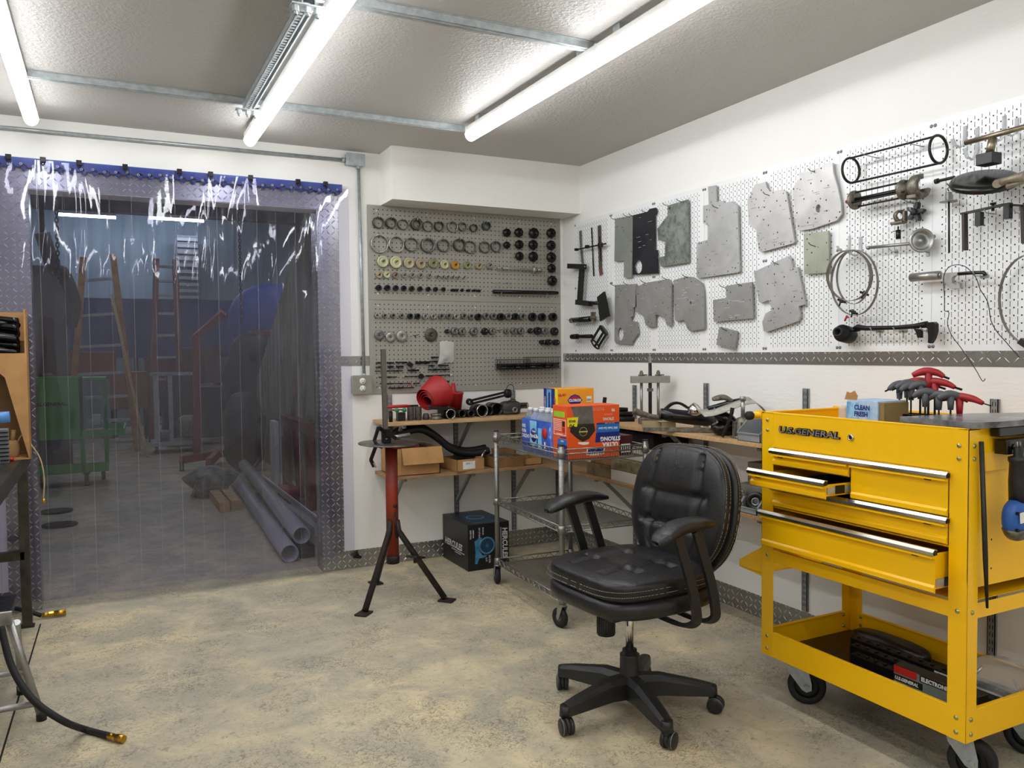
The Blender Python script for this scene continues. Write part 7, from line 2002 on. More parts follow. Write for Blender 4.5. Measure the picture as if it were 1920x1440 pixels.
# long dark bar leaning outside the cart
t = thing('pry_bar', 'long tapered dark steel bar leaning against the near end of the yellow cart', 'pry bar', (-.44, -3.15, .5))
a_, c_ = on(1840, 828, 1, -3.15), on(1851, 1140, 1, -3.15)
b = MB(m_darksteel); b.tube([a_, a_ * .3 + c_ * .7, c_], [.0062, .0068, .0035], 8); b.build('bar_body', t, world=True)

# ---- in the lower tray
t = thing('socket_organizer_pack', 'boxed magnetic socket organizers with a red and black label in the lower tray', 'package', (-.50, -2.955, .172), radians(0))
b = MB(m_blackgloss); b.bx(0, .045, -.15, 0.12, 0, .085, .002); b.build('package_body', t)
b = MB(M('grey_green_print', '#77827c', .5)); b.bx(-.0008, 0, -.15, .118, .0, .083); b.m(m_redp); b.bx(-.0012, 0, .04, .118, .062, .084); b.m(m_blackp); b.bx(-.0012, 0, .02, .118, .038, .058); b.bx(-.0012, 0, -.15, .03, .063, .083); b.build('front_label', t)
text_mesh('U.S.GENERAL', .0135, .0001, m_whitep, 'lettering', t, basis((-.0016, .114, .043), (0, -1, 0), (0, 0, 1)), .0007, 'LEFT', 1.0, .2)
text_mesh('MAGNETIC\nSOCKET HOLDER', .0085, .0001, m_whitep, 'lettering', t, basis((-.0016, .114, .029), (0, -1, 0), (0, 0, 1)), .0003, 'LEFT', 1.0)
text_mesh('ELECTRONIC', .0165, .0001, m_whitep, 'lettering', t, basis((-.0016, .025, .067), (0, -1, 0), (0, 0, 1)), .0007, 'LEFT', .95)
text_mesh('30', .014, .0001, m_blackp, 'lettering', t, basis((-.0016, .03, .02), (0, -1, 0), (0, 0, 1)), .0007, 'LEFT', 1.0)
for i, (x, y0, y1, z, h, lb) in enumerate(((-.42, -3.1, -2.62, .172, .035, 'front'), (-.375, -3.1, -2.58, .172, .045, 'middle'), (-.325, -3.1, -2.54, .172, .05, 'rear'))):
    t = thing('socket_rail', 'long black socket rail lying in the lower tray, %s of three' % lb, 'socket rail', (x, y0, z), 0, 'black socket rails in the tray')
    b = MB(m_oxide); b.bx(-.018, .018, 0, y1 - y0, 0, h, .003); b.build('rail_body', t)
    b = MB(m_oxide if i != 1 else m_darksteel)
    n = 14
    for k in range(n): y = .02 + (y1 - y0 - .04) * k / (n - 1); b.cyl((0, y, h), (0, y, h + .005), .006, seg=8)
    tag(b.build('socket_studs', t), kind='stuff')
    if i == 2:
        b = MB(m_whitep); b.bx(-.0188, -.018, .02, .24, .012, .044); b.m(m_blackp); [b.bx(-.0194, -.0188, .2 + .006 * k, .203 + .006 * k, .016, .04) for k in range(5)]; b.build('paper_label', t)
    if i == 1:
        b = MB(m_chrome); b.bx(-.019, -.018, .02, .22, .03, .036); b.build('bright_edge', t)
b = MB(M('black_crumpled_plastic', '#121214', .3, bump=.5, bscale=30)); b.blob((0, 0, 0), (.09, .30, .06), 3, None, 18, 10); solo(b, 'black_bag', 'black crumpled bag at the back left of the lower tray', 'bag', (-.24, -2.62, .2))
t = thing('parts_bag', 'clear bag with bright metal pieces at the near end of the lower tray', 'bag', (-.27, -3.02, .17))
b = MB(plastic('clear_thin_bag', (.9, .9, .88), .25)); b.blob((0, 0, .065), (.18, .2, .11), 2.2, None, 22, 14, lambda q: V((q.x * (1 + .12 * sin(9 * q.z + 5 * q.y)), q.y * (1 + .12 * sin(7 * q.x)), q.z * (1 + .15 * sin(8 * q.x + 6 * q.y))))); b.build('bag_film', t)
b = MB(m_chrome); b.tube(catmull([(-.07, -.06, .03), (-.05, -.02, .05), (-.02, -.03, .02), (.02, -.05, .03), (.04, -.02, .06)], 5), .005, 8); b.tube([(-.06, .04, .07), (-.03, .03, .10)], .005, 8); b.build('metal_rod', t)
t = thing('ruler_pack', 'narrow package with a white printed strip at the near front of the lower tray', 'package', (-.56, -3.12, .17))
b = MB(m_blackgloss); b.bx(.02, .15, .004, .03, 0, .05, .002); b.build('package_body', t)
b = MB(m_whitep); b.bx(.03, .14, .0032, .004, .02, .045); b.m(m_blackp); [b.bx(.035 + .008 * k, .039 + .008 * k, .0026, .0034, .026, .04) for k in range(12)]; b.build('paper_label', t)

# ================================================================== LEFT: STEEL BENCH, CARTON, BLUE CLAMPS, LADDER, HOSE
m_bench = M('oiled_dark_steel', '#3a3734', .38, .7, var='#565149', vscale=10, rvar=.2)
BXF = -2.965
t = thing('steel_workbench', 'dark welded steel workbench running out of the left edge', 'workbench', (BXF - .3, -.9, 0))
b = MB(m_bench); b.bx(-3.7, BXF, -3.0, -.16, .79, .80, .001, 1); b.build('bench_top', t, world=True)
b = MB(m_bench); b.bx(BXF - .006, BXF, -3.0, -.16, .735, .79, .001, 1); b.bx(-3.7, BXF, -.166, -.16, .735, .79); b.build('front_angle', t, world=True)
for (x, y) in ((-2.99, -.25), (-3.65, -.25), (-3.65, -2.9)):
    b = MB(m_bench); b.bx(x - .02, x + .02, y - .02, y + .02, .004, .79, .002, 1); b.build('bench_leg', t, world=True)
    b = MB(m_bench); b.bx(x - .028, x + .028, y - .028, y + .028, 0, .005); b.build('foot_plate', t, world=True)
b = MB(m_bench); b.bx(-3.65, -2.99, -.27, -.23, .31, .35, .002, 1); b.build('cross_rail', t, world=True)

# carton with dropped front
t = thing('open_carton', 'tall open cardboard carton full of black plastic on the left workbench', 'cardboard box', (-3.155, -.42, .80), radians(4))
W_, D_, H_ = .43, .3, .63
b = MB(m_card); th = .005
xr = .215
b.bx(xr - th, xr, -.16, .16, 0, H_ - .0); b.bx(-xr, -xr + th, -.16, .16, 0, H_); b.bx(-xr, xr, .16 - th, .16, 0, H_); b.bx(-xr, xr, -.16, .16, 0, th)
b.build('box_walls', t)
b = MB(m_card)
b.prism([(-xr, .445), (xr, .445), (xr, .0), (xr - .008, 0), (xr - .085, .345), (xr - .11, .37), (xr - .16, .38), (-xr, .385)], (0, -.16 + th, 0), (1, 0, 0), (0, 0, 1), th); b.bx(xr - .012, xr, -.16, -.16 + th, .445, H_); b.build('cut_front', t)
b = MB(M('shaded_inner_cardboard', '#7d5f3c', .9)); b.bx(-xr + th, xr - th, .0, .004, 0, .5); b.build('inner_shade_panel', t)  # darker board put in as the shade inside the carton
b = MB(M('black_sheet_plastic', '#0e0e10', .22, bump=.4, bscale=18))
rs = random.Random(3)
for k in range(16):
    x0 = -.2; z0 = .46 + .0095 * k
    b.tube(catmull([(x0, -.14 + rs.uniform(0, .1), z0 + .03 + rs.uniform(0, .03)), (x0 + .13, -.145 + rs.uniform(0, .1), z0 + .012), (x0 + .27, -.15 + rs.uniform(0, .1), z0 - .005), (x0 + .40, -.14 + rs.uniform(0, .1), z0 - .02)], 5), .012, 7)
solo(b, 'black_plastic_sheeting', 'black folded plastic sheeting in the top of the tall carton', 'plastic sheeting', (-3.165, -.42, .80))
# blue air tool in front of the carton
t = thing('blue_clamp_tool', 'light blue power tool body cut off by the left edge, on the workbench', 'power tool', (-3.025, -.95, .80))
m_lblue = M('light_blue_plastic', '#4a84c4', .35)
b = MB(m_lblue); b.cyl((-.1, 0, .20), (.058, .0, .205), .021, seg=20); b.cyl((-.08, 0, .27), (-.02, 0, .2), .03, .03, 16); b.blob((-.07, 0, .14), (.12, .09, .2), 3); b.build('tool_body', t)
b = MB(m_oxide); b.tube(catmull([(.0, -.03, .17), (.012, -.03, .12), (-.02, -.03, .07), (-.08, -.03, .05)], 5), .008, 8); b.build('cable', t)
b = MB(m_blue); b.bx(-.12, .02, -.06, .04, .01, .05, .004); b.build('base', t)
t = thing('black_fin_block', 'black ribbed plastic block on the workbench beside the blue tool', 'block', (-3.03, -.66, .80))
b = MB(m_grey); b.bx(-.12, .03, -.02, .02, 0, .14, .003)
for k in range(8): b.m(m_oxide); b.bx(-.12, .032, -.024, -.02, .012 + .016 * k, .016 + .016 * k)
b.build('ribbed_body', t)
b = MB(M('pale_leather', '#b08d5e', .7)); b.blob((0, 0, .04), (.05, .03, .08), 2.3); b.tube([(0, 0, .07), (.005, 0, .12)], .009, 8)
solo(b, 'leather_pouch', 'small tan leather piece at the edge of the workbench', 'leather piece', (-3.0, -.5, .8))
b = MB(m_red); b.cyl((0, 0, .008), (.03, 0, .008), .008, seg=10); b.cyl((-.016, 0, .01), (0, 0, .008), .005, seg=8); solo(b, 'red_fitting', 'tiny red fitting lying at the edge of the workbench', 'fitting', (-3.02, -.6, .8))
# cord hanging down with a plug
t = thing('extension_cord_end', 'beige cord hanging from the workbench with a small brass plug end', 'cord', (-2.96, -.4, .8))
P_ = [Y(x, y, -.42) for x, y in ((25, 806), (42, 815), (60, 836), (76, 862), (83, 900), (81, 935))]
P_[0].y = -.5; P_[0].z = .815; P_[1].z = max(P_[1].z, .81)
b = MB(M('beige_cord', '#b9a578', .6)); b.tube(catmull(P_, 5), .003, 7); b.build('cord', t, world=True)
b = MB(m_brass); q = P_[-1]; b.cyl(q, q + V((.004, 0, -.02)), .0065, seg=10); b.build('plug', t, world=True)

# aluminium step ladder foot
t = thing('step_ladder', 'aluminium folding step with a black tread at the bottom left edge', 'step ladder', (-2.92, -1.4, 0))
m_al2 = M('ladder_aluminium', '#a7a6a2', .35, .85, vscale=50, rvar=.15)
foot = Z(78, 1350); topp = V((-2.945, -1.43, .375))
b = MB(m_al2); b.tube([foot + V((0, 0, .012)), topp], .0125, 14); b.build('leg', t, world=True)
f2 = V((foot.x - .30, foot.y - .0, 0)); t2 = topp + V((-.28, 0, 0))
b = MB(m_al2); b.tube([f2 + V((0, 0, .012)), t2], .0125, 14); b.build('leg', t, world=True)
f3 = V((foot.x - .08, foot.y + .28, 0))
b = MB(m_al2); b.tube([f3 + V((0, 0, .012)), topp + V((.02, .02, -.02))], .0115, 14); b.build('leg', t, world=True)
for q in (foot, f2, f3):
    b = MB(m_rubber); b.cyl(q, q + V((0, 0, .03)), .016, seg=14); b.build('rubber_foot', t, world=True)
for u_ in (.17, .5):
    a = foot.lerp(topp, u_); c = f2.lerp(t2, u_); b = MB(m_al2); b.tube([a, c], .0105, 12); b.build('rung', t, world=True)
b = MB(m_oxide); b.box(topp + V((-.155, .09, .02)), (.33, .2, .02), None, .003); b.build('tread', t, world=True)
b = MB(m_al2); b.box(topp + V((-.155, -.016, .008)), (.335, .012, .045), None, .003); b.build('tread_edge', t, world=True)
# hoses
t = thing('air_hose', 'black rubber air hose curving onto the floor with a brass coupling, bottom left', 'air hose', (-2.75, -1.7, 0))
pts = [V((-3.1, -1.35, .30)), V((-3.03, -1.42, .33)), on(2, 1175, 1, -1.5), on(22, 1250, 1, -1.55), on(60, 1310, 1, -1.62), on(115, 1350, 1, -1.68), Z(160, 1368, .015), Z(206, 1380, .014)]
b = MB(m_rubber); b.tube(catmull(pts[2:], 8), .0105, 12); b.build('hose', t, world=True)
a = pts[-1]; d = (Z(246, 1389, .014) - a).normalized()
b = MB(m_brass); b.cyl(a - d * .004, a + d * .014, .0105, seg=12); b.cyl(a + d * .014, a + d * .03, .0105, seg=6); b.cyl(a + d * .03, a + d * .06, .012, seg=16); b.cyl(a + d * .044, a + d * .048, .013, seg=16); b.build('brass_coupling', t, world=True)
t = thing('air_hose', 'short black hose end with a brass coupling beside the workbench leg', 'air hose', (-2.95, -.2, 0))
a = Z(78, 1154, .018); c = Z(112, 1149, .018); d = (c - a).normalized()
b = MB(m_rubber); b.tube(catmull([a + V((-.3, .05, .09)), a + V((-.12, .02, .05)), a], 6), .0105, 10); b.build('hose', t, world=True)
b = MB(m_brass); b.cyl(a, a + d * .03, .0115, seg=12); b.cyl(a + d * .03, a + d * .05, .012, seg=6); b.cyl(a + d * .05, a + d * .1, .0135, seg=16); b.build('brass_coupling', t, world=True)
# small plug fitting on the baseboard
p = Y(668, 1040, -.01)
b = MB(m_oxide); b.cyl((0, 0, 0), (0, -.03, 0), .012, seg=10); b.box((0, -.025, -.008), (.05, .012, .018), Matrix.Rotation(.2, 3, 'Y'), .003); b.cyl((0, -.02, 0), (0, -.02, .03), .006, seg=8)
solo(b, 'wall_valve', 'small dark valve sticking out of the tread-plate baseboard near the doorway', 'valve', (p.x, -.004, p.z))

# ================================================================== THE WORKSHOP BEYOND THE DOORWAY
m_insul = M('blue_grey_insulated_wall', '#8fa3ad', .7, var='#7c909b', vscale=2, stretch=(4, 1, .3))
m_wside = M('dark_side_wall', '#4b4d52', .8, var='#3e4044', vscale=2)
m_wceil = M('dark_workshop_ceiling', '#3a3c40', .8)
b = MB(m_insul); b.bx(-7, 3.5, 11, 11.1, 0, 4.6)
for k in range(22): b.bx(-7 + .5 * k, -6.985 + .5 * k, 10.992, 11, 0, 4.6)
struct(b, 'wall_workshop_back')
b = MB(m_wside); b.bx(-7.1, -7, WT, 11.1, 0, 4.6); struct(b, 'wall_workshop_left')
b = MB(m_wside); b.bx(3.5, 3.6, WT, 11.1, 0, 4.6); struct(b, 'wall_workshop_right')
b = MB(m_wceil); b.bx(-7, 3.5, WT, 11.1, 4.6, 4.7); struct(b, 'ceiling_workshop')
b = MB(m_wceil); b.bx(-7, 3.5, 10.12, 10.3, 3.56, 4.6); struct(b, 'added_dark_lintel')  # made-up dark lintel covering the wall above the lamps, standing in for shade
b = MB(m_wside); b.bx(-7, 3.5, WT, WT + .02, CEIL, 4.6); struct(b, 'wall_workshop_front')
for i, (x0, x1, y, z, lb) in enumerate(((-3.235, -2.434, 10, 3.45, 'left lit tube light high on the far workshop wall, seen through the curtain'), (-1.941, -1.105, 10, 3.48, 'right lit tube light high on the far workshop wall, seen through the curtain'))):
    t = thing('workshop_light', lb, 'light', ((x0 + x1) / 2, y, z), 0, 'tube lights in the workshop')
    L = x1 - x0
    b = MB(m_tube2); b.cyl((-L / 2, 0, 0), (L / 2, 0, 0), .016, seg=10); b.build('tube', t)
    b = MB(m_white); b.prism([(-.06, .02), (.06, .02), (.035, .07), (-.035, .07)], (-L / 2, 0, 0), (0, 1, 0), (0, 0, 1), L); b.build('housing', t)
    b = MB(m_zinc); b.cyl((-L * .4, 0, .07), (-L * .4, 0, 4.6 - z), .006, seg=6); b.cyl((L * .4, 0, .07), (L * .4, 0, 4.6 - z), .006, seg=6); build_each(b, 'hanger', t)

for i, (x, y) in enumerate(((-3.5, 3.0), (-1.2, 3.0), (-2.6, 6.2), (0.6, 6.2))):  # unseen tubes, added as general fill for the workshop
    t = thing('workshop_light', 'added fill tube light of the workshop, unseen above the doorway view', 'light', (x, y, 4.3), 0, 'tube lights in the workshop')
    b = MB(m_tube2); b.cyl((0, -.6, 0), (0, .6, 0), .02, seg=10); b.build('tube', t)
    b = MB(m_white); b.bx(-.04, .04, -.62, .62, .02, .06); b.bx(-.01, .01, -.4, .4, .06, .3); b.build('housing', t)

# green tool cart
m_green = M('green_powder_paint', '#1c9a3c', .4, var='#178c35', vscale=3)
t = thing('green_tool_cart', 'green rolling tool cart in the workshop, seen through the strip curtain', 'tool cart', (-3.04, 4.3, 0))
b = MB(m_green); b.bx(-3.28, -2.84, 4.1, 4.12, .47, 1.045, .003, 1); b.build('front_panel', t, world=True)
b = MB(m_green); b.bx(-3.28, -2.84, 4.52, 4.54, .47, 1.04); b.build('back_panel', t, world=True)
b = MB(m_green); b.bx(-3.28, -2.66, 4.1, 4.54, .455, .475); b.bx(-2.86, -2.64, 4.12, 4.54, 1.0, 1.03, .003, 1); b.build('deck', t, world=True)
for (x, y) in ((-3.27, 4.12), (-2.855, 4.12), (-2.655, 4.52), (-3.27, 4.52)):
    b = MB(m_green); b.bx(x - .02, x + .02, y - .02, y + .02, .13, 1.03, .002, 1); b.build('corner_post', t, world=True)
b = MB(m_green); b.bx(-3.28, -2.64, 4.1, 4.115, .13, .22); b.bx(-2.66, -2.64, 4.1, 4.54, .13, .22); b.bx(-3.28, -2.64, 4.1, 4.54, .13, .14); b.build('lower_tray', t, world=True)
b = MB(m_green); b.tube([(-2.86, 4.1, .50), (-2.5, 4.12, .50), (-2.48, 4.5, .53), (-2.65, 4.52, .53)], 0, flat=(.06, .015), up=(0, 0, 1)); b.build('side_handle', t, world=True)
for (x, y) in ((-3.24, 4.14), (-2.83, 4.13), (-2.69, 4.5), (-3.24, 4.5)):
    b = MB(m_rubber); b.cyl((x - .018, y, .06), (x + .018, y, .06), .06, seg=18); b.bx(x - .03, x + .03, y - .03, y + .03, .115, .132); b.build('caster', t, world=True)
text_mesh('U.S.GENERAL', .045, .003, m_oxide, 'badge_lettering', t, Matrix.Translation(V((-3.24, 4.097, .775))) @ basis((0, 0, 0), (1, 0, 0), (0, 0, 1)), .002, 'LEFT', 1.0, 0, world=True)
b = MB(m_white); b.bx(-.02, .05, -.04, .04, 0, .1, .01); solo(b, 'white_canister', 'small white canister hanging in the side of the green tool cart', 'canister', (-2.75, 4.4, .56))
b = MB(m_darksteel); b.blob((0, 0, .06), (.14, .12, .12), 3); solo(b, 'dark_machine_part', 'dark machine part on top of the green tool cart', 'machine part', (-3.15, 4.3, .955))

# ladders
def ladder(name, lb, rails, rungs, mr, mg, w=(.075, .1)):
    t = thing(name, lb, 'ladder', (rails[0][1][0], rails[0][1][1], 0))
    for (a, c) in rails:
        b = MB(mr); b.tube([a, c], 0, flat=w, up=(1, 0, 0)); b.build('rail', t, world=True)
    (a0, c0), (a1, c1) = rails[:2]
    for u_ in rungs:
        b = MB(mg); p, q = V(a0).lerp(V(c0), u_), V(a1).lerp(V(c1), u_); b.tube([p, q], 0, flat=(.035, .06), up=(0, 0, 1)); b.build('rung', t, world=True)
m_orw = M('orange_fibreglass', '#b07a3f', .6, var='#8f5f2e', vscale=8)
ladder('orange_ladder', 'tall orange-railed ladder standing in the workshop behind the curtain, left of the two', [((-2.86, 7.3, 2.5), (-3.09, 7, .0)), ((-2.52, 7.3, 2.55), (-2.30, 7, 0))], (.12, .3, .46, .60, .72, .84, .94), m_orw, m_zinc)
t = thing('wooden_pole', 'pale wooden pole leaning beside the orange ladder', 'pole', (-2.25, 6.5, 0))
b = MB(m_wood); b.tube([(-2.55, 6.8, 2.0), (-2.22, 6.2, .0)], 0, flat=(.035, .035)); b.build('pole_body', t, world=True)
m_rdl = M('dark_red_fibreglass', '#7a3430', .6)
ladder('red_ladder', 'tall dark red ladder in the workshop behind the curtain, right of the two', [((-1.95, 8.2, 2.62), (-2.09, 8, .0)), ((-1.70, 8.2, 2.62), (-1.70, 8, 0))], (.04, .12, .2, .3, .42, .54, .66, .78, .9), m_rdl, m_zinc)
# blue tarp and shelving behind it
b = MB(M('blue_tarpaulin', '#2b4a9c', .6, var='#24407f', vscale=2, bump=.6, bscale=3)); b.bx(-3.3, .8, 9.8, 9.84, 1.2, 2.15)
b.m(m_darksteel)
for x in (-3.28, -2.2, -1.0, .78): b.bx(x - .03, x + .03, 9.84, 9.9, 0, 2.15)
solo(b, 'blue_tarp', 'wide blue tarpaulin hanging low across the far end of the workshop', 'tarp', (-1.2, 9.8, 1.2), world=True)
b = MB(M('blue_tarp_mound', '#3454ac', .6, bump=.5, bscale=4)); b.blob((0, 0, 0), (1.3, .8, 1.1), 2.2); b.bx(-.6, .6, -.3, .3, -1.65, -.3)
solo(b, 'covered_machine', 'rounded heap under a blue tarpaulin at the right of the workshop', 'covered machine', (-.45, 7.4, 1.7))
for i, (x0, x1, y, z0, z1, c, lb) in enumerate(((-3.3, -2.5, 9, .9, 1.3, '#9a4a33', 'orange-red bin on the far workshop shelves, left'), (-2.6, -2.1, 8.6, .45, 1.0, '#a86a4a', 'orange-brown crate behind the wooden pole'), (-2.1, -1.6, 9, .3, 1.2, '#6e2a30', 'dark red cabinet behind the red ladder'), (-1.6, -1.05, 8.6, .8, 1.35, '#5a3038', 'dark maroon case in the middle of the workshop'), (-.9, -.3, 6.5, 1.0, 1.55, '#8a2f35', 'red box under the blue heap'), (-1.6, -1.0, 7.2, .1, .8, '#23243a', 'dark blue-black crate in the middle of the workshop'))):
    b = MB(M('workshop_box_%d' % i, c, .6)); b.bx(x0, x1, y, y + .4, z0, z1, .01); b.m(m_darksteel); 
    for x in (x0 + .03, x1 - .03): b.bx(x - .02, x + .02, y + .05, y + .35, 0, z0)
    solo(b, 'storage_bin', lb, 'storage bin', ((x0 + x1) / 2, y, 0), 'bins and crates deep in the workshop', world=True)
m_clut = M('dark_draped_cloth', '#1e1f2c', .8, var='#16161f', vscale=4, bump=.5, bscale=8)
for i, (c, s_, lb) in enumerate((((-1.35, 4.4, .42), (.42, .5, .84), 'dark covered machine in front of the corrugated panels'), ((-1.75, 7.3, .5), (.5, .4, 1.0), 'dark covered shape right of the red ladder'), ((-1.0, 6.0, .75), (.7, .5, 1.5), 'tall dark covered machine deep in the workshop'))):
    b = MB(m_clut); b.blob((0, 0, 0), s_, 2.6, None, 24, 14, lambda q: V((q.x * (1 + .1 * sin(7 * q.z)), q.y, q.z))); solo(b, 'covered_machine', lb, 'covered machine', c, 'dark covered machines')
t = thing('engine_hoist', 'red floor crane arm with legs in the middle of the workshop', 'hoist', (-1.7, 5.2, 0))
m_hred = M('dull_red_paint', '#8f2a2e', .5)
for pts in ([(-1.75, 5.2, .1), (-1.72, 5.2, 1.45), (-1.45, 5.0, 1.7)], [(-1.95, 4.7, .12), (-1.2, 5.3, .12)], [(-1.72, 4.3, .12), (-1.5, 5.25, .12)]):
    b = MB(m_hred); b.tube([V(p) for p in pts], 0, flat=(.08, .06)); b.build('beam', t, world=True)
for (x, y) in ((-1.95, 4.7), (-1.72, 4.3), (-1.2, 5.3)):
    b = MB(m_rubber); b.cyl((x - .02, y, .05), (x + .02, y, .05), .05, seg=14); b.build('caster', t, world=True)
t = thing('engine_stand', 'low grey wheeled engine stand between the ladders', 'stand', (-1.95, 6.6, 0))
b = MB(m_zinc); b.bx(-2.15, -1.6, 6.4, 6.9, .1, .15); b.bx(-2.12, -2.06, 6.45, 6.5, .15, 1.0); b.bx(-1.95, -1.9, 6.45, 6.5, .15, 1.0); b.bx(-2.15, -1.6, 6.45, 6.5, .98, 1.02); b.build('frame', t, world=True)
b = MB(m_castiron); b.blob((-1.72, 6.55, .32), (.3, .3, .3), 2.4); b.blob((-2.0, 6.6, .22), (.2, .2, .14), 2.4); b.build('engine_block', t, world=True)
for x in (-2.1, -1.65):
    b = MB(m_rubber); b.cyl((x - .015, 6.45, .05), (x + .015, 6.45, .05), .05, seg=12); b.build('caster', t, world=True)
for i, (x, y, z0, z1) in enumerate(((-1.26, 5, 1.6, 4.6), (-2.98, 3.4, 1.9, 4.6))):
    t = thing('hanging_chain', 'dark hanging chain in the workshop, %s' % ['left of the corrugated panels', 'near the left side of the doorway'][i], 'chain', (x, y, z0))
    b = MB(m_oxide); n = int((z1 - z0) / .035)
    for k in range(n):
        R = frame((1, 0, 0) if k % 2 else (0, 1, 0)); pts = [V((0, 0, .035 * k)) + V(((.012 * cos(a) if not k % 2 else 0), (.012 * cos(a) if k % 2 else 0), .024 * sin(a))) for a in [2 * pi * j / 8 for j in range(8)]]
        b.tube(pts, .005, 4, closed=True)
    b.build('chain_links', t)
b = MB(M('black_draped_hose', '#15161a', .6)); b.tube([(-3.1, 3.6, 4.6), (-3.1, 3.6, 2.3)], .02, 6); b.tube(catmull([(-3.1, 3.6, 2.3), (-3.02, 3.6, 2.0), (-2.95, 3.6, 1.95), (-2.88, 3.6, 1.7), (-2.92, 3.6, 1.5)], 5), .06, 10)
solo(b, 'hanging_jacket', 'dark bunched cloth hanging near the left side of the doorway', 'cloth', (-3.0, 3.6, 1.5), world=True)
b = MB(M('dark_grey_locker', '#45464d', .6)); b.bx(-3.5, -3.0, 5.4, 5.9, 0, 2.2, .01); solo(b, 'locker', 'dark grey tall locker at the left of the workshop', 'locker', (-3.25, 5.4, 0), world=True)
b = MB(M('grey_vent_box', '#7d838c', .6)); b.bx(-1.5, -1.15, 10.5, 10.7, 1.5, 3.3, .01); b.bx(-1.49, -1.45, 10.55, 10.6, 0, 1.5); b.bx(-1.20, -1.16, 10.55, 10.6, 0, 1.5)
for k in range(16): b.m(m_zinc); b.bx(-1.49, -1.16, 10.47, 10.5, 1.55 + .11 * k, 1.60 + .11 * k)
solo(b, 'louvred_panel', 'tall pale louvred panel on the far side of the workshop', 'panel', (-1.33, 10.5, 1.5), world=True)

# corrugated sheets leaning, edge dropping away into the room
m_corr = M('weathered_corrugated_steel', '#a19e92', .6, .1, var='#7b786d', vscale=5, stretch=(1, 1, .3))
pA, pB = X(575, 395, -1.05), X(490, 688, -1.05)
b = MB(m_corr); y0_, y1_ = 1.6, pB.y + .25; N = 150; vs = []; fs = []
for s_ in (0, 1):
    for i in range(N + 1):
        y = y0_ + (y1_ - y0_) * i / N; ph = (y / .085) % 1
        x = -1.05 + .018 * max(-1, min(1, 1.8 * sin(2 * pi * ph))) + .002 * s_
        zt = min(2.5, pA.z + (pB.z - pA.z) * (y - pA.y) / (pB.y - pA.y))
        vs += [(x, y, .02), (x, y, max(.5, zt))]
n2 = 2 * (N + 1)
for i in range(N):
    fs += [(2 * i, 2 * i + 1, 2 * i + 3, 2 * i + 2), (n2 + 2 * i, n2 + 2 * i + 2, n2 + 2 * i + 3, n2 + 2 * i + 1), (2 * i + 1, n2 + 2 * i + 1, n2 + 2 * i + 3, 2 * i + 3)]
b.poly(vs, fs, False)
solo(b, 'corrugated_sheet', 'weathered corrugated steel sheets standing just inside the workshop, top edge sloping', 'corrugated sheet', (-1.32, 2, 0), world=True)
b = MB(m_dark); b.bx(-1.29, -1.27, .5, 4.5, 0, 2.6); solo(b, 'dark_partition', 'dark partition boards behind the corrugated steel sheets', 'partition', (-1.28, 2, 0), world=True) if 0 else b.bm.free()

# pipes, trims, wood blocks
m_pvc = M('grey_pvc', '#a6a7a6', .4, var='#949594', vscale=3)
for i, (x0, y0, z0, x1, y1, r, lb) in enumerate(((-1.700, .31, .0525, -1.555, 3.9, .052, 'front left of the pair'), (-1.605, .42, .148 - .02, -1.43, 3.9, .052, 'raised right one of the pair'))):
    t = thing('pvc_pipe', 'long grey plastic pipe on the workshop floor, ' + lb, 'pipe', (x0, y0, z0), 0, 'grey plastic pipes')
    b = MB(m_pvc); b.pipe((0, 0, 0), (x1 - x0, y1 - y0, 0), r, r - .004, 32); b.build('pipe_wall', t)
b = MB(m_blackgloss); b.bx(-.045, .045, 0, .6, 0, .073, .004); solo(b, 'black_support', 'black block under the raised grey pipe', 'block', (-1.585, .36, 0))
t = thing('perforated_trim', 'long white perforated trim strips leaning beside the grey pipes', 'trim strip', (-1.47, .7, 0))
b = MB(m_white); b.tube([(-1.45, .62, .16), (-1.46, 2.6, .17)], 0, flat=(.004, .075), up=(1, 0, .4)); b.m(m_dark)
for k in range(70): b.box((-1.4545 - .00005 * k, .66 + .027 * k, .165), (.003, .008, .006))
b.build('strip', t, world=True)
b = MB(m_pvc); b.tube([(-1.47, .6, .10), (-1.48, 2.6, .10)], 0, flat=(.03, .05), up=(1, 0, 0)); b.build('strip', t, world=True)
for i, (x, y, L) in enumerate(((-1.84, 2.1, .75), (-1.745, 2.15, .7))):
    b = MB(m_wood); b.bx(-.038, .038, 0, L, 0, .075, .002); solo(b, 'timber_block', 'short pale timber lying behind the pipes, %s of two' % ['left', 'right'][i], 'timber', (x, y, 0), 'short timbers on the workshop floor')
b = MB(M('speckled_black_cloth', '#141318', .8, var='#9a9a92', vscale=9)); b.blob((0, 0, .12), (.4, .35, .3), 2.1, None, 18, 10, lambda q: V((q.x * (1 + .25 * sin(5 * q.z)), q.y, q.z))); b.tube(catmull([(.05, -.1, .22), (-.1, -.14, .18), (-.16, -.1, .02)], 5), .012, 6)
solo(b, 'black_and_white_bundle', 'black and white bundle sitting behind the short timbers', 'bundle', (-1.85, 2.95, 0))
m_brn = M('reddish_brown_wood', '#7d4230', .6, var='#63301f', vscale=6)
t = thing('wooden_frame_stand', 'reddish brown wooden frame standing at the right inside the workshop', 'wooden stand', (-1.22, 1.9, 0))
for (x, y) in ((-1.22, 1.85), (-1.22, 2.8)):
    b = MB(m_brn); b.bx(x - .035, x + .035, y - .045, y + .045, 0, .68, .002); b.build('leg', t, world=True)
b = MB(m_brn); b.bx(-1.26, -1.18, 1.8, 2.85, .60, .69, .002); b.build('top_rail', t, world=True)
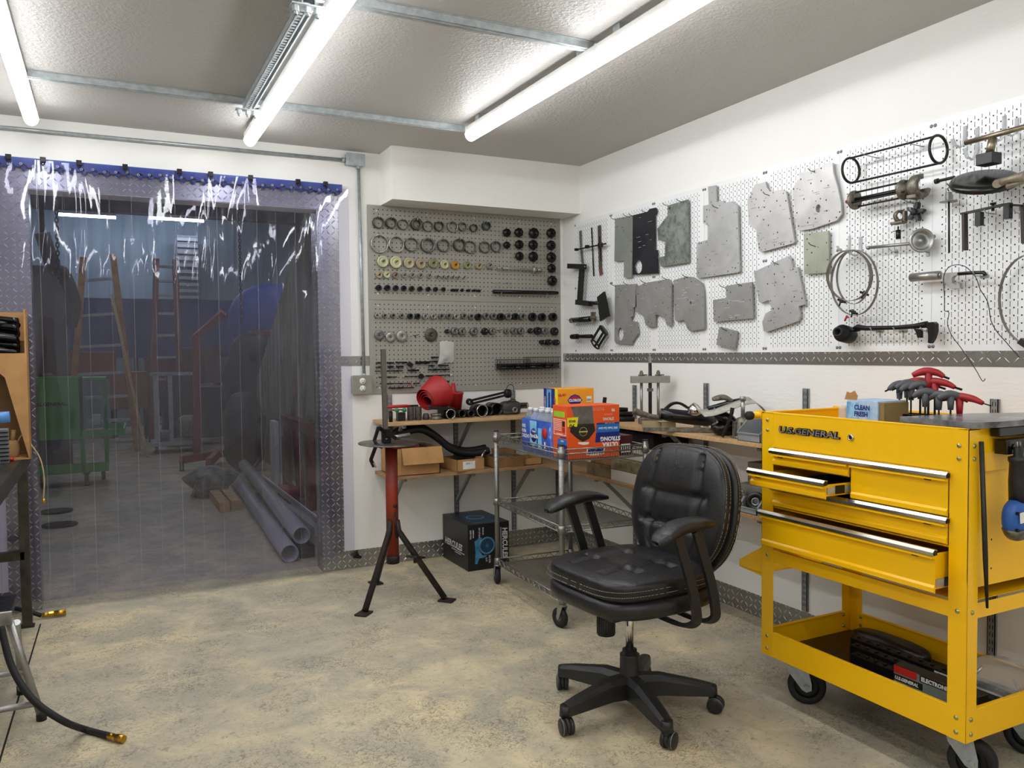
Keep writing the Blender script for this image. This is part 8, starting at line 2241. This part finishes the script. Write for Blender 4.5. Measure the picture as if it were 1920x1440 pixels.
b = MB(m_brn); b.tube([(-1.22, 2.25, .03), (-1.22, 2.4, .6)], 0, flat=(.05, .08), up=(1, 0, 0)); b.build('brace', t, world=True)
b = MB(m_hred); b.bx(-.06, .06, -.15, .15, 0, .12, .004); b.tube([(0, -.12, .12), (0, -.1, .16), (0, .1, .16), (0, .12, .12)], .006, 6); solo(b, 'red_toolbox', 'small red metal toolbox on the floor beside the brown wooden frame', 'toolbox', (-1.30, 2.35, .0))
b = MB(m_white); b.bx(-.02, .02, -.12, .12, 0, .62, .004); solo(b, 'white_panel', 'narrow white panel standing behind the brown wooden frame', 'panel', (-1.27, 3.1, 0))  # plain white panel of unknown material
for i, (x, y) in enumerate(((-3.02, 2.75), (-2.97, 2.15))):
    b = MB(m_dark); b.blob((0, 0, .015), (.24, .14, .04), 2.4); solo(b, 'dark_pad', 'flat dark pad on the workshop floor near the left of the doorway, %s one' % ['farther', 'nearer'][i], 'pad', (x, y, 0), 'dark floor pads')

# ================================================================== PVC STRIP CURTAIN
def pvc():
    k = NT('clear_violet_pvc'); b = k.b
    tr = k.n('ShaderNodeBsdfTransparent'); tr.inputs[0].default_value = (.85, .845, .925, 1)
    gl = k.n('ShaderNodeBsdfGlossy'); gl.inputs[0].default_value = (1, 1, 1, 1); gl.inputs[1].default_value = .035
    df = k.n('ShaderNodeBsdfDiffuse'); df.inputs[0].default_value = (.66, .64, .84, 1)
    co = k.coord((1, 1, .22)); co2 = k.coord()
    n1 = k.noise(co, 7, 1.5, .5, 1.2); n2 = k.noise(co2, 38, 2, .5, .5)
    bp = k.n('ShaderNodeBump'); k.l(n1, bp.inputs['Height']); bp.inputs['Strength'].default_value = .5; bp.inputs['Distance'].default_value = .012
    bp2 = k.n('ShaderNodeBump'); k.l(n2, bp2.inputs['Height']); bp2.inputs['Strength'].default_value = .02; bp2.inputs['Distance'].default_value = .004; k.l(bp.outputs[0], bp2.inputs['Normal'])
    fr_ = k.n('ShaderNodeFresnel'); fr_.inputs[0].default_value = 1.42
    k.l(bp2.outputs[0], gl.inputs['Normal'])
    m1 = k.n('ShaderNodeMixShader'); m1.inputs[0].default_value = .012; k.l(tr.outputs[0], m1.inputs[1]); k.l(df.outputs[0], m1.inputs[2])
    m2 = k.n('ShaderNodeMixShader'); k.l(fr_.outputs[0], m2.inputs[0]); k.l(m1.outputs[0], m2.inputs[1]); k.l(gl.outputs[0], m2.inputs[2])
    k.l(m2.outputs[0], k.out.inputs[0]); return k.mat
m_pvcs = pvc()
m_pvce = plastic('pvc_strip_cut_edge', (.9, .9, .97), .16, .25)
t = thing('strip_curtain', 'clear violet PVC strip curtain on a blue rail across the doorway', 'strip curtain', (-2.3, -.04, 2.12))
m_rail = M('blue_rail_plastic', '#1f459a', .45)
b = MB(m_rail)
pr = Y(645, 353, -.045).z
b.bx(-3.75, -1.437, -.030, -.026, pr - .022, pr + .022, .001, 1); b.build('blue_rail', t, world=True)
b = MB(m_rail)
n = 46
for k in range(n):
    x = -1.46 - .05 * k; b.lathe([(0, .002), (.014, .002), (.014, -.002), (0, -.002)], (x, -.028, pr - .022), (0, -1, 0), 12)
b.build('rail_scallops', t, world=True)
top = pr + .012
rs = random.Random(11)
for i in range(22):
    xr = -1.405 - .1 * i; layer = i % 2
    y0 = -.037 - .007 * layer
    zb = rs.uniform(.035, .062); zb = .098 if i == 0 else (.05 if i < 6 else zb + .012)
    a1, a2, p1, p2, p3 = rs.uniform(.4, 1), rs.uniform(-1, 1), rs.uniform(0, 6), rs.uniform(0, 6), rs.uniform(-1, 1)
    b = MB(m_pvcs); nu, nv = 8, 46; vs = []; fs = []
    for j in range(nv + 1):
        v = j / nv; z = top - (top - zb) * (v ** 1.25); d = top - z
        for q in range(nu + 1):
            u_ = q / nu * 2 - 1
            bow = -.004 * (1 - u_ * u_) * (1 if layer else .6)
            wv = .0026 * a1 * sin(9 * d + p1 + u_ * 2.2) * math.exp(-d / .6) + .003 * a2 * u_ * sin(2.2 * d + p2) + .0012 * sin(17 * d + 3 * u_ + p2) * math.exp(-d / .35)
            x = xr - .1 + .1 * u_; vs.append((x, y0 + bow + wv, z))
    for j in range(nv):
        for q in range(nu): a = j * (nu + 1) + q; fs.append((a, a + 1, a + nu + 2, a + nu + 1))
    b.poly(vs, fs, True)
    b.m(m_pvce)
    for q in (0, nu):
        ev = [V(vs[j * (nu + 1) + q]) for j in range(nv + 1)]
        b.poly([p + V((0, -.0006, 0)) for p in ev] + [p + V((.0014 if q == 0 else -.0014, -.0022, 0)) for p in ev], [(j, j + 1, nv + 2 + j, nv + 1 + j) for j in range(nv)], False)
    b.build('pvc_strip', t, world=True)
for x in (-3.02, -2.88, -2.729, -2.528, -2.279, -2.129, -1.93, -1.683, -1.533):
    b = MB(m_oxide); b.bx(x - .012, x + .012, -.052, -.031, pr + .004, pr + .028, .002); b.tube([(x, -.053, pr + .004), (x + .008, -.055, pr - .004), (x, -.056, pr - .012), (x - .008, -.055, pr - .004)], .0028, 6, closed=True); b.build('hook_clip', t, world=True)
b = MB(m_zinc)
for k in range(40):
    x = -1.47 - .05 * k; b.lathe([(.0035, 0), (.005, .001), (.006, 0)], (x, -.0505, pr - .012 - .004 * (k % 3)), (0, -1, 0), 12)
b.build('eyelet_rings', t, world=True)
